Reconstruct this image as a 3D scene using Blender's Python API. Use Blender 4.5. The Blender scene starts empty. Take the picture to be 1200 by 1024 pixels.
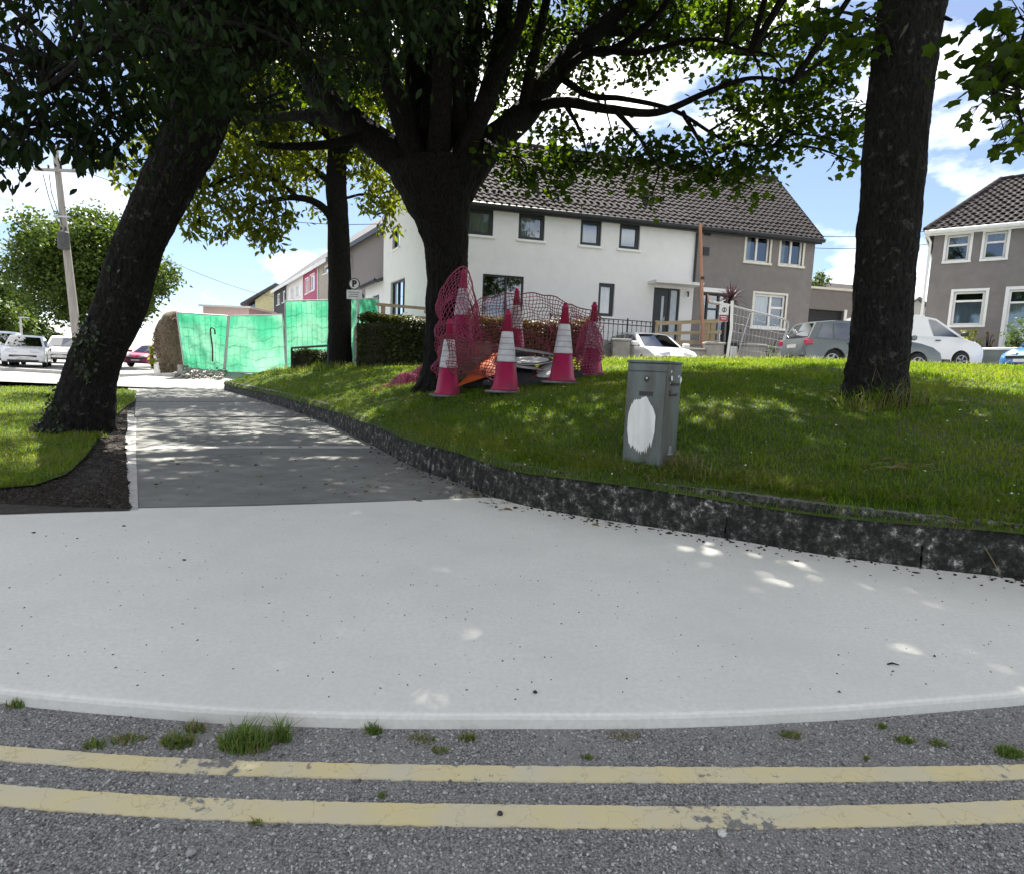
import bpy, math, random
import numpy as np
from mathutils import Vector, Matrix

scene = bpy.context.scene
rnd = random.Random(11)
nrg = np.random.default_rng(11)

# ------------------------------------------------------------------ camera
FOCAL, CX, CY = 680.0, 600.0, 512.0          # in pixels of a 1200 x 1024 frame
PITCH, ROLL = math.radians(6.69), math.radians(2.32)
EYE = Vector((0, 0, 1.15))
_f = Vector((0, math.cos(PITCH), -math.sin(PITCH)))
_u = Vector((0, math.sin(PITCH), math.cos(PITCH)))
_r = Vector((1, 0, 0))
RIGHT = math.cos(ROLL) * _r + math.sin(ROLL) * _u
UP = -math.sin(ROLL) * _r + math.cos(ROLL) * _u
FWD = _f
cam_data = bpy.data.cameras.new('camera')
cam = bpy.data.objects.new('camera', cam_data)
scene.collection.objects.link(cam)
cam_data.sensor_fit = 'HORIZONTAL'
cam_data.sensor_width = 36
cam_data.lens = FOCAL / 1200 * 36
cam_data.clip_start = 0.05
cam_data.clip_end = 3000
mw = Matrix.Identity(4)
for i in range(3):
    mw[i][0], mw[i][1], mw[i][2], mw[i][3] = RIGHT[i], UP[i], -FWD[i], EYE[i]
cam.matrix_world = mw
scene.camera = cam

# ------------------------------------------------------------------ light
SUN_AZ, SUN_EL = math.radians(-6), math.radians(58)     # azimuth measured from +Y towards +X
world = bpy.data.worlds.new('World')
scene.world = world
world.use_nodes = True
wn, wl = world.node_tree.nodes, world.node_tree.links
wn.clear()
w_out = wn.new('ShaderNodeOutputWorld')
w_bg = wn.new('ShaderNodeBackground')
w_bg.inputs[1].default_value = 0.05
w_sky = wn.new('ShaderNodeTexSky')
w_sky.sky_type = 'NISHITA'
w_sky.sun_disc = False
w_sky.sun_elevation = SUN_EL
w_sky.sun_rotation = SUN_AZ
w_sky.air_density, w_sky.dust_density, w_sky.ozone_density = 0.8, 0.3, 4.0
w_tc = wn.new('ShaderNodeTexCoord')
w_map = wn.new('ShaderNodeMapping')
w_map.inputs['Scale'].default_value = (1, 1, 2.4)
w_map.inputs['Location'].default_value = (5.2, 3.1, 0.6)
w_n = wn.new('ShaderNodeTexNoise')
w_n.inputs['Scale'].default_value = 2.6
w_n.inputs['Detail'].default_value = 8
w_n.inputs['Roughness'].default_value = 0.55
w_r = wn.new('ShaderNodeValToRGB')
w_r.color_ramp.elements[0].position = 0.48
w_r.color_ramp.elements[1].position = 0.63
w_r.color_ramp.elements[0].color = (.06, .06, .06, 1)
w_mix = wn.new('ShaderNodeMix')
w_mix.data_type = 'RGBA'
w_mix.inputs['B'].default_value = (17.0, 16.5, 15.6, 1)
wl.new(w_tc.outputs['Generated'], w_map.inputs[0])
wl.new(w_map.outputs[0], w_n.inputs['Vector'])
wl.new(w_n.outputs[0], w_r.inputs[0])
wl.new(w_r.outputs[0], w_mix.inputs['Factor'])
wl.new(w_sky.outputs[0], w_mix.inputs['A'])
wl.new(w_mix.outputs['Result'], w_bg.inputs[0])
wl.new(w_bg.outputs[0], w_out.inputs[0])

sun_data = bpy.data.lights.new('sun', 'SUN')
sun_data.energy = 5.0
sun_data.angle = math.radians(0.55)
sun_data.color = (1.0, 0.95, 0.86)
sun = bpy.data.objects.new('sun', sun_data)
scene.collection.objects.link(sun)
SUN_DIR = Vector((math.sin(SUN_AZ) * math.cos(SUN_EL), math.cos(SUN_AZ) * math.cos(SUN_EL), math.sin(SUN_EL)))
sun.rotation_euler = SUN_DIR.to_track_quat('Z', 'Y').to_euler()
sun.location = (0, 20, 40)

scene.view_settings.view_transform = 'Standard'
scene.view_settings.look = 'None'
scene.view_settings.exposure = 1.8
scene.view_settings.gamma = 1
scene.view_settings.use_curve_mapping = False
scene.render.engine = 'CYCLES'
scene.cycles.max_bounces = 8
scene.cycles.diffuse_bounces = 3
scene.cycles.glossy_bounces = 3
scene.cycles.transmission_bounces = 4
scene.cycles.transparent_max_bounces = 12

# ------------------------------------------------------------------ rays from the picture into the place
def ray(px, py):
    px, py = float(px), float(py)
    return ((px - CX) * RIGHT + (CY - py) * UP + FOCAL * FWD).normalized()

def at_y(px, py, y):                         # point on the sight line at world depth y
    y = float(y)
    d = ray(px, py)
    return EYE + d * ((y - EYE.y) / d.y)

def project(p):
    v = Vector(p) - EYE
    z = v.dot(FWD)
    return CX + FOCAL * v.dot(RIGHT) / z, CY - FOCAL * v.dot(UP) / z

def on_surface(px, py, hf, y0=0.8, y1=90):   # first hit with a height function
    d = ray(px, py)
    t, prev = y0, None
    while t < y1:
        p = EYE + d * (t / d.y)
        g = p.z - hf(p.x, p.y)
        if g < 0:
            if prev is None:
                return p
            a, b = prev, t
            for _ in range(20):
                m = (a + b) / 2
                p = EYE + d * (m / d.y)
                if p.z - hf(p.x, p.y) < 0:
                    b = m
                else:
                    a = m
            return EYE + d * (b / d.y)
        prev = t
        t += 0.05 + t * 0.004
    return EYE + d * (y1 / d.y)

# ------------------------------------------------------------------ materials
MATS = {}

def nodes_of(name):
    m = bpy.data.materials.new(name)
    m.use_nodes = True
    nt = m.node_tree
    return m, nt.nodes, nt.links, nt.nodes['Principled BSDF']

def mat(name, c1, c2=None, rough=.85, scale=6, bump=0, bscale=60, bdist=.01, metal=0, spec=.35, coat=0,
        ramp=(.35, .65), detail=6, c3=None, scale3=1.2, ramp3=(.5, .7), stretch=(1, 1, 1)):
    """surface of one substance: two tones mottled by noise, an optional third as larger stains, fine relief"""
    if name in MATS:
        return MATS[name]
    m, n, l, b = nodes_of(name)
    b.inputs['Roughness'].default_value = rough
    b.inputs['Metallic'].default_value = metal
    b.inputs['Specular IOR Level'].default_value = spec
    b.inputs['Coat Weight'].default_value = coat
    c2 = c2 or tuple(min(1, x * .8) for x in c1)
    tc = n.new('ShaderNodeTexCoord')
    mp = n.new('ShaderNodeMapping')
    mp.inputs['Scale'].default_value = stretch
    l.new(tc.outputs['Object'], mp.inputs[0])
    nz = n.new('ShaderNodeTexNoise')
    nz.inputs['Scale'].default_value = scale
    nz.inputs['Detail'].default_value = detail
    rp = n.new('ShaderNodeValToRGB')
    rp.color_ramp.elements[0].position, rp.color_ramp.elements[1].position = ramp
    rp.color_ramp.elements[0].color = (*c1, 1)
    rp.color_ramp.elements[1].color = (*c2, 1)
    l.new(mp.outputs[0], nz.inputs['Vector'])
    l.new(nz.outputs[0], rp.inputs[0])
    col = rp.outputs[0]
    if c3:
        nz3 = n.new('ShaderNodeTexNoise')
        nz3.inputs['Scale'].default_value = scale3
        nz3.inputs['Detail'].default_value = 8
        nz3.inputs['Roughness'].default_value = .65
        r3 = n.new('ShaderNodeValToRGB')
        r3.color_ramp.elements[0].position, r3.color_ramp.elements[1].position = ramp3
        mx = n.new('ShaderNodeMix')
        mx.data_type = 'RGBA'
        mx.inputs['B'].default_value = (*c3, 1)
        l.new(mp.outputs[0], nz3.inputs['Vector'])
        l.new(nz3.outputs[0], r3.inputs[0])
        l.new(r3.outputs[0], mx.inputs['Factor'])
        l.new(col, mx.inputs['A'])
        col = mx.outputs['Result']
    l.new(col, b.inputs['Base Color'])
    if bump:
        bz = n.new('ShaderNodeTexNoise')
        bz.inputs['Scale'].default_value = bscale
        bz.inputs['Detail'].default_value = 5
        bp = n.new('ShaderNodeBump')
        bp.inputs['Strength'].default_value = bump
        bp.inputs['Distance'].default_value = bdist
        l.new(mp.outputs[0], bz.inputs['Vector'])
        l.new(bz.outputs[0], bp.inputs['Height'])
        l.new(bp.outputs[0], b.inputs['Normal'])
    MATS[name] = m
    return m

def leaf_mat(name, c_dark, c_light, translucent=.45, t_tint=(1.5, 1.5, .5), rough=.5, spec=.25, patch=None, pscale=.8):
    if name in MATS:
        return MATS[name]
    m, n, l, b = nodes_of(name)
    geo = n.new('ShaderNodeNewGeometry')
    rp = n.new('ShaderNodeValToRGB')
    rp.color_ramp.elements[0].color = (*c_dark, 1)
    rp.color_ramp.elements[1].color = (*c_light, 1)
    l.new(geo.outputs['Random Per Island'], rp.inputs[0])
    col = rp.outputs[0]
    if patch:                                  # sward of mixed growth: paler and drier patches
        tc = n.new('ShaderNodeTexCoord')
        nz = n.new('ShaderNodeTexNoise'); nz.inputs['Scale'].default_value = pscale; nz.inputs['Detail'].default_value = 5; nz.inputs['Roughness'].default_value = .65
        pr = n.new('ShaderNodeValToRGB'); pr.color_ramp.elements[0].position, pr.color_ramp.elements[1].position = .42, .68
        pm = n.new('ShaderNodeMix'); pm.data_type = 'RGBA'; pm.inputs['B'].default_value = (*patch, 1)
        l.new(tc.outputs['Object'], nz.inputs['Vector']); l.new(nz.outputs[0], pr.inputs[0]); l.new(pr.outputs[0], pm.inputs['Factor']); l.new(col, pm.inputs['A'])
        col = pm.outputs['Result']
    l.new(col, b.inputs['Base Color'])
    b.inputs['Roughness'].default_value = rough
    b.inputs['Specular IOR Level'].default_value = spec
    tr = n.new('ShaderNodeBsdfTranslucent')
    tint = n.new('ShaderNodeMix')
    tint.data_type = 'RGBA'
    tint.blend_type = 'MULTIPLY'
    tint.inputs['Factor'].default_value = 1
    tint.inputs['B'].default_value = (*t_tint, 1)
    l.new(col, tint.inputs['A'])
    l.new(tint.outputs['Result'], tr.inputs[0])
    mx = n.new('ShaderNodeMixShader')
    mx.inputs[0].default_value = translucent
    l.new(b.outputs[0], mx.inputs[1])
    l.new(tr.outputs[0], mx.inputs[2])
    l.new(mx.outputs[0], n['Material Output'].inputs[0])
    MATS[name] = m
    return m

def glass_mat(name, tint=(.55, .62, .66), clear=.62):
    if name in MATS:
        return MATS[name]
    m, n, l, b = nodes_of(name)
    gl = n.new('ShaderNodeBsdfGlossy')
    gl.inputs['Roughness'].default_value = .03
    gl.inputs['Color'].default_value = (.9, .95, 1, 1)
    tr = n.new('ShaderNodeBsdfTransparent')
    tr.inputs[0].default_value = (*tint, 1)
    fr = n.new('ShaderNodeFresnel')
    fr.inputs[0].default_value = 2.5
    mx = n.new('ShaderNodeMixShader')
    l.new(fr.outputs[0], mx.inputs[0])
    l.new(tr.outputs[0], mx.inputs[1])
    l.new(gl.outputs[0], mx.inputs[2])
    l.new(mx.outputs[0], n['Material Output'].inputs[0])
    MATS[name] = m
    return m

# ------------------------------------------------------------------ mesh builder
class MB:
    def __init__(s):
        s.v, s.f = [], []

    def add(s, verts, faces):
        o = len(s.v)
        s.v += [tuple(p) for p in verts]
        s.f += [tuple(i + o for i in f) for f in faces]
        return s

    def quad(s, a, b, c, d):
        return s.add([a, b, c, d], [(0, 1, 2, 3)])

    def box(s, x0, x1, y0, y1, z0, z1, M=None, bev=0):
        if bev:
            b = bev
            P = []
            for zz, e in ((z0, b), (z0 + b, 0), (z1 - b, 0), (z1, b)):
                P += [(x0 + e, y0 + e, zz), (x1 - e, y0 + e, zz), (x1 - e, y1 - e, zz), (x0 + e, y1 - e, zz)]
            Fc = [(3, 2, 1, 0), (12, 13, 14, 15)]
            for k in range(3):
                for i in range(4):
                    j = (i + 1) % 4
                    Fc.append((k * 4 + i, k * 4 + j, k * 4 + 4 + j, k * 4 + 4 + i))
        else:
            P = [(x0, y0, z0), (x1, y0, z0), (x1, y1, z0), (x0, y1, z0), (x0, y0, z1), (x1, y0, z1), (x1, y1, z1), (x0, y1, z1)]
            Fc = [(3, 2, 1, 0), (4, 5, 6, 7), (0, 1, 5, 4), (1, 2, 6, 5), (2, 3, 7, 6), (3, 0, 4, 7)]
        if M is not None:
            P = [M @ Vector(p) for p in P]
        return s.add(P, Fc)

    def tube(s, pts, rad, sides=8, cap=True, rough=0, ridge=0):
        pts = [Vector(tuple(p)) for p in pts]
        n = len(pts)
        if not hasattr(rad, '__len__'):
            rad = [rad] * n
        o = len(s.v)
        ref = None
        for i, p in enumerate(pts):
            t = (pts[min(i + 1, n - 1)] - pts[max(i - 1, 0)])
            if t.length < 1e-9:
                t = Vector((0, 0, 1))
            t.normalize()
            if ref is None:
                ref = Vector((1, 0, 0)) if abs(t.x) < .8 else Vector((0, 1, 0))
            a = (ref - t * ref.dot(t)).normalized()
            ref = a
            b = t.cross(a)
            for k in range(sides):
                th = 2 * math.pi * k / sides
                rr = rad[i]
                if rough:
                    rr *= 1 + rough * (math.sin(3 * th + i * .35 + rad[0] * 50) * .35 + math.sin(7 * th - i * .6) * .3 + (rnd.random() - .5) * .7)
                if ridge:
                    w1, w2 = math.sin(i * .045 + 2 * th) * .8, math.sin(i * .11 + 5 * th)
                    rr *= 1 + ridge * (1 - 2 * abs(math.sin(9.5 * th + w1 * 1.3 + .25 * w2)) + .5 * math.sin(23 * th + 2.2 * w2 + i * .03)) * (.6 + .4 * math.sin(i * .35 + 4 * th))
                s.v.append(tuple(p + (a * math.cos(th) + b * math.sin(th)) * rr))
        for i in range(n - 1):
            for k in range(sides):
                k2 = (k + 1) % sides
                s.f.append((o + i * sides + k, o + i * sides + k2, o + (i + 1) * sides + k2, o + (i + 1) * sides + k))
        if cap:
            s.f.append(tuple(o + k for k in range(sides - 1, -1, -1)))
            s.f.append(tuple(o + (n - 1) * sides + k for k in range(sides)))
        return s

    def lathe(s, prof, sides=20, M=None, axis='z'):
        o = len(s.v)
        P = []
        for r, z in prof:
            for k in range(sides):
                th = 2 * math.pi * k / sides
                c, d = r * math.cos(th), r * math.sin(th)
                P.append((c, d, z) if axis == 'z' else (c, z, d))
        if M is not None:
            P = [M @ Vector(p) for p in P]
        s.v += [tuple(p) for p in P]
        for i in range(len(prof) - 1):
            for k in range(sides):
                k2 = (k + 1) % sides
                s.f.append((o + i * sides + k, o + i * sides + k2, o + (i + 1) * sides + k2, o + (i + 1) * sides + k))
        s.f.append(tuple(o + k for k in range(sides - 1, -1, -1)))
        s.f.append(tuple(o + (len(prof) - 1) * sides + k for k in range(sides)))
        return s

    def prism(s, poly, y0, y1, M=None):          # polygon in x,z pushed along y
        n = len(poly)
        P = [(x, y0, z) for x, z in poly] + [(x, y1, z) for x, z in poly]
        if M is not None:
            P = [M @ Vector(p) for p in P]
        Fc = [tuple(range(n)), tuple(range(2 * n - 1, n - 1, -1))]
        for i in range(n):
            j = (i + 1) % n
            Fc.append((j, i, n + i, n + j))
        return s.add(P, Fc)

    def build(s, name, m, parent=None, smooth=False):
        me = bpy.data.meshes.new(name)
        me.from_pydata(s.v, [], s.f)
        me.materials.append(m)
        if smooth:
            me.polygons.foreach_set('use_smooth', [True] * len(me.polygons))
        me.update()
        return link(name, me, parent)

def link(name, me, parent=None):
    o = bpy.data.objects.new(name, me)
    scene.collection.objects.link(o)
    if parent is not None:
        o.parent = parent
    return o

def fast_mesh(name, V, Fq, m, parent=None, smooth=False):
    """V (n,3) array, Fq (k,3 or 4) array of indices"""
    V = np.asarray(V, np.float32)
    Fq = np.asarray(Fq, np.int32)
    k, c = Fq.shape
    me = bpy.data.meshes.new(name)
    me.vertices.add(len(V))
    me.vertices.foreach_set('co', V.ravel())
    me.loops.add(k * c)
    me.loops.foreach_set('vertex_index', Fq.ravel())
    me.polygons.add(k)
    me.polygons.foreach_set('loop_start', np.arange(0, k * c, c, dtype=np.int32))
    me.polygons.foreach_set('loop_total', np.full(k, c, np.int32))
    if smooth:
        me.polygons.foreach_set('use_smooth', np.ones(k, bool))
    me.materials.append(m)
    me.update(calc_edges=True)
    return link(name, me, parent)

def tag(o, label=None, cat=None, group=None, kind=None):
    if label: o['label'] = label
    if cat: o['category'] = cat
    if group: o['group'] = group
    if kind: o['kind'] = kind
    return o

def thing(name, label, cat, loc=(0, 0, 0), rz=0, group=None, tilt=(0, 0)):
    o = bpy.data.objects.new(name, None)
    scene.collection.objects.link(o)
    o.empty_display_size = .3
    o.location = loc
    o.rotation_euler = (tilt[0], tilt[1], rz)
    return tag(o, label, cat, group)

def copy_tree(o, parent=None):
    c = o.copy()
    scene.collection.objects.link(c)
    c.parent = parent
    for ch in list(o.children):
        copy_tree(ch, c)
    return c

def smooth_path(pts, n=6):
    """Catmull-Rom through points (tuples of any length)"""
    P = [np.array(p, float) for p in pts]
    P = [2 * P[0] - P[1]] + P + [2 * P[-1] - P[-2]]
    out = []
    for i in range(1, len(P) - 2):
        for k in range(n):
            t = k / n
            a, b, c, d = P[i - 1], P[i], P[i + 1], P[i + 2]
            out.append(.5 * (2 * b + (c - a) * t + (2 * a - 5 * b + 4 * c - d) * t * t + (3 * b - a - 3 * c + d) * t ** 3))
    out.append(P[-2])
    return out

# ------------------------------------------------------------------ lie of the land
def sstep(a, b, x):
    t = min(1, max(0, (x - a) / (b - a)))
    return t * t * (3 - 2 * t)

def path_z(x, y):                             # footpath, verge and far road: almost level
    z = .008 * max(0, y - 5)
    z += .42 * sstep(20, 25, y) * sstep(-15.5, -12.5, x)
    return z

KERB_PX = [(1420, 716), (1330, 702), (1200, 680), (1080, 666), (960, 650), (860, 633), (770, 619), (680, 605), (600, 589), (540, 567), (480, 545), (425, 516), (370, 491), (315, 472), (262, 457)]
KERB = [on_surface(px, py, path_z) for px, py in KERB_PX]
KERB = [Vector((7.6, 2.98, 0)), Vector((5.7, 2.82, 0)), Vector((4.6, 2.82, 0))] + KERB      # on round the corner, out of frame
KXY = np.array([(p.x, p.y) for p in KERB])
def _seg(p):
    best, side = 1e9, 1
    for i in range(len(KXY) - 1):
        a, b = KXY[i], KXY[i + 1]
        ab = b - a
        t = np.clip(np.dot(p - a, ab) / np.dot(ab, ab), 0, 1)
        q = a + ab * t
        d = np.hypot(*(p - q))
        if d < best:
            best = d
            side = -1 if ab[0] * (p - a)[1] - ab[1] * (p - a)[0] > 0 else 1
    return best * side                         # positive on the lawn side
_gx = [0, .25, .6, 1.2, 2, 3, 4.5, 6.5, 9, 12, 16, 30]
_gz = [.0, .06, .16, .33, .52, .68, .86, 1.04, 1.2, 1.32, 1.40, 1.5]
KERB_H = .33
def kerb_dist(x, y):
    return float(_seg(np.array((x, y))))
def lawn_z(x, y):
    d = kerb_dist(x, y)
    return KERB_H * (1 if y < 8 else 1 - .2 * sstep(8, 20, y)) + path_z(x, y) * .6 + float(np.interp(max(d, 0), _gx, _gz))
def lawn_or_path(x, y):
    return lawn_z(x, y) if kerb_dist(x, y) > 0 else path_z(x, y)
# ------------------------------------------------------------------ ground surfaces
M_EARTH = mat('earth', (.06, .05, .04), (.10, .085, .065), scale=3, bump=.4)
M_SOIL = mat('dark_soil', (.022, .018, .014), (.05, .042, .034), scale=9, bump=1, bscale=40, bdist=.03, rough=.95)
M_TURF = mat('turf', (.035, .06, .010), (.06, .09, .018), scale=5, bump=.8, bscale=120, bdist=.02, c3=(.07, .075, .03), scale3=1.5)
M_TAR = mat('tarmac', (.12, .117, .112), (.36, .35, .335), scale=150, detail=3, bump=1, bscale=190, bdist=.012, rough=.9, ramp=(.38, .62),
            c3=(.31, .30, .29), scale3=1.6, ramp3=(.45, .75))
M_TAR_FAR = mat('worn_tarmac', (.22, .215, .21), (.30, .295, .285), scale=4, bump=.3, bscale=90, rough=.9, c3=(.16, .16, .16), scale3=.6)
M_OLDPATH = mat('old_path', (.13, .13, .125), (.2, .2, .19), scale=14, bump=.5, bscale=120, rough=.9)
M_CONC_NEW = mat('fresh_concrete', (.62, .612, .565), (.69, .682, .632), scale=55, bump=.35, bscale=150, bdist=.004, rough=.8,
                 c3=(.57, .565, .52), scale3=1.3, ramp3=(.42, .8), detail=10)
M_CONC_PATH = mat('path_concrete', (.155, .158, .145), (.20, .203, .19), scale=5, bump=.35, bscale=160, bdist=.004, rough=.85,
                  c3=(.115, .118, .11), scale3=1.3, ramp3=(.45, .75), detail=9)
M_CONC_PALE = mat('pale_concrete', (.46, .45, .43), (.34, .335, .32), scale=12, bump=.4, bscale=90)

def sheet(name, pts, m, kind='structure', parent=None):
    mb = MB()
    mb.add(pts, [tuple(range(len(pts)))])
    o = mb.build(name, m, parent)
    if parent is None:
        tag(o, kind=kind)
    return o

ground = sheet('ground', [(-900, -60, -.9), (900, -60, -.9), (900, 1800, -.9), (-900, 1800, -.9)], M_EARTH)

def edge_z(z):
    return lambda x, y: z
# roadside edge of the new concrete apron
LIP_PX = [(-260, 775), (-120, 797), (0, 818), (80, 827), (160, 834), (250, 841), (340, 845), (470, 848), (600, 848), (730, 848), (850, 845), (930, 841), (1000, 837), (1100, 829), (1200, 821), (1330, 808), (1460, 794)]
LIP = [on_surface(px, py, edge_z(-.03)) for px, py in LIP_PX]
LIP += [Vector((4.3, 2.40, -.03)), Vector((5.6, 2.36, -.03)), Vector((7.6, 2.40, -.03))]
LIP = [Vector(p) for p in smooth_path([tuple(p) for p in LIP], 3)]
def inward(line, dist, z):
    out = []
    for i, p in enumerate(line):
        t = line[min(i + 1, len(line) - 1)] - line[max(i - 1, 0)]
        nrm = Vector((-t.y, t.x, 0)).normalized()
        out.append(Vector((p.x + nrm.x * dist, p.y + nrm.y * dist, z)))
    return out
TOP_PX = [(-400, 612), (-150, 606), (0, 601), (150, 596), (300, 593), (420, 589), (575, 583)]
TOP = [on_surface(px, py, edge_z(0)) for px, py in TOP_PX]

apron = MB()
inner = inward(LIP, .024, .004)
poly = inner + [Vector((p.x + .03, p.y + .05, .004)) for p in KERB[:12]] + [Vector((p.x, p.y, .004)) for p in reversed(TOP)]
apron.add([tuple(p) for p in poly], [tuple(range(len(poly)))])
apron_o = tag(apron.build('concrete_apron', M_CONC_NEW), kind='structure')
edge = MB()
rings = [inner, inward(LIP, .012, .003), inward(LIP, .004, -.003), inward(LIP, .0005, -.014), inward(LIP, 0, -.07)]
for a, b in zip(rings[:-1], rings[1:]):
    for i in range(len(a) - 1):
        edge.quad(a[i], b[i], b[i + 1], a[i + 1])
edge.build('trowelled_edge', M_CONC_NEW, apron_o)

# tarmac at the junction
road = MB()
road.quad((-40, -14, -.048), (40, -14, -.048), (40, 3.4, -.048), (-40, 3.4, -.048))
road_o = tag(road.build('road', M_TAR), kind='structure')

# footpath slabs between verge and kerb
def kerb_px(y):                                # picture column of the kerb foot at a picture row
    ys = [p[1] for p in KERB_PX][::-1]
    xs = [p[0] for p in KERB_PX][::-1]
    return float(np.interp(y, ys, xs))
def left_px(y):
    return float(np.interp(y, [455, 489, 524, 595], [160, 158, 157, 160]))
footpath = sheet('footpath', [tuple(on_surface(px, py, lambda x, y: path_z(x, y) - .06)) for px, py in ((146, 600), (620, 586), (430, 516), (262, 455), (150, 455))], M_OLDPATH)
def slab(ya, yb, m, nm='path_slab'):
    mb = MB()
    n = 8
    A = [on_surface(px, ya - (px - 150) * sl_a, path_z) for px in np.linspace(left_px(ya), kerb_px(ya) + 6, n)]
    B = [on_surface(px, yb - (px - 150) * sl_b, path_z) for px in np.linspace(left_px(yb), kerb_px(yb) + 6, n)]
    for i in range(n - 1):
        mb.quad(A[i], A[i + 1], B[i + 1], B[i])
        mb.quad(A[i], A[i] - Vector((0, 0, .06)), A[i + 1] - Vector((0, 0, .06)), A[i + 1])
    return mb.build(nm, m, footpath)
sl_a, sl_b = .028, .0
slab(594.5, 525, M_CONC_PATH)
sl_a = sl_b = 0
slab(522, 489, M_CONC_PATH)
slab(487.8, 471, M_OLDPATH)
slab(470.4, 456, M_OLDPATH)
jb = MB()
jb.quad(*[on_surface(px, py, lambda x, y: path_z(x, y) - .004) for px, py in ((157, 525.2), (474, 525.2), (470, 521.6), (157, 521.6))])
jb.build('joint_strip', M_CONC_PALE, footpath)
hb = MB()
prev = None
for k, py in enumerate(np.linspace(597, 489, 16)):
    a = on_surface(left_px(py) - 13 + 5 * (595 - py) / 110 + rnd.uniform(-1.5, 1.5), py, lambda x, y: path_z(x, y) + .006)
    b = on_surface(left_px(py) + 2, py, lambda x, y: path_z(x, y) + .006)
    if prev:
        hb.quad(prev[0], prev[1], b, a)
    prev = (a, b)
hb.build('haunch_strip', M_CONC_PALE, footpath)

# far road and crossing, bright in the sun
fr = MB()
xs = [-120, -60, -40, -28, -20, -16, -13.5, -11.5, -9.5, -8, -6, -4]
ys = [10, 15, 18.4, 20, 22, 24, 26, 30, 36, 45, 60, 90, 140]
for i in range(len(xs) - 1):
    for j in range(len(ys) - 1):
        if ys[j] < 18 and xs[i] > -21:
            continue
        c = [(xs[i], ys[j]), (xs[i + 1], ys[j]), (xs[i + 1], ys[j + 1]), (xs[i], ys[j + 1])]
        fr.add([(x, y, path_z(x, y) - .012) for x, y in c], [(0, 1, 2, 3)])
tag(fr.build('far_road', M_TAR_FAR), kind='structure')
# kerb line across the far road mouth
fk = MB()
P1 = [on_surface(px, py, path_z) for px, py in ((-120, 428), (0, 434), (75, 438.5))]
P2 = [on_surface(px, py, path_z) for px, py in ((140, 442.5), (200, 441), (262, 440))]
for PP in (P1, P2):
    for a, b in zip(PP[:-1], PP[1:]):
        t = (b - a).normalized()
        nn = Vector((-t.y, t.x, 0)) * .3
        z = Vector((0, 0, .13))
        fk.quad(a, b, b + z, a + z)
        fk.quad(a + z, b + z, b + nn + z, a + nn + z)
tag(fk.build('far_kerb', M_CONC_PALE), kind='structure')

# left verge: turf with a strip of bare soil along both concrete edges
vb, sb = MB(), MB()
VX = [(-500, 455), (-200, 455), (0, 455), (60, 455), (120, 456), (158, 458)]
verge_pts = [(-480, 556), (-200, 570), (-20, 573), (40, 568), (78, 555), (100, 535), (116, 512), (132, 488), (157, 470), (160, 458), (120, 455), (60, 454), (0, 454), (-200, 446), (-480, 436)]
def verge_z(x, y):
    return path_z(x, y) + .035
vp = [on_surface(px, py, verge_z) for px, py in verge_pts]
vb.add([tuple(p) for p in vp], [tuple(range(len(vp)))])
verge = tag(vb.build('grass_verge', M_TURF), kind='structure')
soil_grid = MB()
def soil_z(x, y):
    return path_z(x, y) - .01 + .045 * (math.sin(x * 9 + y * 5) * math.sin(y * 11 - x * 3) * .5 + .5)
soil_px = [(-480, 618), (-200, 608), (0, 602), (75, 599.5), (152, 597.5), (149, 560), (147, 530), (147, 505), (150, 478), (130, 478), (110, 520), (60, 560), (0, 568), (-200, 570), (-480, 560)]
sp = [on_surface(px, py, lambda x, y: path_z(x, y) + .01) for px, py in soil_px]
from mathutils.geometry import tessellate_polygon
sheet('soil_bed', [tuple(p) for p in sp], M_SOIL)
def in_poly(pts, x, y):
    c = False
    for i in range(len(pts)):
        a, b = pts[i], pts[i - 1]
        if (a[1] > y) != (b[1] > y) and x < (b[0] - a[0]) * (y - a[1]) / (b[1] - a[1]) + a[0]:
            c = not c
    return c

def pebbles(name, P, size, m, flat=.6, parent=None, seed=1):
    """P (n,3) centres; each a rough eight-faced chip"""
    g = np.random.default_rng(seed)
    n = len(P)
    T = np.array([(1, 0, 0), (.2, 1, .1), (-1, .1, 0), (-.1, -1, -.1), (.1, 0, 1), (0, .1, -1)], float)
    Fc = np.array([(0, 1, 4), (1, 2, 4), (2, 3, 4), (3, 0, 4), (1, 0, 5), (2, 1, 5), (3, 2, 5), (0, 3, 5)])
    V = T[None] * g.uniform(.6, 1.35, (n, 6, 1)) + g.normal(0, .18, (n, 6, 3))
    V[:, :, 2] *= flat
    a = g.uniform(0, 6.283, n)
    c, s = np.cos(a)[:, None], np.sin(a)[:, None]
    X = V[:, :, 0] * c - V[:, :, 1] * s
    Y = V[:, :, 0] * s + V[:, :, 1] * c
    V = np.stack([X, Y, V[:, :, 2]], -1) * (np.asarray(size).reshape(-1, 1, 1)) + P[:, None]
    Fa = (Fc[None] + 6 * np.arange(n)[:, None, None]).reshape(-1, 3)
    return fast_mesh(name, V.reshape(-1, 3), Fa, m, parent)

def island_mat(name, cols, rough=.85):
    m, n, l, b = nodes_of(name)
    geo = n.new('ShaderNodeNewGeometry')
    rp = n.new('ShaderNodeValToRGB')
    rp.color_ramp.elements[0].color = (*cols[0], 1)
    rp.color_ramp.elements[1].color = (*cols[-1], 1)
    for i, c in enumerate(cols[1:-1]):
        e = rp.color_ramp.elements.new((i + 1) / (len(cols) - 1))
        e.color = (*c, 1)
    l.new(geo.outputs['Random Per Island'], rp.inputs[0])
    l.new(rp.outputs[0], b.inputs['Base Color'])
    b.inputs['Roughness'].default_value = rough
    b.inputs['Specular IOR Level'].default_value = .3
    return m

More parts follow.
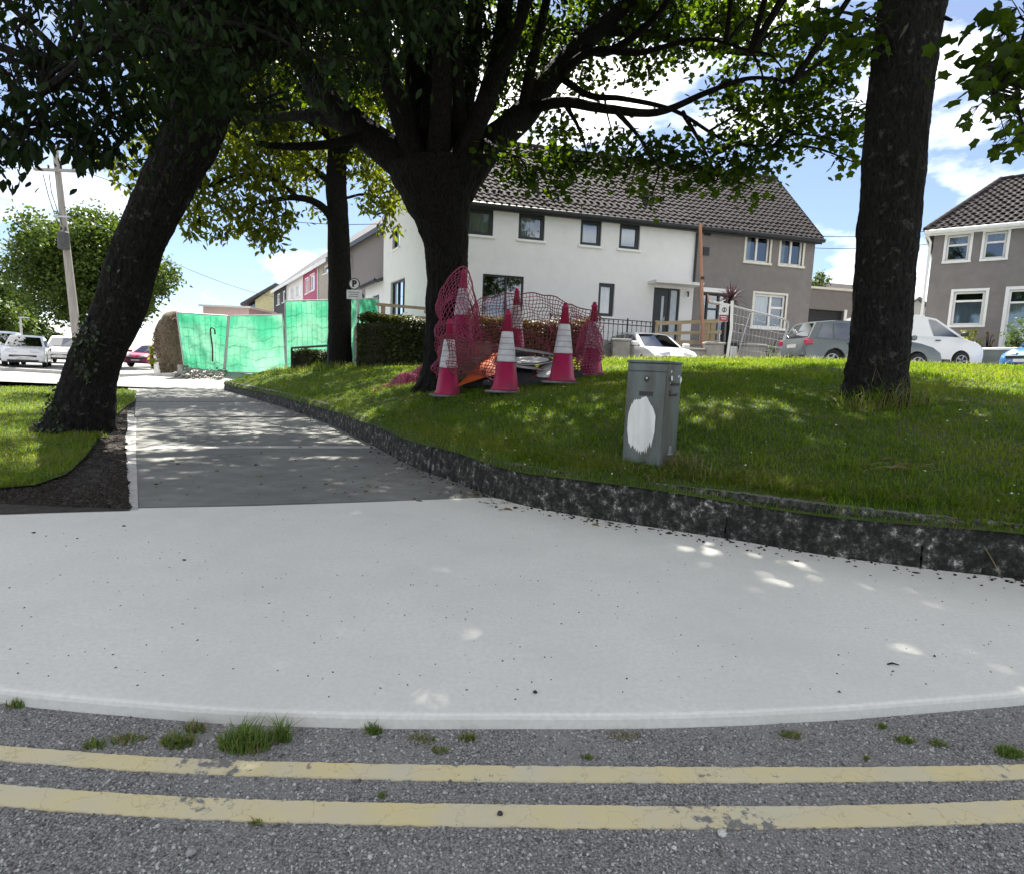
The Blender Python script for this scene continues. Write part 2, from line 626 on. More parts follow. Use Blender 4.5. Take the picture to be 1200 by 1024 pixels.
M_CHIP = island_mat('stone_chip', [(.09, .087, .083), (.20, .195, .188), (.34, .33, .316), (.50, .49, .465), (.27, .265, .25)])
M_CLOD = island_mat('soil_clod', [(.012, .010, .008), (.03, .025, .019), (.022, .018, .015), (.06, .052, .044)], .95)
M_RUBBLE = island_mat('rubble', [(.2, .19, .17), (.4, .38, .35), (.3, .28, .25)])

# chippings standing proud of the tarmac
n = 54000
yy = .75 + 2.0 * nrg.random(n) ** 1.25
xx = (nrg.random(n) * 2 - 1) * (.35 + yy * 1.02)
lipx, lipy = np.array([p.x for p in LIP]), np.array([p.y for p in LIP])
keep = yy < np.interp(xx, lipx, lipy) - .004
P = np.stack([xx, yy, np.full(n, -.047)], 1)[keep]
sz = nrg.uniform(.0021, .0058, len(P)) * (1 + (nrg.random(len(P)) > .96) * .6)
LINE_SPECS = [([(-200, 855), (0, 873), (200, 887), (400, 893.5), (600, 896.5), (800, 898), (1000, 898), (1200, 895), (1400, 886)],
               [(-200, 872), (0, 890), (200, 904), (400, 911), (600, 915), (800, 916), (1000, 915), (1200, 912), (1400, 903)]),
              ([(-200, 896), (0, 918), (200, 932), (400, 939), (600, 942), (800, 944), (1000, 943), (1200, 936.5), (1400, 925)],
               [(-200, 920), (0, 943), (200, 957), (400, 964), (600, 968), (800, 970), (1000, 968), (1200, 962), (1400, 951)])]
line_poly = []
for top, bot in LINE_SPECS:
    A = [on_surface(px, py, edge_z(-.044)) for px, py in top]
    B = [on_surface(px, py, edge_z(-.044)) for px, py in bot]
    A = smooth_path([tuple(p) for p in A], 30)
    B = smooth_path([tuple(p) for p in B], 30)
    A = [q + np.array((0, nrg.normal(0, .0012), 0)) for q in A]
    B = [q + np.array((0, nrg.normal(0, .0012), 0)) for q in B]
    line_poly.append((A, B))
mask = np.ones(len(P), bool)
for A, B in line_poly:
    ya = np.interp(P[:, 0], [p[0] for p in A], [p[1] for p in A])
    yb = np.interp(P[:, 0], [p[0] for p in B], [p[1] for p in B])
    inside = (P[:, 1] < ya) & (P[:, 1] > yb)
    mask &= ~(inside & (nrg.random(len(P)) < .93))
tag(pebbles('road_chippings', P[mask], sz[mask], M_CHIP, .75, seed=3), kind='stuff')

# the two yellow lines: thick thermoplastic, worn through in places
m, nn_, ll_, bb_ = nodes_of('yellow_road_paint')
tc = nn_.new('ShaderNodeTexCoord')
n1 = nn_.new('ShaderNodeTexNoise'); n1.inputs['Scale'].default_value = 5; n1.inputs['Detail'].default_value = 5
r1 = nn_.new('ShaderNodeValToRGB')
r1.color_ramp.elements[0].color = (.63, .53, .27, 1); r1.color_ramp.elements[1].color = (.53, .50, .40, 1)
r1.color_ramp.elements[0].position = .30; r1.color_ramp.elements[1].position = .78
vo = nn_.new('ShaderNodeTexVoronoi'); vo.feature = 'DISTANCE_TO_EDGE'; vo.inputs['Scale'].default_value = 6
wz = nn_.new('ShaderNodeTexNoise'); wz.inputs['Scale'].default_value = 30; wz.inputs['Detail'].default_value = 4
vadd = nn_.new('ShaderNodeMix'); vadd.data_type = 'RGBA'; vadd.inputs['Factor'].default_value = .06
n2 = nn_.new('ShaderNodeTexNoise'); n2.inputs['Scale'].default_value = 26; n2.inputs['Detail'].default_value = 8; n2.inputs['Roughness'].default_value = .7
n4 = nn_.new('ShaderNodeTexNoise'); n4.inputs['Scale'].default_value = 2.2
ad = nn_.new('ShaderNodeMath'); ad.operation = 'ADD'
r2 = nn_.new('ShaderNodeValToRGB'); r2.color_ramp.elements[0].position = 1.12 / 2; r2.color_ramp.elements[1].position = 1.19 / 2
half = nn_.new('ShaderNodeMath'); half.operation = 'MULTIPLY'; half.inputs[1].default_value = .5
rc = nn_.new('ShaderNodeValToRGB'); rc.color_ramp.elements[0].position = .003; rc.color_ramp.elements[1].position = .010
rc.color_ramp.elements[0].color = (.30, .26, .17, 1); rc.color_ramp.elements[1].color = (1, 1, 1, 1)
mul = nn_.new('ShaderNodeMix'); mul.data_type = 'RGBA'; mul.blend_type = 'MULTIPLY'; mul.inputs['Factor'].default_value = .3
mx = nn_.new('ShaderNodeMix'); mx.data_type = 'RGBA'; mx.inputs['B'].default_value = (.17, .165, .16, 1)
bp = nn_.new('ShaderNodeBump'); bp.inputs['Strength'].default_value = .6; bp.inputs['Distance'].default_value = .004
ll_.new(tc.outputs['Object'], n1.inputs['Vector']); ll_.new(tc.outputs['Object'], n2.inputs['Vector']); ll_.new(tc.outputs['Object'], n4.inputs['Vector'])
ll_.new(tc.outputs['Object'], wz.inputs['Vector']); ll_.new(tc.outputs['Object'], vadd.inputs['A']); ll_.new(wz.outputs['Color'], vadd.inputs['B'])
ll_.new(vadd.outputs['Result'], vo.inputs['Vector']); ll_.new(vo.outputs['Distance'], rc.inputs[0])
ll_.new(n1.outputs[0], r1.inputs[0]); ll_.new(r1.outputs[0], mul.inputs['A']); ll_.new(rc.outputs[0], mul.inputs['B'])
ll_.new(n2.outputs[0], ad.inputs[0]); ll_.new(n4.outputs[0], ad.inputs[1]); ll_.new(ad.outputs[0], half.inputs[0]); ll_.new(half.outputs[0], r2.inputs[0])
ll_.new(r2.outputs[0], mx.inputs['Factor']); ll_.new(mul.outputs['Result'], mx.inputs['A']); ll_.new(mx.outputs['Result'], bb_.inputs['Base Color'])
ll_.new(n2.outputs[0], bp.inputs['Height']); ll_.new(bp.outputs[0], bb_.inputs['Normal'])
bb_.inputs['Roughness'].default_value = .8
M_YELLOW = m
for A, B in line_poly:
    mb = MB()
    for i in range(len(A) - 1):
        a0, a1, b0, b1 = [Vector(tuple(q)) for q in (A[i], A[i + 1], B[i], B[i + 1])]
        mb.quad(b0, b1, a1, a0)
        dz = Vector((0, 0, .006))
        mb.quad(b0, b0 - dz, b1 - dz, b1)
    mb.build('yellow_line', M_YELLOW, road_o)

# ------------------------------------------------------------------ kerb wall, cast in lengths
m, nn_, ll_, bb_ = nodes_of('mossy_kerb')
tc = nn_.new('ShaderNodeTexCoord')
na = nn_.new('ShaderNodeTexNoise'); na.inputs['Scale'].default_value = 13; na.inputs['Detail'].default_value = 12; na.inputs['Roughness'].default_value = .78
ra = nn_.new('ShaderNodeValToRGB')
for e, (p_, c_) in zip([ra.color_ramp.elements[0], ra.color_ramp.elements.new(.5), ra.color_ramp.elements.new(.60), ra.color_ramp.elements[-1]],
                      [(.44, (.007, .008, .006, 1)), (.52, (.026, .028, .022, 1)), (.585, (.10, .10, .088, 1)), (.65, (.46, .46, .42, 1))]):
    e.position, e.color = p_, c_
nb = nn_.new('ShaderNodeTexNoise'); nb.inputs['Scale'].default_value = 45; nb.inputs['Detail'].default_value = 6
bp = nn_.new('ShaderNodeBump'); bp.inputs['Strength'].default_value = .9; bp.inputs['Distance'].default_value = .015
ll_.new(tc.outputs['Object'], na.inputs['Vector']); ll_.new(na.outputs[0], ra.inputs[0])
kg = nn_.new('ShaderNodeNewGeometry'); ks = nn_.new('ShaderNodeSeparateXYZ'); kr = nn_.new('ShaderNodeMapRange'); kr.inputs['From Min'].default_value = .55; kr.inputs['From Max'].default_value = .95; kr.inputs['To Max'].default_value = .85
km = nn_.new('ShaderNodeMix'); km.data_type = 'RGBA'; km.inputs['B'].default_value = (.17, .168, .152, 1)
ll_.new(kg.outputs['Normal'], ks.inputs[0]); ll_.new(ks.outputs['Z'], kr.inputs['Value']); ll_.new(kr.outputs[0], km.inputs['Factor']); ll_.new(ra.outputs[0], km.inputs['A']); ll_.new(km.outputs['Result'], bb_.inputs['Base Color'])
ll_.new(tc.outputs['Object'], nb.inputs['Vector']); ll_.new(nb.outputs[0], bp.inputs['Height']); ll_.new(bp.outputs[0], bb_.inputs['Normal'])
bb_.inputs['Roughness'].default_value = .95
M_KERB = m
kp = smooth_path([tuple(p) for p in KERB], 10)
kp = [Vector(p) for p in kp]
kerb_wall = thing('kerb_wall', 'long dark moss-stained concrete kerb wall curving along the lawn edge', 'kerb', (0, 0, 0))
def kerb_h(y):
    return KERB_H * (1 if y < 8 else 1 - .2 * sstep(8, 20, y))
seglen, acc, start = [], 0, 0
cuts = [0]
for i in range(1, len(kp)):
    acc += (kp[i] - kp[i - 1]).length
    if acc > 1.15:
        cuts.append(i); acc = 0
if cuts[-1] != len(kp) - 1:
    cuts.append(len(kp) - 1)
for a, b in zip(cuts[:-1], cuts[1:]):
    mb = MB()
    pts = kp[a:b + 1]
    dense = []
    for i in range(len(pts) - 1):
        for t in (0, .25, .5, .75):
            dense.append(pts[i].lerp(pts[i + 1], t))
    dense.append(pts[-1])
    rows = []
    N = len(dense)
    for i, p in enumerate(dense):
        t = (dense[min(i + 1, N - 1)] - dense[max(i - 1, 0)]).normalized()
        nr = Vector((t.y, -t.x, 0)) * 1.0              # to the lawn side
        if kerb_dist(p.x + nr.x * .2, p.y + nr.y * .2) < 0:
            nr = -nr
        h = kerb_h(p.y)
        e = .006 if i in (0, N - 1) else 0
        j = lambda s: rnd.uniform(-s, s) * .6
        q = []
        for off, z in ((0, -.12), (.0 + e, .05), (.012 + e, h * .45), (.018 + e, h * .8), (.03 + e, h - .03 - e), (.055, h - e + .004), (.16, h + .012 - e), (.2, h - .1)):
            q.append(p + nr * (off + j(.008)) + Vector((0, 0, z + j(.006))))
        rows.append(q)
    for i in range(N - 1):
        for k in range(7):
            mb.quad(rows[i][k], rows[i][k + 1], rows[i + 1][k + 1], rows[i + 1][k])
    mb.f.append(tuple(range(0, 8)))
    mb.f.append(tuple(8 * (N - 1) + k for k in range(7, -1, -1)))
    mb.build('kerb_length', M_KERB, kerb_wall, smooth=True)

# ------------------------------------------------------------------ lawn bank
BACK = [(36, 2), (33, 4), (30, 6), (27, 8), (26, 11), (24, 14), (21, 15.6), (17.5, 15.9), (14.5, 16.0), (11.5, 16.1), (9, 16.2), (6.6, 16.4), (4.4, 16.6), (2, 17.0), (-.6, 17.3), (-3.2, 17.7), (-5.8, 18.7), (-8.4, 19.9)]
rows = []
kk = smooth_path([(p.x, p.y) for p in KERB], 4)
bk = smooth_path(BACK, 4)
NT = 40
LV = []
for a, b in zip(kk, bk):
    for t in range(NT + 1):
        s_ = (t / NT) ** 1.35
        x, y = a[0] + (b[0] - a[0]) * s_, a[1] + (b[1] - a[1]) * s_
        LV.append((x, y, lawn_z(x, y) + (0 if t else -.05) + .02 * math.sin(x * 2.3) * math.sin(y * 1.9)))
LF = []
for i in range(len(kk) - 1):
    for t in range(NT):
        o = i * (NT + 1) + t
        LF.append((o, o + 1, o + NT + 2, o + NT + 1))
lawn = tag(fast_mesh('lawn', LV, LF, M_TURF, smooth=True), kind='structure')
# skirt behind the crest down to the street
sk = MB()
for i in range(len(bk) - 1):
    a, b = Vector(LV[i * (NT + 1) + NT]), Vector(LV[(i + 1) * (NT + 1) + NT])
    sk.quad(a, b, Vector((b.x, b.y, -.9)), Vector((a.x, a.y, -.9)))
tag(sk.build('lawn_edge', M_EARTH), kind='structure')

def blades(name, P, h, w, m, lean=.35, parent=None, seed=5):
    """P (n,3) roots; h,w arrays; each blade bends over one way"""
    g = np.random.default_rng(seed)
    n = len(P)
    h = np.broadcast_to(np.asarray(h, float), (n,)); w = np.broadcast_to(np.asarray(w, float), (n,))
    a = g.uniform(0, 6.283, n)
    side = np.stack([np.cos(a), np.sin(a), np.zeros(n)], 1)
    ba = a + 1.57 + g.normal(0, .5, n)
    bend = np.stack([np.cos(ba), np.sin(ba), np.zeros(n)], 1) * (g.gamma(2, lean / 2, n) * h)[:, None]
    up = np.zeros((n, 3)); up[:, 2] = h
    V = np.empty((n, 5, 3))
    V[:, 0] = P - side * w[:, None] / 2
    V[:, 1] = P + side * w[:, None] / 2
    mid = P + up * .55 + bend * .3
    V[:, 2] = mid - side * w[:, None] * .4
    V[:, 3] = mid + side * w[:, None] * .4
    V[:, 4] = P + up * (1 - .25 * np.minimum(1.5, np.linalg.norm(bend, axis=1) / np.maximum(h, 1e-4)))[:, None] + bend
    Fc = np.array([(0, 1, 3), (0, 3, 2), (2, 3, 4)])
    Fa = (Fc[None] + 5 * np.arange(n)[:, None, None]).reshape(-1, 3)
    return fast_mesh(name, V.reshape(-1, 3), Fa, m, parent)

M_GRASS = leaf_mat('grass_blade', (.038, .096, .008), (.135, .225, .017), .5, (1.9, 1.7, .5), .6, .15, (.15, .20, .028), 1.1)
M_DRYGRASS = leaf_mat('dry_grass', (.16, .13, .06), (.34, .28, .15), .35, (1, 1, 1), .7, .2)

LVn = np.array(LV)
def scatter_on_lawn(n, dens, g):
    """roots on the lawn mesh, density weight per quad"""
    q = np.array(LF)
    A, B, C, D = (LVn[q[:, i]] for i in range(4))
    area = .5 * np.linalg.norm(np.cross(C - A, D - B), axis=1)
    cen = (A + B + C + D) / 4
    wgt = area * dens(cen)
    idx = g.choice(len(q), n, p=wgt / wgt.sum())
    u, v = g.random(n)[:, None], g.random(n)[:, None]
    return A[idx] * (1 - u) * (1 - v) + B[idx] * u * (1 - v) + C[idx] * u * v + D[idx] * (1 - u) * v

def lawn_density(c):
    dist = np.hypot(c[:, 0], c[:, 1])
    out = (np.abs(c[:, 0]) > 1.35 * c[:, 1] + 1.0)
    return np.where(out, .02, 1) / np.maximum(dist, 4) ** 1.7
g1 = np.random.default_rng(21)
P = scatter_on_lawn(185000, lawn_density, g1)
dist = np.hypot(P[:, 0], P[:, 1])
patch = np.sin(P[:, 0] * 1.7 + 1.3 * np.sin(P[:, 1] * 1.1)) * np.sin(P[:, 1] * 2.1 + P[:, 0])
h = g1.uniform(.022, .055, len(P)) * (1 + .25 * patch) * (1 + .03 * dist)
tag(blades('lawn_grass', P - [0, 0, .004], h, .0035 + .0006 * dist, M_GRASS, .7, seed=8), kind='stuff')
P = scatter_on_lawn(9000, lawn_density, g1)
tag(blades('dry_lawn_grass', P, g1.uniform(.02, .06, len(P)), .003 + .0005 * np.hypot(P[:, 0], P[:, 1]), M_DRYGRASS, 1.4, seed=9), kind='stuff')
# ragged growth leaning over the kerb top and a seeding fringe on the far crest
kk2 = np.array(kk)
idx = g1.choice(len(kk2) - 1, 9000, p=(lambda w_: w_ / w_.sum())(1 / np.maximum(np.hypot(kk2[:-1, 0], kk2[:-1, 1]), 3) ** 1.2))
t = g1.random(9000)[:, None]
XY = kk2[idx] * (1 - t) + kk2[idx + 1] * t
nrm = kk2[idx + 1] - kk2[idx]
nrm = np.stack([nrm[:, 1], -nrm[:, 0]], 1); nrm /= np.linalg.norm(nrm, axis=1)[:, None]
sgn = 1 if kerb_dist(*(XY[0] + nrm[0] * .3)) > 0 else -1
XY = XY + sgn * nrm * (.16 + .22 * g1.random((9000, 1)) ** 1.3)
P = np.array([(x, y, lawn_z(x, y) - .005) for x, y in XY])
tag(blades('kerb_fringe_grass', P, g1.uniform(.03, .10, len(P)), .005, M_GRASS, 1.0, seed=12), kind='stuff')
idx = idx[:1500]
P2 = P[:1500] + [0, 0, .0]
tag(blades('kerb_dry_grass', P2, g1.uniform(.04, .12, len(P2)), .0045, M_DRYGRASS, 1.6, seed=13), kind='stuff')
bkn = np.array(bk)
idx = g1.integers(6, len(bkn) - 1, 16000)
t = g1.random((16000, 1))
XY = bkn[idx] * (1 - t) + bkn[idx + 1] * t + np.stack([np.zeros(16000), -g1.random(16000) ** 1.6 * 1.6 + .1], 1)
P = np.array([(x, y, lawn_z(x, y) - .01) for x, y in XY])
tag(blades('crest_grass', P, g1.uniform(.05, .17, len(P)), .014, M_GRASS, .8, seed=14), kind='stuff')
tag(blades('crest_seed_heads', P[::6] + [0, 0, .0], g1.uniform(.08, .24, len(P[::6])), .016, leaf_mat('seed_head', (.30, .28, .12), (.5, .46, .25), .4, (1, 1, .7)), .7, seed=15), kind='stuff')

# daisies, clover heads and blown leaf scraps in the sward
P = scatter_on_lawn(260, lawn_density, g1)
tag(pebbles('lawn_daisies', P + [0, 0, .035], g1.uniform(.005, .010, len(P)) * (1 + .06 * P[:, 1]), mat('daisy_white', (.72, .72, .62)), .6, seed=22), kind='stuff')
P = scatter_on_lawn(420, lawn_density, g1)
tag(pebbles('lawn_leaf_scraps', P + [0, 0, .03], g1.uniform(.008, .022, len(P)), island_mat('leaf_scrap', [(.10, .07, .03), (.2, .17, .07), (.06, .045, .03)]), .25, seed=23), kind='stuff')
P = scatter_on_lawn(90, lawn_density, g1)
C = np.repeat(P, 34, 0) + np.concatenate([g1.normal(0, .07, (90 * 34, 2)), np.zeros((90 * 34, 1))], 1)
C[:, 2] = [lawn_z(x, y) for x, y in C[:, :2]]
tag(blades('taller_grass', C, g1.uniform(.05, .13, len(C)), .0045 + .0006 * C[:, 1], M_GRASS, .8, seed=24), kind='stuff')

# verge grass
vpoly = [(p.x, p.y) for p in vp]
xs_, ys_ = [p[0] for p in vpoly], [p[1] for p in vpoly]
P = []
while len(P) < 42000:
    y = 4.3 + 15 * rnd.random() ** 1.5
    x = -y * (.42 + .75 * rnd.random())
    if in_poly(vpoly, x, y):
        P.append((x, y, verge_z(x, y) - .004))
P = np.array(P)
tag(blades('verge_grass', P, g1.uniform(.03, .08, len(P)), .004 + .0006 * P[:, 1], M_GRASS, .8, seed=16), kind='stuff')
tag(blades('verge_dry_grass', P[::9], g1.uniform(.03, .09, len(P[::9])), .004 + .0005 * P[::9, 1], M_DRYGRASS, 1.4, seed=17), kind='stuff')
# clods on the soil bed
P = []
spoly = [(p.x, p.y) for p in sp]
while len(P) < 9000:
    y = 4.2 + 8 * rnd.random() ** 1.6
    x = -y * (.44 + .7 * rnd.random())
    if in_poly(spoly, x, y):
        P.append((x, y, path_z(x, y) + .012))
P = np.array(P)
tag(pebbles('soil_clods', P, nrg.uniform(.005, .019, len(P)) * (1 + 1.2 * (nrg.random(len(P)) > .98)), M_CLOD, .7, seed=4), kind='stuff')
# crumbs and debris along the foot of the kerb and on the new slab
P, S = [], []
for _ in range(420):
    i = rnd.randrange(len(kp) - 1)
    q = kp[i].lerp(kp[i + 1], rnd.random())
    off = abs(rnd.gauss(0, .09)) + .01
    t_ = (kp[i + 1] - kp[i]).normalized()
    nr = Vector((-t_.y, t_.x, 0))
    if kerb_dist(q.x + nr.x * .2, q.y + nr.y * .2) > 0: nr = -nr
    q = q + nr * off
    P.append((q.x, q.y, path_z(q.x, q.y) + .006)); S.append(rnd.uniform(.004, .016) * (1 if rnd.random() < .9 else 1.8))
for _ in range(420):
    px, py = rnd.uniform(0, 1200), rnd.uniform(595, 830)
    q = on_surface(px, py, edge_z(.005))
    if kerb_dist(q.x, q.y) < -.03 and q.y > np.interp(q.x, lipx, lipy) + .09 and q.y < np.interp(q.x, [p.x for p in TOP], [p.y for p in TOP]):
        P.append(tuple(q)); S.append(rnd.uniform(.0015, .005))
for px, py, s_ in ((216, 657, .011), (627, 813, .011), (145, 617, .012), (40, 625, .012), (300, 545, .02), (90, 632, .008), (1095, 770, .007), (983, 812, .006)):
    q = on_surface(px, py, path_z)
    P.append((q.x, q.y, q.z + .008)); S.append(s_)
tag(pebbles('kerbside_crumbs', np.array(P), np.array(S), M_CLOD, .6, seed=6), kind='stuff')
def stone(px, py, r, name='loose_stone', label='', m=None):
    q = on_surface(px, py, edge_z(-.045))
    mb = MB()
    mb.lathe([(r * .45, 0), (r * .95, r * .25), (r, r * .5), (r * .7, r * .95), (r * .25, r * 1.1)], 7)
    o = mb.build(name, m or MATS['white_stone'], smooth=False)
    for v in o.data.vertices:
        v.co.x *= 1 + rnd.uniform(-.15, .15); v.co.y *= 1 + rnd.uniform(-.15, .15); v.co.z *= 1 + rnd.uniform(-.2, .1)
    o.location = q
    return tag(o, label, 'stone')
mat('white_stone', (.6, .59, .56), (.45, .44, .42), scale=60, bump=.4)
mat('grey_stone', (.33, .33, .32), (.2, .2, .2), scale=60, bump=.4)
mat('black_stone', (.05, .05, .06), (.03, .03, .03), scale=60, bump=.4)
stone(846, 978, .0125, label='white pebble on tarmac just below the lower yellow line at the right')
stone(224, 1000, .013, label='pale grey pebble lying on the tarmac below the grass tufts', m=MATS['grey_stone'])
stone(586, 954, .0085, label='small black stone sitting on the lower yellow line', m=MATS['black_stone'])
stone(790, 994, .007, label='smaller white pebble on the tarmac left of the bigger white one')

# weeds in the gutter
M_WEED = leaf_mat('weed_blade', (.07, .13, .025), (.17, .25, .06), .45, (1.5, 1.4, .6))
def tuft(name, px, py, rx, n, h0, h1, label, m=None, lean=.5, w=.0045, hf=edge_z(-.047), dry=.15, cat='grass tuft', group=None, ry=None):
    q = on_surface(px, py, hf)
    g = np.random.default_rng(int(px * 7 + py))
    a, r = g.uniform(0, 6.283, n), np.sqrt(g.random(n))
    off = np.stack([np.cos(a) * r * rx, np.sin(a) * r * (ry or rx * .5), np.zeros(n)], 1)
    for i in range(n):
        off[i, 2] = hf(q.x + off[i, 0], q.y + off[i, 1]) - q.z
    hh = g.uniform(h0, h1, n) * (1.15 - .5 * r)
    root = thing(name, label, cat, q, group=group)
    k = int(n * (1 - dry))
    blades('green_blades', off[:k], hh[:k], w, m or M_WEED, lean, root, int(px))
    if k < n:
        blades('dry_blades', off[k:], hh[k:] * .9, w, M_DRYGRASS, lean * 1.5, root, int(px) + 1)
    return root
tuft('grass_tuft', 288, 874, .085, 420, .03, .095, 'largest bright green grass tuft in the gutter above the yellow lines')
tuft('grass_tuft', 330, 868, .03, 90, .04, .11, 'tall thin grass tuft at the right edge of the largest tuft')
tuft('grass_tuft', 208, 872, .05, 200, .015, .06, 'low ragged green tuft just left of the largest gutter tuft', dry=.3)
tuft('grass_tuft', 228, 855, .035, 90, .015, .05, 'sparse dry tuft at the concrete edge left of the largest tuft', dry=.5)
tuft('grass_tuft', 150, 868, .05, 120, .01, .03, 'flat brownish weed patch between the leftmost tufts', dry=.45)
tuft('grass_tuft', 110, 874, .035, 90, .01, .035, 'flat green weed on the gutter near the left yellow line end', dry=.2)
tuft('grass_tuft', 18, 828, .03, 40, .02, .06, 'thin grass sprig at the far left concrete edge')
tuft('grass_tuft', 437, 858, .028, 110, .015, .045, 'small isolated green tuft right of the largest gutter tuft')
tuft('grass_tuft', 495, 866, .05, 90, .008, .022, 'low dry weed patch in the gutter near the middle', dry=.6)
tuft('grass_tuft', 547, 866, .03, 80, .012, .035, 'small weed with one long stalk in the middle of the gutter', dry=.3)
tuft('grass_tuft', 516, 880, .03, 60, .008, .02, 'flat weed sprig touching the upper yellow line near the middle', dry=.4)
tuft('grass_tuft', 448, 933, .014, 30, .008, .02, 'tiny green weed between the two yellow lines')
tuft('grass_tuft', 302, 965, .02, 30, .008, .02, 'tiny weed just below the lower yellow line at left', dry=.4)
tuft('grass_tuft', 688, 888, .018, 40, .01, .022, 'tiny green weed right above the upper yellow line in the middle')
tuft('grass_tuft', 730, 862, .06, 80, .006, .016, 'thin brown dry weed patch along the slab edge right of middle', dry=.8)
tuft('grass_tuft', 927, 862, .04, 90, .008, .025, 'low weed patch below the start of the trowelled groove', dry=.4)
tuft('grass_tuft', 1033, 852, .02, 50, .01, .03, 'small dark weed at the slab edge near the groove')
tuft('grass_tuft', 1060, 868, .035, 90, .01, .028, 'pale green weed in the gutter right of the dark one', dry=.3)
tuft('grass_tuft', 1100, 872, .035, 70, .01, .022, 'flat weed patch in the right gutter beside the pale one', dry=.4)
tuft('grass_tuft', 1182, 884, .045, 190, .015, .045, 'bright green tuft at the right end of the gutter')
tuft('grass_tuft', 1015, 890, .012, 30, .01, .025, 'tiny green weed just above the upper yellow line at right')
# ------------------------------------------------------------------ trees
def bark_mat(name, c1, c2, lichen=None, scale=9):
    m, n, l, b = nodes_of(name)
    tc = n.new('ShaderNodeTexCoord')
    mp = n.new('ShaderNodeMapping'); mp.inputs['Scale'].default_value = (1, 1, .38)
    wz = n.new('ShaderNodeTexNoise'); wz.inputs['Scale'].default_value = scale * .8; wz.inputs['Detail'].default_value = 4
    mxv = n.new('ShaderNodeMix'); mxv.data_type = 'RGBA'; mxv.inputs['Factor'].default_value = .18
    vo = n.new('ShaderNodeTexVoronoi'); vo.feature = 'DISTANCE_TO_EDGE'; vo.inputs['Scale'].default_value = scale
    nz = n.new('ShaderNodeTexNoise'); nz.inputs['Scale'].default_value = scale * 4; nz.inputs['Detail'].default_value = 8
    rp = n.new('ShaderNodeValToRGB')
    rp.color_ramp.elements[0].color = (*c1, 1); rp.color_ramp.elements[1].color = (*c2, 1)
    rp.color_ramp.elements[0].position, rp.color_ramp.elements[1].position = .35, .7
    l.new(tc.outputs['Object'], mp.inputs[0]); l.new(mp.outputs[0], wz.inputs['Vector'])
    l.new(mp.outputs[0], mxv.inputs['A']); l.new(wz.outputs['Color'], mxv.inputs['B'])
    l.new(mxv.outputs['Result'], vo.inputs['Vector']); l.new(mp.outputs[0], nz.inputs['Vector'])
    l.new(nz.outputs[0], rp.inputs[0])
    col = rp.outputs[0]
    if lichen:
        ln = n.new('ShaderNodeTexNoise'); ln.inputs['Scale'].default_value = 9; ln.inputs['Detail'].default_value = 10; ln.inputs['Roughness'].default_value = .75
        lr = n.new('ShaderNodeValToRGB'); lr.color_ramp.elements[0].position, lr.color_ramp.elements[1].position = .57, .63
        mx = n.new('ShaderNodeMix'); mx.data_type = 'RGBA'; mx.inputs['B'].default_value = (*lichen, 1)
        l.new(tc.outputs['Object'], ln.inputs['Vector']); l.new(ln.outputs[0], lr.inputs[0]); l.new(lr.outputs[0], mx.inputs['Factor']); l.new(col, mx.inputs['A'])
        col = mx.outputs['Result']
    l.new(col, b.inputs['Base Color'])
    ad = n.new('ShaderNodeMath'); ad.operation = 'MULTIPLY_ADD'; ad.inputs[1].default_value = .35
    l.new(nz.outputs[0], ad.inputs[0]); l.new(vo.outputs['Distance'], ad.inputs[2])
    bp = n.new('ShaderNodeBump'); bp.inputs['Strength'].default_value = 1; bp.inputs['Distance'].default_value = .05
    l.new(ad.outputs[0], bp.inputs['Height']); l.new(bp.outputs[0], b.inputs['Normal'])
    b.inputs['Roughness'].default_value = .95
    b.inputs['Specular IOR Level'].default_value = .15
    return m
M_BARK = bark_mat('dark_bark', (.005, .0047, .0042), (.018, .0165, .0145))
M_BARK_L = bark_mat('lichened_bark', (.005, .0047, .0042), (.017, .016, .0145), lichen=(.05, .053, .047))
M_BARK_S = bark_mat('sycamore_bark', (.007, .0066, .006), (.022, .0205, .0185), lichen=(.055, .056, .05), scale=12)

SYC = (np.array([(0, .02, 0)] + [(math.sin(math.radians(a)) * r, .42 + math.cos(math.radians(a)) * r - .08, .05 * abs(math.sin(math.radians(a)))) for a, r in
       ((180, .36), (130, .46), (100, .34), (62, .54), (28, .38), (0, .60), (-28, .38), (-62, .54), (-100, .34), (-130, .46))]),
       [(0, 1, 2), (0, 2, 3), (0, 3, 4), (0, 4, 5), (0, 5, 6), (0, 6, 7), (0, 7, 8), (0, 8, 9), (0, 9, 10), (0, 10, 1)])
SYC[0][0] = (0, .4, -.05)
OVAL = (np.array([(0, 0, 0), (.19, .3, .05), (.2, .62, .05), (0, 1, -.04), (-.2, .62, .05), (-.19, .3, .05), (0, .48, -.03)]),
        [(6, 0, 1), (6, 1, 2), (6, 2, 3), (6, 3, 4), (6, 4, 5), (6, 5, 0)])
SYC_BROAD = (np.array([(0, 0, 0), (.5, .3, .06), (.42, .8, .03), (0, 1.05, -.03), (-.42, .8, .03), (-.5, .3, .06)]), [(0, 1, 2), (0, 2, 3), (0, 3, 4), (0, 4, 5)])
DIAM = (np.array([(0, 0, 0), (.32, .45, .06), (0, 1, 0), (-.32, .45, .06)]), [(0, 1, 2), (0, 2, 3)])

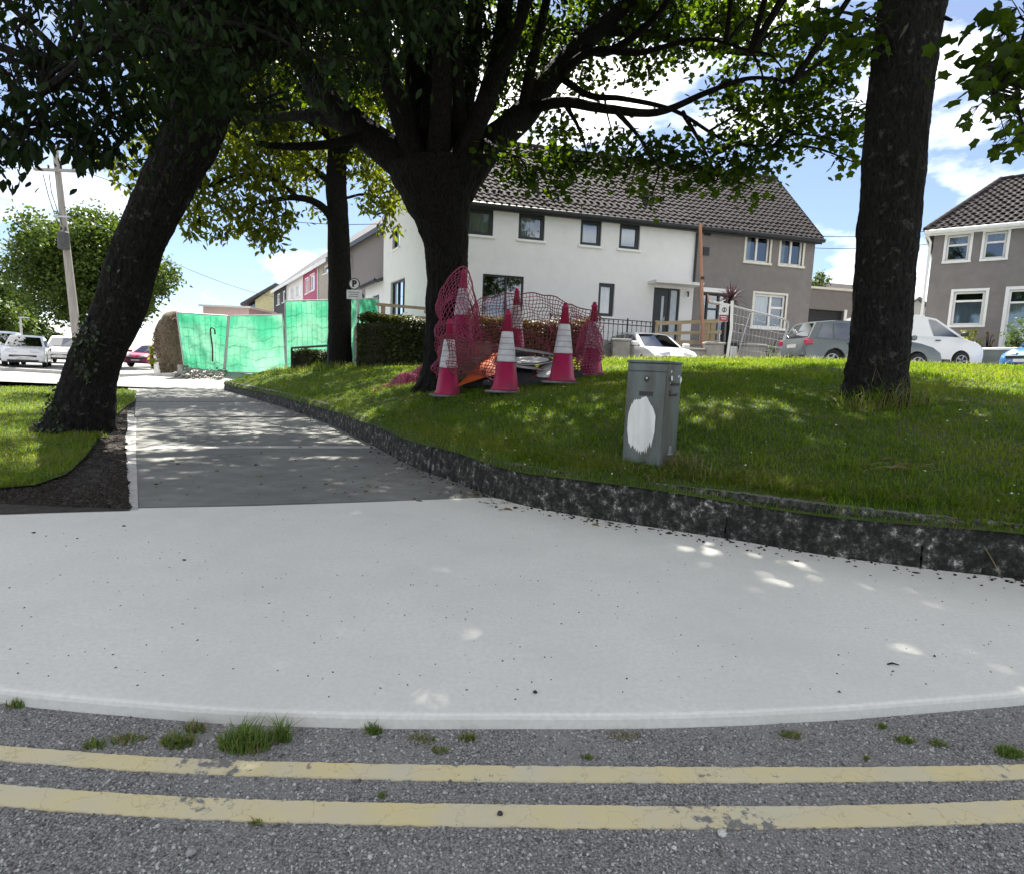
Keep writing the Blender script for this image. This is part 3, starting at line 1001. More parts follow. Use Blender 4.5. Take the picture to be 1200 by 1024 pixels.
def leaf_frames(n, g, droop):
    """tip direction, side and normal for n leaves; droop 0 = level, 1 = hanging"""
    a = g.uniform(0, 6.283, n)
    dz = -np.abs(g.normal(droop * 1.6, .5 + .3 * droop, n))
    f = np.stack([np.cos(a), np.sin(a), dz], 1)
    f /= np.linalg.norm(f, axis=1)[:, None]
    up = np.tile(np.array([[0, 0, 1.]]), (n, 1)) + g.normal(0, .45 + droop * .5, (n, 3))
    s = np.cross(f, up); s /= np.linalg.norm(s, axis=1)[:, None] + 1e-9
    nn = np.cross(s, f)
    return f, s, nn

def leaf_cloud(name, C, size, tpl, m, parent, droop=.3, seed=1, only=None):
    g = np.random.default_rng(seed)
    T, Fc = tpl
    n = len(C)
    f, s, nn = leaf_frames(n, g, droop)
    sz = np.asarray(size).reshape(-1, 1, 1) * np.ones((n, 1, 1))
    curl = g.normal(1, .8, (n, 1, 1))
    V = C[:, None] + sz * (T[None, :, 0:1] * s[:, None] + T[None, :, 1:2] * f[:, None] + curl * T[None, :, 2:3] * nn[:, None])
    Fa = (np.array(Fc)[None] + len(T) * np.arange(n)[:, None, None]).reshape(-1, 3)
    return fast_mesh(name, V.reshape(-1, 3), Fa, m, parent)

def sprays(center, rx, rz, n, g, per=14, sr=.22):
    """leaf points gathered in small sprays within an ellipsoid; returns leaf points and spray centres"""
    k = max(1, n // per)
    u = g.normal(0, 1, (k, 3)); u /= np.linalg.norm(u, axis=1)[:, None]
    c = np.array(center) + u * (g.random((k, 1)) ** .45) * np.array([rx, rx, rz])
    L = c[g.integers(0, k, n)] + g.normal(0, 1, (n, 3)) * np.array([sr, sr, sr * .5])
    return L, c

def limb(pts, r0, r1, m, parent, base, name='branch', sides=14, rough=.10, step=6, own_r=None):
    P = smooth_path(pts, step)
    n = len(P)
    rr = [r0 + (r1 - r0) * (i / (n - 1)) ** .8 for i in range(n)] if own_r is None else [float(x) for x in np.interp(np.linspace(0, 1, n), np.linspace(0, 1, len(own_r)), own_r)]
    mb = MB()
    mb.tube([Vector(p) - base for p in P], rr, sides, rough=rough)
    mb.build(name, m, parent, smooth=True)
    return [(Vector(p), r) for p, r in zip(P, rr)]

def trunk_px(rows, depth, m, parent, base, sides=44, lean_depth=0):
    """rows of (px, py, width px) followed at a depth that may drift"""
    P, W = [], []
    for i, (px, py, w) in enumerate(rows):
        d = depth + lean_depth * i / (len(rows) - 1)
        a_, b_ = rows[max(i - 1, 0)], rows[min(i + 1, len(rows) - 1)]
        lean = math.atan2(abs(b_[0] - a_[0]), abs(b_[1] - a_[1]))
        off = 1 / math.sqrt(1 + ((px - CX) / FOCAL) ** 2)
        P.append(tuple(at_y(px, py, d))); W.append(w / 2 * d / FOCAL * math.cos(lean) * off)
    pts = smooth_path(P, 8)
    rad = np.interp(np.linspace(0, len(W) - 1, len(pts)), range(len(W)), W)
    # dense rings with ridged bark
    D, Rr = [], []
    for i in range(len(pts) - 1):
        for t in (0, .5):
            D.append(Vector(pts[i] * (1 - t) + pts[i + 1] * t) - base); Rr.append(rad[i] * (1 - t) + rad[i + 1] * t)
    D.append(Vector(pts[-1]) - base); Rr.append(rad[-1])
    mb = MB()
    mb.tube(D, Rr, sides, rough=.03, ridge=.035)
    mb.build('trunk', m, parent, smooth=True)
    return [(Vector(p), r) for p, r in zip(pts, rad)]

def crown(root, base, clusters, skel, leaf_m, tpl, size, droop, seed, twig_m, per=14, sr=.22, name='crown', twigs=True):
    """clusters: (centre, rx, rz, n)"""
    g = np.random.default_rng(seed)
    L = []
    tw = MB()
    sk = np.array([tuple(p) for p, r in skel])
    for c, rx, rz, n in clusters:
        pts, cen = sprays(c, rx, rz, n, g, per, sr)
        L.append(pts)
        if not twigs:
            continue
        cv = Vector(c)
        d = np.linalg.norm(sk - np.array(tuple(c)) + np.array([0, 0, .3]), axis=1)
        a = Vector(sk[int(np.argmin(d))])
        if (a - cv).length < 4.5:
            midp = a.lerp(cv, .5) + Vector((g.normal(0, .12), g.normal(0, .12), .12 * (a - cv).length))
            q = smooth_path([tuple(a), tuple(midp), tuple(cv)], 4)
            r_ = .012 + .012 * min(3, (a - cv).length)
            tw.tube([Vector(x) - base for x in q], np.linspace(r_, .008, len(q)), 6, rough=.1)
        for e in cen[:10]:
            ev = Vector(e)
            mid = cv.lerp(ev, .5) + Vector((g.normal(0, .05), g.normal(0, .05), .04))
            tw.tube([cv - base, mid - base, ev - base], [.008, .006, .003], 4, cap=False)
    L = np.concatenate(L)
    o = leaf_cloud(name, L - np.array(tuple(base)), g.uniform(.7, 1.25, len(L)) * size, tpl, leaf_m, root, droop, seed)
    o['kind'] = 'stuff'
    if tw.v:
        t = tw.build('twigs', twig_m, root)
        t['kind'] = 'stuff'
    return L

def overhead(x0, x1, y0, y1, step, h0, h1, n, seed, skip=.02, zg=0, low=None, span=(150, 465)):
    """leaf sprays added between the sun and a stretch of ground, to shade it"""
    g = np.random.default_rng(seed)
    out = []
    x = x0
    while x < x1:
        y = y0
        while y < y1:
            if g.random() > skip:
                h = g.uniform(h0, h1)
                c = Vector((x + g.uniform(-.3, .3) * step, y + g.uniform(-.3, .3) * step, zg)) + SUN_DIR * (h / SUN_DIR.z)
                q = project(c)
                if q[1] < -45 or (low and span[0] < q[0] < span[1] and q[1] < low):
                    out.append((tuple(c), step * .75, .4, n))
            y += step
        x += step
    return out

# ---- leaning tree on the verge
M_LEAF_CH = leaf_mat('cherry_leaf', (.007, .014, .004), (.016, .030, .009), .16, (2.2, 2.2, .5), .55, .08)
base = on_surface(95, 505, verge_z)
lean_tree = thing('leaning_tree', 'thick dark leaning tree with lichened bark on the left verge beside the path', 'tree', base)
DL = base.y
rows = [(86, 530, 150), (90, 514, 116), (94, 498, 92), (101, 470, 75), (107, 438, 68), (122, 400, 66), (139, 365, 66), (152, 320, 64), (166, 280, 62), (180, 250, 66), (195, 219, 68), (209, 190, 70), (222, 165, 72), (240, 110, 74), (255, 60, 72)]
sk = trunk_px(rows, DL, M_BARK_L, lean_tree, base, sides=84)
# root flare
for dx, dy in ():
    limb([tuple(base + Vector((.12 + dx * .2, dy * .3, .5))), tuple(base + Vector((dx * .8, dy * .8, .16))), tuple(base + Vector((dx * .72, dy * .72, -.14)))], .16, .10, M_BARK_L, lean_tree, base, 'root', 10)
top = Vector(at_y(255, 60, DL))
skl = list(sk)
for tgt, r0, r1 in ((( -1.6, 6.2, 6.6), .24, .06), ((-4.9, 6.0, 5.6), .2, .05), ((-3.0, 10.6, 7.4), .24, .06), ((-2.2, 4.4, 5.6), .2, .04), ((-4.2, 7.6, 8.6), .26, .06), ((.6, 7.4, 6.2), .2, .05), ((-6.4, 4.8, 4.8), .16, .04)):
    t = Vector(tgt)
    m_ = top.lerp(t, .5) + Vector((0, 0, .35))
    skl += limb([tuple(top - Vector((0, 0, .3))), tuple(m_), tuple(t)], r0, r1, M_BARK_L, lean_tree, base)
skl += limb([tuple(at_y(150, 40, 5.2)), tuple(at_y(60, 70, 4.9)), tuple(at_y(48, 110, 4.7)), tuple(at_y(20, 165, 4.6))], .03, .008, M_BARK, lean_tree, base, sides=6)
cl = []
g = np.random.default_rng(5)
for px in range(-120, 560, 46):
    for py in range(-180, 112, 40):
        ylim = np.interp(px, [-120, 0, 60, 130, 250, 380, 460, 560], [120, 130, 70, 110, 104, 90, 40, 0])
        if py > ylim: continue
        y = g.uniform(4.3, 8.6) if px < 300 else g.uniform(4.8, 8.0)
        c = at_y(px + g.uniform(-20, 20), py + g.uniform(-14, 14), y)
        cl.append((tuple(c), .5 * y / 6 + .1, .34 * y / 6 + .1, 190 if px > 110 else 70))
for px, py, y, r, n in ((12, 150, 4.6, .22, 75), (20, 180, 4.5, .17, 40), (4, 195, 4.6, .16, 30), (78, 120, 4.8, .24, 70), (92, 150, 5, .18, 45), (80, 70, 5, .25, 60), (112, 160, 5.2, .2, 60), (128, 180, 5.2, .17, 42), (135, 140, 5.4, .3, 80), (165, 115, 5.6, .3, 90), (200, 100, 6, .35, 90), (40, 60, 4.8, .2, 26), (15, 90, 4.6, .3, 80), (190, 140, 6.2, .25, 40), (300, 110, 6.2, .3, 70), (280, 130, 6.6, .2, 30), (420, 70, 6.2, .35, 60), (520, 15, 5, .3, 60)):
    cl.append((tuple(at_y(px, py, y)), r, r * .8, n))
for _ in range(95):                     # the rest of the crown, above and around the frame
    a, r = g.uniform(0, 6.283), 4.6 * math.sqrt(g.random())
    cl.append(((-2.8 + r * math.cos(a), 6.3 + r * math.sin(a), 5.6 + (1 - (r / 4.8) ** 2) * g.uniform(.6, 3.4)), .8, .5, 260))
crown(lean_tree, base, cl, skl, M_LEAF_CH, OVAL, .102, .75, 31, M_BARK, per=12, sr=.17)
crown(lean_tree, base, overhead(-5.5, .5, .3, 4.6, .6, 7.2, 9.4, 150, 101) + overhead(-9.0, -1.0, 4.8, 8.0, .85, 7.6, 9.6, 150, 105, .06) + overhead(-8.0, -1.2, 7.6, 14.5, .85, 9.4, 13.2, 170, 108, .05, 0, 92, (70, 540)), skl, M_LEAF_CH, DIAM, .18, .6, 33, M_BARK, per=12, sr=.2, name='upper_shade_crown')  # sprays added to shade the apron, verge and path, largely unseen
# leaves that hang singly against the sky
gl_ = np.random.default_rng(77)
leaf_meshes = []
for k in range(6):
    T, Fc = OVAL
    V = T.copy(); V[:, 2] *= gl_.uniform(.3, 2.2); V[:, 0] *= gl_.uniform(.8, 1.15)
    V[:, 2] += -.12 * gl_.uniform(.2, 1.5) * V[:, 1] ** 2
    me = bpy.data.meshes.new('leaf'); me.from_pydata([tuple(v) for v in V], [], Fc); me.materials.append(M_LEAF_CH); me.update()
    leaf_meshes.append(me)
def hang_leaf(p, size, root, base, meshes, droop=1.0):
    a = gl_.uniform(0, 6.283)
    f = Vector((math.cos(a), math.sin(a), -abs(gl_.normal(1.7 * droop, .6)))).normalized()
    s = f.cross(Vector((gl_.normal(0, .7), gl_.normal(0, .7), 1))).normalized()
    nn = s.cross(f)
    o = bpy.data.objects.new('leaf', meshes[int(gl_.integers(0, len(meshes)))])
    scene.collection.objects.link(o)
    o.parent = root
    M = Matrix.Identity(4)
    for i in range(3):
        M[i][0], M[i][1], M[i][2], M[i][3] = s[i] * size, f[i] * size, nn[i] * size, (p - base)[i]
    o.matrix_local = M
sprig = MB()
for px, py, y, n, spread in ((3, 185, 4.5, 10, 20), (20, 195, 4.4, 14, 16), (38, 190, 4.5, 10, 12), (85, 195, 4.7, 9, 10), (93, 203, 4.7, 8, 8), (75, 175, 4.8, 8, 12), (104, 190, 5.0, 12, 14), (122, 200, 5.1, 14, 10), (132, 195, 5.2, 10, 12), (112, 175, 5.1, 10, 14), (60, 145, 4.7, 8, 12), (30, 135, 4.5, 12, 18), (70, 90, 4.8, 12, 20), (150, 160, 5.5, 10, 14), (45, 165, 4.6, 6, 10), (10, 130, 4.4, 12, 20), (175, 150, 5.8, 8, 14), (140, 125, 5.4, 10, 18)):
    c0 = at_y(px, py - 22, y)
    for k in range(n):
        p = at_y(px + gl_.normal(0, spread * .6), py - 20 + gl_.normal(0, spread * .45), y + gl_.normal(0, .12))
        hang_leaf(p, gl_.uniform(.09, .145), lean_tree, base, leaf_meshes)
        sprig.tube([c0 - base, c0.lerp(p, .6) + Vector((0, 0, .03)) - base, p - base], [.004, .003, .002], 3, cap=False)
    up_ = c0 + Vector((gl_.normal(0, .15), gl_.normal(.2, .1), .5))
    sprig.tube([up_ - base, c0 - base], [.008, .004], 4, cap=False)
sprig.build('leaf_stalks', M_BARK, lean_tree)['kind'] = 'stuff'
# ivy creeping up the sunless side
P = []
for _ in range(900):
    p, r = sk[rnd.randrange(6, len(sk) * 5 // 10)]
    a = rnd.uniform(math.pi * .75, math.pi * 1.7)
    P.append(tuple(p + Vector((math.cos(a) * r * 1.05, math.sin(a) * r * 1.05, rnd.uniform(-.2, .2)))))
P = [p for p in P if math.sin(p[2] * 3.1 + p[0] * 6) > .1]
o = leaf_cloud('ivy', np.array(P) - np.array(tuple(base)), .075, DIAM, leaf_mat('ivy_leaf', (.02, .035, .012), (.06, .085, .04), .1), lean_tree, .8, 3)
o['kind'] = 'stuff'

# ---- big many-stemmed tree on the bank
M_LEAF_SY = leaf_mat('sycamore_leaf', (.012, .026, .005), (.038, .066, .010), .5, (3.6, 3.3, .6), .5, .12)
base = on_surface(521, 452, lawn_z)
big_tree = thing('spreading_tree', 'big dark spreading tree with many stems standing behind the traffic cones', 'tree', base)
DB = base.y
rows = [(519, 462, 78), (520, 450, 62), (522, 425, 52), (523, 380, 48), (524, 330, 46), (523, 290, 50), (519, 260, 60), (514, 235, 78), (511, 212, 96), (510, 198, 104)]
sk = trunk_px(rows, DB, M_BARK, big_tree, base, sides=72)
for a in (215, 260, 300, 345, 30, 110):
    dx, dy = math.cos(math.radians(a)), math.sin(math.radians(a))
    limb([tuple(base + Vector((dx * .18, dy * .18, .45))), tuple(base + Vector((dx * .36, dy * .36, .10))), tuple(base + Vector((dx * .55, dy * .55, -.1)))], .16, .07, M_BARK, big_tree, base, 'root', 10)
LIMBS = [([(500, 228, 0), (470, 190, .0), (420, 152, .1), (390, 125, .2), (365, 95, .5), (330, 20, .9), (300, -60, 1.3)], 46, 18),
         ([(410, 150, .1), (360, 136, .4), (310, 140, .9), (278, 134, 1.2)], 16, 6),
         ([(430, 158, 0), (380, 170, -.5), (330, 172, -1), (300, 168, -1.2)], 12, 5),
         ([(500, 222, 0), (474, 150, -.3), (455, 90, -.6), (436, 30, -.8), (420, -60, -1.2)], 29, 14),
         ([(506, 215, .1), (490, 130, .4), (484, 60, .6), (478, -40, .9)], 32, 16),
         ([(512, 212, -.1), (516, 140, -.5), (518, 60, -.9), (512, -50, -1.4)], 28, 15),
         ([(520, 214, .1), (538, 140, .6), (552, 70, 1.0), (560, -40, 1.4)], 36, 18),
         ([(524, 218, -.1), (552, 160, -.2), (575, 100, -.4), (588, 40, -.5), (598, -50, -.9)], 28, 14),
         ([(534, 225, .1), (570, 175, .3), (612, 135, .6), (646, 92, .8), (680, 55, 1.1), (720, 18, 1.5), (770, -30, 2)], 42, 16),
         ([(600, 145, .6), (628, 110, 1.4), (650, 85, 1.8), (690, 40, 2.4)], 16, 9),
         ([(655, 90, .8), (690, 112, .3), (730, 116, -.2), (790, 130, -.6), (850, 165, -1), (905, 172, -1.3)], 9, 1.5),
         ([(618, 128, .6), (660, 120, .0), (710, 128, -.6), (770, 132, -.8), (830, 108, -1.2), (880, 92, -1.5), (930, 96, -1.7)], 14, 2),
         ([(640, 105, .8), (690, 62, .5), (750, 62, 0), (820, 46, -.4), (880, 60, -.8)], 12, 2),
         ([(700, 36, 1.3), (760, 40, 1.8), (850, 60, 2.2), (930, 66, 2.4)], 13, 5),
         ([(560, 160, .2), (585, 176, -.8), (610, 186, -1.2)], 7, 2),
         ([(540, 165, .1), (536, 90, -.6), (534, 40, -1.0), (528, -40, -1.5)], 15, 9), ([(500, 150, -.2), (502, 90, .5), (508, 30, 1.0), (505, -50, 1.6)], 15, 9),
         ([(572, 110, -.4), (596, 60, -1.0), (612, 20, -1.4), (630, -40, -1.8)], 14, 8), ([(470, 140, -.3), (452, 70, .2), (446, 10, .6), (440, -50, .9)], 16, 9),
         ([(612, 138, .6), (622, 80, .2), (634, 30, 0), (650, -40, -.4)], 15, 8), ([(556, 160, -.1), (588, 96, .8), (606, 30, 1.3), (616, -40, 1.8)], 14, 8),
         ([(680, 55, 1.1), (716, 60, .8), (768, 20, .4), (800, -30, .2)], 12, 6), ([(720, 128, -.7), (748, 160, -1.1), (772, 196, -1.3)], 6, 1.5), ([(660, 119, 0), (678, 150, -.4), (690, 186, -.8)], 6, 1.5), ([(800, 132, -.6), (822, 170, -1), (840, 206, -1.2)], 5, 1.5)]
skb = list(sk)
for pts, w0, w1 in LIMBS:
    P = [tuple(at_y(px, py, DB + d)) for px, py, d in pts]
    skb += limb(P, w0 / 2 * DB / FOCAL, w1 / 2 * DB / FOCAL, M_BARK, big_tree, base, sides=16)
cl = []
g = np.random.default_rng(9)
for px, py, dy, r, n in ((600, 190, -1, .35, 80), (622, 205, -1, .22, 40), (650, 190, -.6, .4, 90), (655, 222, -.8, .15, 22), (690, 190, -.5, .4, 90), (735, 192, -.8, .4, 90), (775, 185, -.8, .45, 110), (765, 225, -.9, .14, 16), (812, 195, -.8, .4, 100), (850, 178, -1, .45, 120), (880, 196, -1, .3, 70), (905, 165, -1.2, .4, 100), (838, 212, -1.1, .18, 26), (882, 222, -1, .15, 18), (940, 130, -1.4, .4, 110), (925, 95, -.6, .4, 100), (975, 90, -1.2, .4, 110), (1000, 130, -1.5, .3, 70), (985, 165, -1.6, .22, 40), (1000, 190, -1.6, .12, 14), (1010, 50, -1, .4, 100), (950, 40, 0, .5, 120), (890, 40, .6, .5, 110), (860, 100, .4, .4, 80), (800, 60, 1, .4, 60), (840, 20, 1.4, .5, 100), (770, 20, 2, .4, 80), (720, 165, .6, .35, 60), (660, 155, 1.0, .35, 60), (760, 95, 1.6, .3, 30), (690, 95, 2, .4, 60), (860, 130, -.4, .4, 90), (900, 125, -.2, .4, 80), (700, 10, 2.2, .6, 120), (640, 40, 2.2, .55, 120), (620, 80, 2.4, .4, 70)):
    cl.append((tuple(at_y(px, py, DB + dy)), r, r * .75, int(n * 2.0)))
for _ in range(70):                    # leaves seen between the stems, beyond them
    px, py = g.uniform(330, 900), g.uniform(-40, 150) ** 1.0
    if py > 60 + 60 * g.random() and px > 640: continue
    dy = g.uniform(1.2, 4.2)
    cl.append((tuple(at_y(px, py, DB + dy)), .55, .4, 130))
cl_hi = []
for _ in range(120):                   # the crown above the frame
    a, r = g.uniform(0, 6.283), 5.4 * math.sqrt(g.random())
    x, y = .6 + r * math.cos(a), DB - .8 + r * math.sin(a)
    z = 7.6 + (1 - (r / 5.8) ** 2) * g.uniform(-.2, 4.2)
    if project((x, y, z - .8))[1] > 10: z += .9
    cl_hi.append(((x, y, z), .95, .55, 160))
cl_hi += overhead(-2.2, .9, .8, 4.4, .7, 7.6, 9.6, 140, 106, 0)  # extra leaf sprays, put in to shade the apron
cl_hi += overhead(-3.5, 2.5, 4.6, 8.6, .9, 8.0, 10.5, 80, 102, .45)  # sparser sprays added to dapple the lawn with shade
crown(big_tree, base, cl_hi, skb, M_LEAF_SY, SYC_BROAD, .112, .3, 42, M_BARK, per=13, sr=.18, name='upper_shade_crown')  # the tree's own upper crown together with the added shade sprays
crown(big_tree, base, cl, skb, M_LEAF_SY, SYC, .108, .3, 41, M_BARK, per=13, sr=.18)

# ---- straight trunk at the right, crown above the frame
base = on_surface(1025, 468, lawn_z)
right_tree = thing('straight_tree', 'tall straight lichen-flecked tree trunk standing alone on the right of the lawn', 'tree', base)
DR = base.y
rows = [(1023, 486, 108), (1024, 470, 90), (1026, 452, 79), (1027, 435, 75), (1031, 400, 72), (1035, 340, 71), (1039, 290, 72), (1045, 220, 73), (1050, 150, 74), (1057, 90, 76), (1064, 40, 76), (1072, -20, 80), (1082, -110, 84), (1090, -180, 86)]
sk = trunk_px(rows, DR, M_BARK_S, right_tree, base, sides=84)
for a in ():
    dx, dy = math.cos(math.radians(a)), math.sin(math.radians(a))
    limb([tuple(base + Vector((dx * .2, dy * .2, .35))), tuple(base + Vector((dx * .29, dy * .29, .08))), tuple(base + Vector((dx * .36, dy * .36, -.1)))], .15, .10, M_BARK_S, right_tree, base, 'root', 10)
top = Vector(at_y(1090, -180, DR))
skr = list(sk)
for tgt, r0 in (((1.4, 6.2, 8.4), .2), ((6.6, 5.4, 8.2), .2), ((3.2, 3.2, 8.0), .18), ((5.0, 8.6, 9.6), .22), ((3.6, 6.0, 10.4), .24), ((1.8, 9.0, 9), .18)):
    t = Vector(tgt)
    skr += limb([tuple(top - Vector((0, 0, .4))), tuple(top.lerp(t, .5) + Vector((0, 0, .4))), tuple(t)], r0, .05, M_BARK_S, right_tree, base)
hb_ = limb([tuple(top), tuple(at_y(1180, -150, 5.2)), tuple(at_y(1215, -30, 4.9)), tuple(at_y(1195, 60, 4.8)), tuple(at_y(1165, 110, 4.8))], .07, .008, M_BARK_S, right_tree, base, sides=8)
skr += hb_
stub = limb([tuple(at_y(1098, 15, DR)), tuple(at_y(1104, 20, DR - .1)), tuple(at_y(1115, 24, DR - .25))], .035, .012, M_BARK_S, right_tree, base, sides=7)
cl = []
g = np.random.default_rng(19)
cl_hi = []
for _ in range(105):
    a, r = g.uniform(0, 6.283), 4.3 * math.sqrt(g.random())
    x, y = 3.9 + r * math.cos(a), 5.9 + r * math.sin(a)
    z = 6.6 + (1 - (r / 4.7) ** 2) * g.uniform(-.2, 4)
    while project((x, y, z - .7))[1] > -20 and y > .5: z += .3
    cl_hi.append(((x, y, z), .9, .55, 165))
for px, py, dy, r, n in ((1195, 20, 4.9, .18, 46), (1180, 55, 4.9, .2, 50), (1160, 95, 4.8, .1, 18), (1190, 110, 4.9, .2, 46), (1198, 145, 4.9, .14, 30), (1205, 75, 5.0, .22, 50), (1230, 60, 5, .3, 70), (1240, 130, 5, .25, 50), (1010, 15, 5.6, .25, 50), (985, 40, 5.8, .25, 50), (1030, 60, 6.4, .15, 24), (960, 10, 5.8, .3, 60)):
    cl.append((tuple(at_y(px, py, dy)), r, r * .9, int(n * .6)))
cl_hi += overhead(.3, 5.5, .3, 4.6, .7, 7.4, 9.6, 200, 103)  # sprays added out of frame to shade the near slab and road
cl_hi += overhead(1.5, 7.5, 5.0, 8.0, .9, 8.0, 10.5, 70, 104, .6)  # thin sprays added above to shade part of the bank
crown(right_tree, base, cl_hi, skr, M_LEAF_SY, SYC_BROAD, .118, .35, 52, M_BARK, per=9, sr=.13, name='upper_shade_crown')  # own crown above the frame plus the sprays added for shade
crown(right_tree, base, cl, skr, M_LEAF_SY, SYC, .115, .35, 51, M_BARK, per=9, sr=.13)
syc_meshes = []
for k in range(5):
    T, Fc = SYC
    V = T.copy(); V[:, 2] *= gl_.uniform(.5, 2.6); V[:, 2] -= .15 * gl_.uniform(0, 1.5) * V[:, 1] ** 2
    me = bpy.data.meshes.new('leaf'); me.from_pydata([tuple(v) for v in V], [], Fc); me.materials.append(M_LEAF_SY); me.update()
    syc_meshes.append(me)
sprig = MB()
for px, py, y, n, sp_ in ((1178, 22, 4.7, 10, 16), (1165, 52, 4.7, 12, 14), (1150, 88, 4.6, 9, 9), (1135, 100, 4.6, 3, 5), (1172, 80, 4.6, 10, 12), (1133, 136, 4.6, 5, 5), (1182, 118, 4.7, 12, 12), (1172, 150, 4.7, 5, 7), (1192, 165, 4.7, 8, 9), (1165, 175, 4.7, 3, 5), (1192, 60, 4.7, 12, 12)):
    c0 = at_y(px + 14, py - 12, y)
    for k in range(n):
        p = at_y(px + gl_.normal(0, sp_ * .7), py + gl_.normal(0, sp_ * .7), y + gl_.normal(0, .1))
        hang_leaf(p, gl_.uniform(.075, .125), right_tree, base, syc_meshes, .5)
        sprig.tube([c0 - base, c0.lerp(p, .6) + Vector((0, 0, .02)) - base, p - base], [.004, .003, .002], 3, cap=False)
    q = min((x for x, r in hb_), key=lambda x: (x - c0).length)
    sprig.tube([q - base, c0 - base], [.006, .004], 4, cap=False)
sprig.build('leaf_stalks', M_BARK, right_tree)['kind'] = 'stuff'

# ---- slimmer tree near the green netting
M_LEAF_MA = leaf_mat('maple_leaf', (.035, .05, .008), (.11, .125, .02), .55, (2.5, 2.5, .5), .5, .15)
base = on_surface(398, 428, lawn_z)
DM = base.y
slim_tree = thing('slim_tree', 'slimmer tree with yellow-green leaves beside the parking sign and green netting', 'tree', base)
rows = [(397, 434, 40), (398, 425, 31), (398, 390, 27), (398, 340, 27), (397, 290, 26), (396, 250, 24), (394, 220, 24), (395, 185, 22), (396, 150, 18), (392, 100, 14), (390, 60, 10)]
sk = trunk_px(rows, DM, M_BARK, slim_tree, base, sides=20)
skm = list(sk)
for pts, w0, w1 in (([(397, 280, 0), (386, 252, -.2), (366, 236, -.5), (338, 232, -1), (312, 238, -1.4)], 13, 4), ([(394, 220, 0), (376, 205, .3), (358, 190, .8), (340, 160, 1.2)], 10, 4), ([(396, 185, 0), (418, 165, -.6), (440, 150, -1)], 8, 3), ([(394, 215, 0), (402, 232, 1), (425, 228, 1.6), (445, 232, 2)], 5, 2), ([(395, 170, 0), (360, 140, -1), (310, 120, -2), (260, 130, -2.4)], 9, 3), ([(352, 235, -.8), (320, 210, -1.2), (280, 205, -2), (240, 220, -2.4)], 6, 3)):
    skm += limb([tuple(at_y(px, py, DM + d)) for px, py, d in pts], w0 / 2 * DM / FOCAL, w1 / 2 * DM / FOCAL, M_BARK, slim_tree, base, sides=10)
cl = []
for px, py, dy, r, n in ((160, 205, -2, .55, 60), (190, 235, -2, .4, 40), (230, 225, -2.2, .8, 150), (235, 262, -2.4, .5, 80), (265, 245, -2, .8, 170), (300, 215, -1.5, .9, 200), (300, 262, -1.8, .6, 100), (315, 285, -1.6, .35, 36), (330, 250, -1, .5, 70), (345, 200, 0, .9, 170), (270, 180, -2, 1.0, 200), (220, 180, -2, .9, 160), (325, 165, -.5, 1.0, 180), (290, 140, -1.5, 1.0, 180), (240, 140, -2, 1.0, 150), (365, 170, .5, .9, 130), (430, 200, .5, .7, 120), (440, 240, .8, .5, 70), (455, 215, 1.2, .6, 70), (425, 170, 0, .8, 130), (458, 265, 1.4, .25, 20), (462, 240, 1.5, .35, 36), (180, 165, -2, .7, 80), (400, 130, 0, 1, 160), (350, 110, -1, 1, 150), (130, 190, -2, .4, 30), (310, 100, -1, 1, 120), (440, 120, 0, 1, 120), (375, 250, 1.0, .4, 24), (390, 60, 0, 1.2, 120), (270, 90, -1, 1, 100)):
    cl.append((tuple(at_y(px, py, DM + dy)), r * 1.15, r * .85, int(n * 2.1)))
cl += overhead(-10.5, -3.0, 12.0, 19.5, .95, 8.4, 11.5, 130, 107, .08, 0, 215)  # sprays added among the leaves to shade the far path
crown(slim_tree, base, cl, skm, M_LEAF_MA, OVAL, .23, .6, 61, M_BARK, per=10, sr=.22)

# ---- round tree and the row of trees along the far road
M_LEAF_FAR = leaf_mat('far_leaf', (.035, .065, .012), (.10, .15, .03), .35, (1.3, 1.3, .5))
M_LEAF_FAR2 = leaf_mat('far_leaf_dark', (.03, .055, .014), (.065, .10, .028), .3, (1.25, 1.3, .5))
def far_tree(name, label, px, py_base, depth, cx, cy, rx_px, ry_px, n, m, leaf, seed, group=None, trunk=.3):
    b = at_y(px, py_base, depth)
    b.z = path_z(b.x, b.y)
    root = thing(name, label, 'tree', b, group=group)
    c = at_y(cx, cy, depth)
    rx, rz = rx_px * depth / FOCAL, ry_px * depth / FOCAL
    mb = MB()
    mb.tube([(0, 0, -.1), tuple((c - b) * .4 + Vector((.05, 0, 0))), tuple(c - b)], [trunk * 1.2, trunk, trunk * .5], 10, rough=.1)
    for k in range(7):
        a = k * .9
        e = (c - b) + Vector((math.cos(a) * rx * .6, math.sin(a) * rx * .6, rz * (.1 + .08 * k)))
        mb.tube([tuple((c - b) * .55), tuple(e * .6 + (c - b) * .38), tuple(e)], [trunk * .5, trunk * .3, trunk * .1], 6)
    mb.build('trunk', M_BARK, root)
    g = np.random.default_rng(seed)
    k = n // 16
    u = g.normal(0, 1, (k, 3)); u /= np.linalg.norm(u, axis=1)[:, None]
    lump = 1 + .16 * np.sin(u[:, 0] * 5 + seed) * np.sin(u[:, 2] * 6 + u[:, 1] * 4)
    cc = np.array(tuple(c - b)) + u * (g.random((k, 1)) ** .33) * lump[:, None] * np.array([rx, rx * .95, rz])
    L = cc[g.integers(0, k, n)] + g.normal(0, 1, (n, 3)) * rx * .06
    o = leaf_cloud('crown', L, g.uniform(.7, 1.3, n) * leaf, DIAM, m, root, .4, seed)
    o['kind'] = 'stuff'
    return root
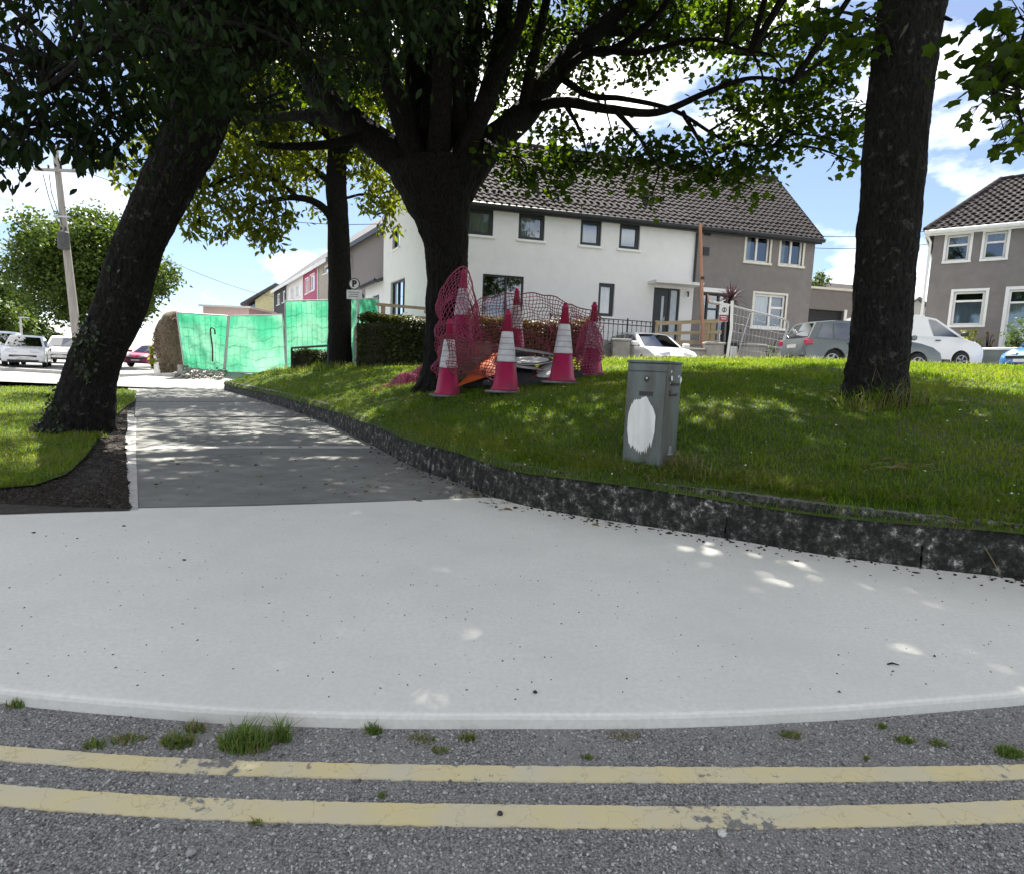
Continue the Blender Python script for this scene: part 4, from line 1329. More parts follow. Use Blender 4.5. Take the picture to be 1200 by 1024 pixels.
far_tree('round_tree', 'round bushy tree with sunlit top behind the leaning telegraph pole', 112, 430, 36, 108, 316, 78, 62, 40000, M_LEAF_FAR, .24, 4, trunk=.35)
far_tree('roadside_tree', 'tall sunlit roadside tree at the very left edge behind the parked white cars', -25, 428, 52, -34, 356, 50, 42, 13000, M_LEAF_FAR, .36, 6, 'trees along the far road')
far_tree('roadside_tree', 'yellow-green roadside tree just right of the leftmost tall one', 10, 428, 58, 8, 368, 28, 34, 9000, M_LEAF_FAR, .36, 7, 'trees along the far road')
far_tree('roadside_tree', 'darker lower roadside tree above the white car roof', 34, 428, 66, 34, 392, 22, 24, 7000, M_LEAF_FAR2, .38, 8, 'trees along the far road')
far_tree('roadside_tree', 'smallest and furthest roadside tree in the row, next to the leaning trunk', 56, 428, 78, 56, 404, 18, 18, 6000, M_LEAF_FAR2, .4, 9, 'trees along the far road')
# ------------------------------------------------------------------ houses
M_WHITE = mat('white_render', (.72, .72, .715), (.69, .69, .685), scale=2.5, bump=.15, bscale=220, bdist=.004, rough=.9, c3=(.60, .60, .575), scale3=.9, ramp3=(.55, .85))
M_GREYR = mat('grey_render', (.215, .198, .19), (.19, .174, .167), scale=3, bump=.6, bscale=150, bdist=.01, rough=.95, c3=(.165, .15, .143), scale3=1.2, ramp3=(.5, .8))
M_GREYR2 = mat('grey_render_worn', (.205, .185, .176), (.18, .165, .158), scale=4, bump=.6, bscale=150, bdist=.01, rough=.95, c3=(.25, .235, .22), scale3=1.5, ramp3=(.55, .85))
M_PEBBLE = mat('pebbledash', (.30, .27, .26), (.16, .145, .14), scale=38, detail=3, bump=1, bscale=70, bdist=.02, rough=.95)
M_BLACK = mat('black_trim', (.02, .022, .025), (.03, .032, .035), rough=.45)
M_ANTHR = mat('anthracite_frame', (.025, .03, .034), (.032, .036, .04), rough=.4)
M_UPVC = mat('white_frame', (.78, .78, .76), (.72, .72, .70), rough=.5)
M_CREAM = mat('cream_surround', (.70, .67, .58), (.62, .59, .5), scale=5, rough=.8)
M_TILE = mat('roof_tile', (.040, .034, .035), (.022, .0195, .021), scale=3, detail=8, bump=.3, bscale=80, rough=.85, spec=.15, c3=(.065, .056, .055), scale3=6, ramp3=(.5, .75))
M_SLATE = mat('slate_roof', (.06, .06, .065), (.09, .09, .095), scale=4, rough=.7)
M_GLASS = glass_mat('window_glass', (.88, .92, .94))
M_GLASSD = glass_mat('dark_glass', (.20, .22, .24))
M_CURT = mat('net_curtain', (.78, .80, .78), (.62, .66, .66), scale=14, stretch=(1, 1, .05), rough=.9)
M_CURT2 = mat('blue_blind', (.52, .62, .70), (.58, .66, .74), scale=3, rough=.9)
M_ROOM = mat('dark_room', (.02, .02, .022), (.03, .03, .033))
M_CONC = mat('grey_concrete', (.36, .345, .32), (.28, .27, .25), scale=6, bump=.5, bscale=90, rough=.9, c3=(.2, .195, .18), scale3=2)
M_WALLG = mat('garden_wall_grey', (.27, .26, .25), (.2, .195, .19), scale=8, bump=.6, bscale=60, rough=.95)
M_STEEL = mat('galvanised_steel', (.48, .49, .50), (.38, .39, .40), scale=20, rough=.45, metal=.6)
M_PGLASS = M_GLASS

class House:
    def __init__(s, name, label, origin, yaw, cat='house'):
        s.o = Vector(origin); s.yaw = yaw
        s.u = Vector((math.cos(yaw), math.sin(yaw), 0)); s.w = Vector((-math.sin(yaw), math.cos(yaw), 0))
        s.root = thing(name, label, cat, s.o, yaw)
        s.M = Matrix.Translation(s.o) @ Matrix.Rotation(yaw, 4, 'Z')
    def uv(s, px, py, w=0):
        d = ray(px, py)
        t = (s.o + s.w * w - EYE).dot(s.w) / d.dot(s.w)
        p = EYE + d * t - s.o
        return p.dot(s.u), p.z
    def rect(s, pts, w=0):
        P = [s.uv(px, py, w) for px, py in pts]
        us, vs = sorted(p[0] for p in P), sorted(p[1] for p in P)
        h = len(P) // 2
        return sum(us[:h]) / h, sum(us[h:]) / h, sum(vs[:h]) / h, sum(vs[h:]) / h

def wall_panel(mb, O, U, N, width, height, holes, depth=.12):
    """wall face from O along U (unit) and up, with holes (u0,u1,v0,v1) and reveals going inward (-N)"""
    O, U, N = Vector(O), Vector(U), Vector(N)
    Z = Vector((0, 0, 1))
    us = sorted({0, width} | {h[0] for h in holes} | {h[1] for h in holes})
    vs = sorted({0, height} | {h[2] for h in holes} | {h[3] for h in holes})
    us = [x for x in us if 0 <= x <= width]; vs = [x for x in vs if 0 <= x <= height]
    for i in range(len(us) - 1):
        for j in range(len(vs) - 1):
            a, b = (us[i] + us[i + 1]) / 2, (vs[j] + vs[j + 1]) / 2
            if any(h[0] < a < h[1] and h[2] < b < h[3] for h in holes):
                continue
            q = [O + U * x + Z * z for x, z in ((us[i], vs[j]), (us[i + 1], vs[j]), (us[i + 1], vs[j + 1]), (us[i], vs[j + 1]))]
            mb.quad(*q)
    for u0, u1, v0, v1 in holes:
        c = [O + U * x + Z * z for x, z in ((u0, v0), (u1, v0), (u1, v1), (u0, v1))]
        for i in range(4):
            a, b = c[i], c[(i + 1) % 4]
            mb.quad(b, a, a - N * depth, b - N * depth)

def window(root, O, U, N, r, frame_m, mull=(), trans=None, glass=None, curtain=None, fw=.07, depth=.12, sill=None, sill_m=None, name='window', surround=None, sm=None):
    """glazed window in the opening r; mull are fractions across, trans one fraction up"""
    O, U, N = Vector(O), Vector(U), Vector(N)
    Z = Vector((0, 0, 1))
    u0, u1, v0, v1 = r
    R = Matrix((tuple(U) + (0,), tuple(-N) + (0,), (0, 0, 1, 0), (0, 0, 0, 1))).transposed()
    R = Matrix.Translation(O) @ R                  # local: x along wall, y inward, z up
    mb = MB()
    y0, y1 = depth - .06, depth + .02
    e = .003
    mb.box(u0 + e, u1 - e, y0, y1, v0 + e, v0 + fw, R); mb.box(u0 + e, u1 - e, y0, y1, v1 - fw, v1 - e, R)
    mb.box(u0 + e, u0 + fw, y0, y1, v0 + fw, v1 - fw, R); mb.box(u1 - fw, u1 - e, y0, y1, v0 + fw, v1 - fw, R)
    for f in mull:
        x = u0 + (u1 - u0) * f
        mb.box(x - fw * .55, x + fw * .55, y0 - .008, y1 - .008, v0 + fw, v1 - fw, R)
    if trans:
        for tr in (trans if isinstance(trans[0], tuple) else [trans]):
            f, fa, fb = tr
            z = v0 + (v1 - v0) * f
            mb.box(u0 + (u1 - u0) * fa + fw * .4, u0 + (u1 - u0) * fb - fw * .4, y0 - .004, y1 - .004, z - fw * .5, z + fw * .5, R)
    fr = mb.build(name, frame_m, root)
    g = MB(); y = depth - .012
    g.add([R @ Vector(p) for p in ((u0 + fw, y, v0 + fw), (u1 - fw, y, v0 + fw), (u1 - fw, y, v1 - fw), (u0 + fw, y, v1 - fw))], [(0, 1, 2, 3)])
    g.build('pane', glass or M_GLASS, fr)
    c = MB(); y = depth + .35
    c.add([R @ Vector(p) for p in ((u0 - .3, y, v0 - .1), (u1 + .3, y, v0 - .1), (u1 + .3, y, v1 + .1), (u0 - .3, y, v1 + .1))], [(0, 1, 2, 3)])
    c.build('dark_room_sheet', M_ROOM, fr)  # dark sheet behind the glass stands in for the unlit room
    if curtain:
        cm, a, b, lo, hi = curtain
        c = MB(); n = 26
        for i in range(n):
            xa, xb = u0 + (u1 - u0) * (a + (b - a) * i / n), u0 + (u1 - u0) * (a + (b - a) * (i + 1) / n)
            ya, yb = depth + .05 + .02 * math.sin(i * 1.7), depth + .05 + .02 * math.sin((i + 1) * 1.7)
            za, zb = v0 + (v1 - v0) * lo, v0 + (v1 - v0) * hi
            c.add([R @ Vector(p) for p in ((xa, ya, za), (xb, yb, zb * 0 + za), (xb, yb, zb), (xa, ya, zb))], [(0, 1, 2, 3)])
        c.build('curtain', cm, fr)
    if sill:
        s_ = MB(); s_.box(u0 - sill, u1 + sill, -.07, depth - .065, v0 - .09, v0 - .002, R, bev=.008)
        s_.build('sill', sill_m or M_UPVC, fr)
    if surround:
        s_ = MB(); w_ = surround
        s_.box(u0 - w_, u0 - .002, -.02, .03, v0, v1 + w_, R); s_.box(u1 + .002, u1 + w_, -.02, .03, v0, v1 + w_, R); s_.box(u0 - .001, u1 + .001, -.02, .03, v1 + .002, v1 + w_, R)
        s_.build('surround', sm or M_CREAM, fr)
    return fr

def tiles(mb, A, B, C, D, cols, rows, up=.05, clip=None):
    """pantiles on the slope A-B (eaves, left to right) to D-C (ridge)"""
    A, B, C, D = (Vector(p) for p in (A, B, C, D))
    n = (B - A).cross(D - A).normalized()
    if n.z < 0: n = -n
    prof = [(0, .0), (.16, .75), (.32, 1), (.5, .8), (.66, .18), (.83, 0), (1.02, .08)]
    def P(s, t):
        return A.lerp(B, s).lerp(D.lerp(C, s), t)
    W = max((B - A).length, (C - D).length)
    for r in range(rows):
        t0, t1 = r / rows, min(1.0, (r + 1.12) / rows)
        a, b = P(0, (r + .5) / rows), P(1, (r + .5) / rows)
        cw = (b - a).length / W
        nc = max(1, int(round(cols * cw)))
        for c in range(nc):
            s0 = c / nc; sw = 1 / nc
            jit = rnd.uniform(-.006, .006)
            vs = []
            for q, hgt in prof:
                lo = P(s0 + sw * q, t0) + n * (hgt * up + .042 + jit)
                hi = P(s0 + sw * q, t1) + n * (hgt * up + .004 + jit)
                vs += [lo, hi, P(s0 + sw * q, t0) + n * (hgt * up + .012 + jit)]
            fc = []
            for k in range(len(prof) - 1):
                fc += [(3 * k, 3 * k + 3, 3 * k + 4, 3 * k + 1), (3 * k + 2, 3 * k + 5, 3 * k + 3, 3 * k)]
            mb.add(vs, fc)

FLOOR = 2.3
O1 = at_y(507, 300, 22); O1.z = FLOOR
YAW1 = math.radians(13.55)
wh = House('white_house', 'white rendered two-storey house with black-framed windows and dark tiled roof', O1, YAW1)
EAVE1 = wh.uv(700, 255)[1]
LEN_W = wh.uv(816, 300)[0]
LEN_T = wh.uv(954, 300)[0]
DEP = 6.4

up4 = [[(547, 244.5), (578.7, 246), (577.6, 277), (546.5, 274.5)], [(608.4, 249), (639, 252.4), (637.4, 283), (607.3, 280)],
       [(681, 256.4), (705.8, 259.4), (703.8, 289.5), (679.8, 287.2)], [(726.8, 261.2), (751, 264), (748.7, 293.7), (725, 292)]]
wr = [wh.rect(p) for p in up4]
top_ = sum(r[3] for r in wr) / 4; bot_ = sum(r[2] for r in wr) / 4
wr = [(r[0], r[1], bot_, top_) for r in wr]
big = wh.rect([(566, 321), (614.5, 325), (612, 368), (564.5, 365)])
small = wh.rect([(702, 331.4), (721.3, 333.4), (718, 371.7), (700, 370.6)])
door = wh.rect([(767, 336.6), (797.5, 339.6), (793, 402), (762.5, 400)])
big = (big[0], big[1], .55, small[3]); door = (door[0], door[1], .06, door[3])
holes = wr + [big, small, door]
# gable leans away at its own angle, the plot being wedge shaped
GANG = math.radians(14.5)
gd = Vector((-math.sin(GANG), math.cos(GANG), 0))
GDEP = 8.2
mb = MB()
wall_panel(mb, (0, 0, 0), (1, 0, 0), (0, -1, 0), LEN_W, EAVE1, holes, .16)
mb.box(0, LEN_W, -.002, .02, -.9, -.001)
# gable wall with its own openings
def guv(px, py):
    n = Vector((-gd.y, gd.x, 0)); n = (wh.M.to_3x3() @ n)
    d = ray(px, py); t = (O1 - EYE).dot(n) / d.dot(n)
    p = wh.M.inverted() @ (EYE + d * t)
    return p.dot(gd), p.z
def grect(p):
    P = [guv(*q) for q in p]
    us, vs = sorted(q[0] for q in P), sorted(q[1] for q in P)
    return (us[0] + us[1]) / 2, (us[2] + us[3]) / 2, (vs[0] + vs[1]) / 2, (vs[2] + vs[3]) / 2
print('gable back edge', guv(450, 300))
GDEP = guv(449.5, 300)[0]
gdoor = grect([(457.5, 331), (474.3, 326), (474, 372), (457.5, 372)]); gdoor = (gdoor[0], gdoor[1], .05, gdoor[3])
gwin = grect([(460, 265), (468.5, 262), (468.5, 290), (460, 293)])
gN = Vector((-gd.y, gd.x, 0))
wall_panel(mb, (0, 0, 0), gd, gN, GDEP, EAVE1, [gdoor, gwin], .16)
RISE = 3.35
rl = gd * (GDEP / 2) + Vector((0, 0, EAVE1 + RISE))         # left ridge end
mb.add([(0, 0, EAVE1), gd * GDEP + Vector((0, 0, EAVE1)), rl], [(0, 1, 2)])
rr_w = Vector((LEN_W, DEP / 2, EAVE1 + RISE))
back = gd * GDEP
mb.quad(back, (LEN_W, DEP, 0), (LEN_W, DEP, EAVE1), back + Vector((0, 0, EAVE1)))
mb.build('wall', M_WHITE, wh.root)
for k, r in enumerate(wr):
    cur = ((M_CURT, .02, .98, .03, .97), (M_CURT2, .02, .62, .03, .97), (M_CURT2, .02, .98, .03, .97), (M_CURT2, .02, .98, .03, .97))[k]
    window(wh.root, (0, 0, 0), (1, 0, 0), (0, -1, 0), r, M_ANTHR, curtain=cur, fw=.13, depth=.16, sill=.08)
window(wh.root, (0, 0, 0), (1, 0, 0), (0, -1, 0), big, M_ANTHR, mull=(.58,), glass=M_GLASSD, fw=.06, depth=.16)
window(wh.root, (0, 0, 0), (1, 0, 0), (0, -1, 0), small, M_ANTHR, curtain=(M_CURT, .03, .9, .03, .97), fw=.13, depth=.16, sill=.04)
window(wh.root, (0, 0, 0), gd, gN, gwin, M_ANTHR, glass=M_GLASSD, fw=.1, depth=.16, sill=.08)
window(wh.root, (0, 0, 0), gd, gN, gdoor, M_ANTHR, mull=(.25, .6), glass=M_GLASSD, fw=.09, depth=.16, name='patio_door')
# front door: leaf with a long light, and a side screen
dl = MB(); w_ = door[1] - door[0]; dx = door[0] + w_ * .6
dl.box(door[0] + .06, dx, .09, .15, door[2] + .02, door[3] - .06)
do = dl.build('front_door', M_ANTHR, wh.root)
g_ = MB(); g_.box(door[0] + .34 * w_, door[0] + .43 * w_, .083, .089, door[2] + .5, door[3] - .32); g_.build('door_light', mat('frosted_glass', (.45, .5, .55), (.38, .43, .48), rough=.2), do)
h_ = MB(); h_.tube([(dx - .16, .05, door[2] + .95), (dx - .16, .05, door[2] + 1.15)], .015, 8); h_.box(dx - .19, dx - .13, .06, .088, door[2] + 1.0, door[2] + 1.1); h_.build('handle', M_STEEL, do)
df = MB()
for a, b in ((door[0] + .003, door[0] + .058), (dx + .002, dx + .09), (door[1] - .07, door[1] - .003)):
    df.box(a, b, .06, .16, door[2], door[3] - .061)
df.box(door[0] + .003, door[1] - .003, .06, .16, door[3] - .058, door[3] - .003)
df.build('door_frame', M_ANTHR, wh.root)
sp_ = MB(); sp_.box(dx + .092, door[1] - .073, .11, .118, door[2] + .05, door[3] - .06); sp_.build('side_screen', mat('frosted_glass', (.45, .5, .55)), wh.root)
cn = MB(); cn.box(door[0] - .28, door[1] + .62, -.7, -.003, door[3] + .10, door[3] + .17); cn.box(door[0] - .3, door[1] + .64, -.72, -.002, door[3] + .172, door[3] + .20)
cano = cn.build('canopy', M_UPVC, wh.root)
cl_ = MB(); cl_.tube([(door[1] + .3, -.02, door[3] - .1), (door[1] + .3, -.12, door[3] - .1), (door[1] + .3, -.12, door[3] - .3)], .03, 8); cl_.build('porch_lamp', M_BLACK, wh.root)
# roof
mb = MB()
ov = .28
lft = Vector((-.12, -ov, EAVE1 - .02)); 
sl = Vector((0, DEP / 2 + ov, RISE + .1))
eL, eR = Vector((-.15, -ov, EAVE1 + .02)), Vector((LEN_W, -ov, EAVE1 + .02))
rL, rR = rl + Vector((-.15, 0, .12)), Vector((LEN_W, DEP / 2, EAVE1 + RISE + .12))
tiles(mb, eL, eR, rR, rL, 42, 18)
rt = mb.build('roof_tiles', M_TILE, wh.root); rt['kind'] = 'stuff'
mb = MB()
mb.quad(eL, eR, rR, rL)
bl, br = back + Vector((-.15, ov, EAVE1)), Vector((LEN_W, DEP + ov, EAVE1))
mb.quad(bl, br, rR, rL)
mb.build('roof', M_SLATE, wh.root)
mb = MB()
for i in range(34):
    a, b = rL.lerp(rR, i / 34), rL.lerp(rR, (i + 1.06) / 34)
    mb.tube([a + Vector((0, 0, .02)), b + Vector((0, 0, .03))], .11, 8)
mb.build('ridge_tiles', M_TILE, wh.root)['kind'] = 'stuff'
mb = MB(); mb.tube([eL + Vector((0, -.06, -.09)), eR + Vector((0, -.06, -.09))], .085, 10)
mb.box(-.15, LEN_W, -ov + .02, -ov + .06, EAVE1 - .20, EAVE1 + .03); mb.box(-.1, LEN_W - .002, -ov + .06, -.001, EAVE1 - .16, EAVE1 - .12)
mb.build('gutter', M_BLACK, wh.root)
mb = MB(); mb.tube([(-.08, -.08, EAVE1 - .3), (-.08, -.08, 0)], .045, 8); mb.build('downpipe', M_BLACK, wh.root)
mb = MB(); mb.tube([(LEN_W - .06, -.07, EAVE1 - .2), (LEN_W - .06, -.07, door[3] + .25)], .05, 8); mb.build('downpipe', M_BLACK, wh.root)
mb = MB()
for s_ in ((0, -.18), ):
    a = Vector((-.16, -ov, EAVE1 - .1)); mb.quad(a, rL + Vector((-.01, 0, -.12)), rL + Vector((-.01, 0, .06)), a + Vector((0, 0, .2)))
    b = back + Vector((-.16, ov, EAVE1 - .1)); mb.quad(b, rL + Vector((-.012, 0, -.12)), rL + Vector((-.012, 0, .06)), b + Vector((0, 0, .2)))
mb.build('verge_board', M_BLACK, wh.root)
for px, py in ((630, 218), (752, 232)):
    P = wh.uv(px, py, DEP * .2); t = .32
    q = eL.lerp(eR, P[0] / LEN_W).lerp(rL.lerp(rR, P[0] / LEN_W), t)
    mb = MB(); mb.box(q.x - .16, q.x + .16, q.y - .14, q.y + .14, q.z + .02, q.z + .24, bev=.05); mb.build('roof_vent', M_BLACK, wh.root)
# low lean-to behind the gable
ext = MB()
e0 = gd * GDEP
def gpt(a, n_, z): return gd * a - gN * -n_ * 1.0 + Vector((0, 0, z))
wall_panel(ext, e0 + gN * .002, gd, gN, 3.4, 2.75, [(.7, 1.9, .05, 2.15)], .14)
ext.quad(e0 + gd * 3.4 + gN * .002, e0 + gd * 3.4 - gN * 3, e0 + gd * 3.4 - gN * 3 + Vector((0, 0, 3.6)), e0 + gd * 3.4 + Vector((0, 0, 2.75)))
ext.build('rear_wall', M_WHITE, wh.root)
window(wh.root, e0 + gN * .002, gd, gN, (.7, 1.9, .05, 2.15), M_ANTHR, mull=(.5,), glass=M_GLASSD, fw=.08, depth=.14, name='patio_door')
er = MB()
a0, a1 = e0 + gN * .35 + Vector((0, 0, 2.72)), e0 + gd * 3.6 + gN * .35 + Vector((0, 0, 2.72))
b0, b1 = e0 - gN * 2.4 + Vector((0, 0, 3.9)), e0 + gd * 3.6 - gN * 2.4 + Vector((0, 0, 3.9))
er.quad(a0, b0, b1, a1); dz = Vector((0, 0, -.16)); er.quad(a0, a1, a1 + dz, a0 + dz); er.quad(a0, a0 + dz, b0 + dz, b0)
er.build('rear_roof', M_SLATE, wh.root)
er = MB(); er.tube([a1 + gN * .05, a0 + gN * .05], .06, 8); er.tube([a1 + gN * .04 + dz, a1 - gN * .28 + dz * 2.4, a1 - gN * .28 + Vector((0, 0, -2.5))], .045, 8); er.build('rear_gutter', M_BLACK, wh.root)

# ---- grey semi-detached half
OG = wh.M @ Vector((LEN_W + .01, 0, 0))
gh = House('grey_house', 'grey rendered house with cream window surrounds joined to the white house', OG, YAW1)
LG = LEN_T - LEN_W
gw = [gh.rect(p) for p in ([(876, 273), (903, 276), (901, 309), (873, 307)], [(917, 278), (942, 280), (939.5, 312), (913, 310)], [(884.7, 344.4), (921, 346.7), (918, 386), (881, 383)])]
tt = (gw[0][3] + gw[1][3]) / 2; bb = (gw[0][2] + gw[1][2]) / 2
gw[0], gw[1] = (gw[0][0], gw[0][1], bb, tt), (gw[1][0], gw[1][1], bb, tt)
porch = gh.rect([(822, 343), (852, 346), (848, 408), (818, 406)]); porch = (max(.12, porch[0]), porch[1], .05, porch[3])
mb = MB()
wall_panel(mb, (0, 0, 0), (1, 0, 0), (0, -1, 0), LG, EAVE1, gw + [porch], .14)
mb.box(0, LG, -.002, .02, -.9, -.001)
mb.quad((LG, 0, -.9), (LG, DEP, -.9), (LG, DEP, EAVE1), (LG, 0, EAVE1))
mb.add([(LG, 0, EAVE1), (LG, DEP, EAVE1), (LG, DEP / 2, EAVE1 + RISE)], [(0, 1, 2)])
mb.quad((0, DEP, 0), (0, DEP, EAVE1), (LG, DEP, EAVE1), (LG, DEP, 0))
mb.build('wall', M_GREYR, gh.root)
for r, mu in ((gw[0], (.48,)), (gw[1], (.5,))):
    window(gh.root, (0, 0, 0), (1, 0, 0), (0, -1, 0), r, M_UPVC, mull=mu, curtain=(M_CURT, .03, .3, .0, 1), fw=.075, depth=.14, sill=.13, sill_m=M_CREAM, surround=.09)
window(gh.root, (0, 0, 0), (1, 0, 0), (0, -1, 0), gw[2], M_UPVC, mull=(.55,), trans=(.62, .55, 1), curtain=(M_CURT, .03, .54, .42, .98), fw=.085, depth=.14, sill=.13, sill_m=M_UPVC, surround=.09, sm=M_CREAM)
window(gh.root, (0, 0, 0), (1, 0, 0), (0, -1, 0), porch, M_ANTHR, mull=(.28, .72), trans=(.72, .28, .72), curtain=(M_CURT, .35, .7, .3, .9), fw=.07, depth=.14, name='porch_screen')
mb = MB(); mb.box(porch[0] - .1, porch[1] + .12, -.16, -.003, porch[3] + .03, porch[3] + .2); mb.build('porch_fascia', M_UPVC, gh.root)
for px, py in ((829, 272), (827, 295)):
    u, v = gh.uv(px, py); mb = MB(); mb.box(u - .14, u + .14, -.05, -.003, v - .16, v + .16); mb.build('wall_vent', M_BLACK, gh.root)
eL2, eR2 = Vector((.01, -ov, EAVE1 + .02)), Vector((LG + .15, -ov, EAVE1 + .02))
rL2, rR2 = Vector((.01, DEP / 2, EAVE1 + RISE + .12)), Vector((LG + .15, DEP / 2, EAVE1 + RISE + .12))
mb = MB(); tiles(mb, eL2, eR2, rR2, rL2, 23, 18); mb.build('roof_tiles', M_TILE, gh.root)['kind'] = 'stuff'
mb = MB(); mb.quad(eL2, eR2, rR2, rL2); mb.quad((0.01, DEP + ov, EAVE1), (LG + .15, DEP + ov, EAVE1), rR2, rL2); mb.build('roof', M_SLATE, gh.root)
mb = MB()
for i in range(18):
    a, b = rL2.lerp(rR2, i / 18), rL2.lerp(rR2, (i + 1.06) / 18); mb.tube([a + Vector((0, 0, .02)), b + Vector((0, 0, .03))], .11, 8)
mb.build('ridge_tiles', M_TILE, gh.root)['kind'] = 'stuff'
mb = MB(); mb.tube([eL2 + Vector((0, -.06, -.09)), eR2 + Vector((0, -.06, -.09))], .085, 10); mb.box(.012, LG + .12, -ov + .02, -ov + .06, EAVE1 - .20, EAVE1 + .03); mb.box(.01, LG + .1, -ov + .06, -.001, EAVE1 - .16, EAVE1 - .12); mb.build('gutter', M_BLACK, gh.root)
mb = MB(); mb.quad(eR2 + Vector((.01, 0, -.14)), rR2 + Vector((.01, 0, -.14)), rR2 + Vector((.01, 0, .08)), eR2 + Vector((.01, 0, .08))); mb.build('verge_board', M_BLACK, gh.root)

# ---- garage beside the grey house
OGA = gh.M @ Vector((LG + .03, 1.2, 0))
ga = House('garage', 'flat-roofed grey garage with black door next to the grey house', OGA, YAW1 - .02, 'garage')
gtop = ga.uv(970, 340)[1]
LGA = 3.6
gdr = ga.rect([(947, 361), (989, 366), (986, 396), (944, 392)]); gdr = (gdr[0], gdr[1], .02, gdr[3])
mb = MB(); wall_panel(mb, (0, 0, 0), (1, 0, 0), (0, -1, 0), LGA, gtop, [gdr], .2); mb.quad((LGA, 0, 0), (LGA, 6, 0), (LGA, 6, gtop), (LGA, 0, gtop)); mb.quad((0, 0, gtop - .1), (LGA, 0, gtop - .1), (LGA, 6, gtop - .1), (0, 6, gtop - .1)); mb.box(0, LGA, -.002, .02, -.9, -.001); mb.build('wall', M_GREYR2, ga.root)
mb = MB(); mb.box(-.02, LGA + .06, -.08, .16, gtop + .002, gtop + .1); mb.build('coping', M_CREAM, ga.root)
mb = MB()
for k in range(7):
    z0 = gdr[2] + (gdr[3] - gdr[2]) * k / 7; mb.box(gdr[0] + .004, gdr[1] - .004, .16, .2, z0 + .008, z0 + (gdr[3] - gdr[2]) / 7 - .002)
mb.build('garage_door', M_BLACK, ga.root)
mb = MB(); mb.box(gdr[1] + .003, gdr[1] + .15, -.03, .02, 0, gdr[3] + .06); mb.build('door_surround', M_UPVC, ga.root)

# ---- right house, turned towards us, hipped roof
O3 = at_y(1080, 400, 24.0); O3.z = 2.45
YAW3 = math.radians(-38)
rh = House('hipped_house', 'grey house with white windows and hipped tiled roof at the right edge', O3, YAW3)
E3 = rh.uv(1140, 268)[1]
L3, D3 = 7.5, 6.4
rw = [rh.rect(p) for p in ([(1111, 276), (1137, 273.5), (1135, 304), (1107, 308)], [(1156, 272), (1181, 270), (1178, 301.5), (1151, 304.5)], [(1119, 343), (1155, 340.5), (1151, 380.5), (1112.5, 382)])]
rw[0] = (rw[0][0], rw[0][1], (rw[0][2] + rw[1][2]) / 2, E3 - .2); rw[1] = (rw[1][0], rw[1][1], rw[0][2], E3 - .2)
rd = rh.rect([(1184, 341), (1214, 338), (1206, 404), (1174, 404)]); rd = (rd[0], rd[1], .05, rd[3])
print('right house eaves', E3, rw, rd)
mb = MB(); wall_panel(mb, (0, 0, 0), (1, 0, 0), (0, -1, 0), L3, E3, rw + [rd], .14); mb.quad((0, 0, -.9), (0, 0, E3), (0, D3, E3), (0, D3, -.9)); mb.box(0, L3, -.002, .02, -.9, -.001)
mb.quad((0, D3, 0), (L3, D3, 0), (L3, D3, E3), (0, D3, E3)); mb.quad((L3, 0, 0), (L3, D3, 0), (L3, D3, E3), (L3, 0, E3))
mb.build('wall', M_GREYR, rh.root)
for r in rw[:2]:
    window(rh.root, (0, 0, 0), (1, 0, 0), (0, -1, 0), r, M_UPVC, trans=(.62, 0, 1), curtain=(M_CURT, .02, .98, .66, .98), fw=.07, depth=.14, sill=.1, surround=.09, sm=M_UPVC)
window(rh.root, (0, 0, 0), (1, 0, 0), (0, -1, 0), rw[2], M_UPVC, trans=(.72, 0, 1), curtain=(M_CURT2, .05, .95, .0, .68), fw=.08, depth=.14, sill=.1, surround=.1, sm=M_UPVC)
mb = MB(); mb.box(rd[0] + .5, rd[1] - .05, .12, .17, rd[2] + .02, rd[3] - .5); dd_ = mb.build('front_door', M_UPVC, rh.root)
mb = MB(); mb.box(rd[0] + .75, rd[0] + .9, .1, .118, rd[2] + .95, rd[2] + 1.02); mb.build('letterbox', M_BLACK, dd_)
window(rh.root, (0, 0, 0), (1, 0, 0), (0, -1, 0), rd, M_UPVC, trans=(.8, 0, 1), curtain=(M_CURT, .02, .98, 0, .8), fw=.07, depth=.1, surround=.12, sm=M_UPVC, name='door_screen')
ov3 = .3; HI = 1.85
z3 = E3 + .02; R3 = 2.5
c1, c2, c3_, c4 = Vector((-ov3, -ov3, z3)), Vector((L3 + ov3, -ov3, z3)), Vector((L3 + ov3, D3 + ov3, z3)), Vector((-ov3, D3 + ov3, z3))
k1, k2 = Vector((HI, D3 / 2, z3 + R3)), Vector((L3 - HI, D3 / 2, z3 + R3))
mb = MB(); tiles(mb, c1, c2, k2, k1, 32, 16); mb.build('roof_tiles', M_TILE, rh.root)['kind'] = 'stuff'
mb = MB(); tiles(mb, c4, c1, k1 + Vector((0, -.03, 0)), k1 + Vector((0, .03, 0)), 22, 14); mb.build('hip_end_tiles', M_TILE, rh.root)['kind'] = 'stuff'
mb = MB(); mb.quad(c1, c2, k2, k1); mb.add([c4, c1, k1], [(0, 1, 2)]); mb.quad(c3_, c4, k1, k2); mb.add([c2, c3_, k2], [(0, 1, 2)]); mb.build('roof', M_SLATE, rh.root)
mb = MB()
for a, b, n_ in ((c1, k1, 14), (k1, k2, 10)):
    for i in range(n_):
        p, q = a.lerp(b, i / n_), a.lerp(b, (i + 1.06) / n_); mb.tube([p + Vector((0, 0, .04)), q + Vector((0, 0, .06))], .1, 8)
mb.build('ridge_tiles', M_TILE, rh.root)['kind'] = 'stuff'
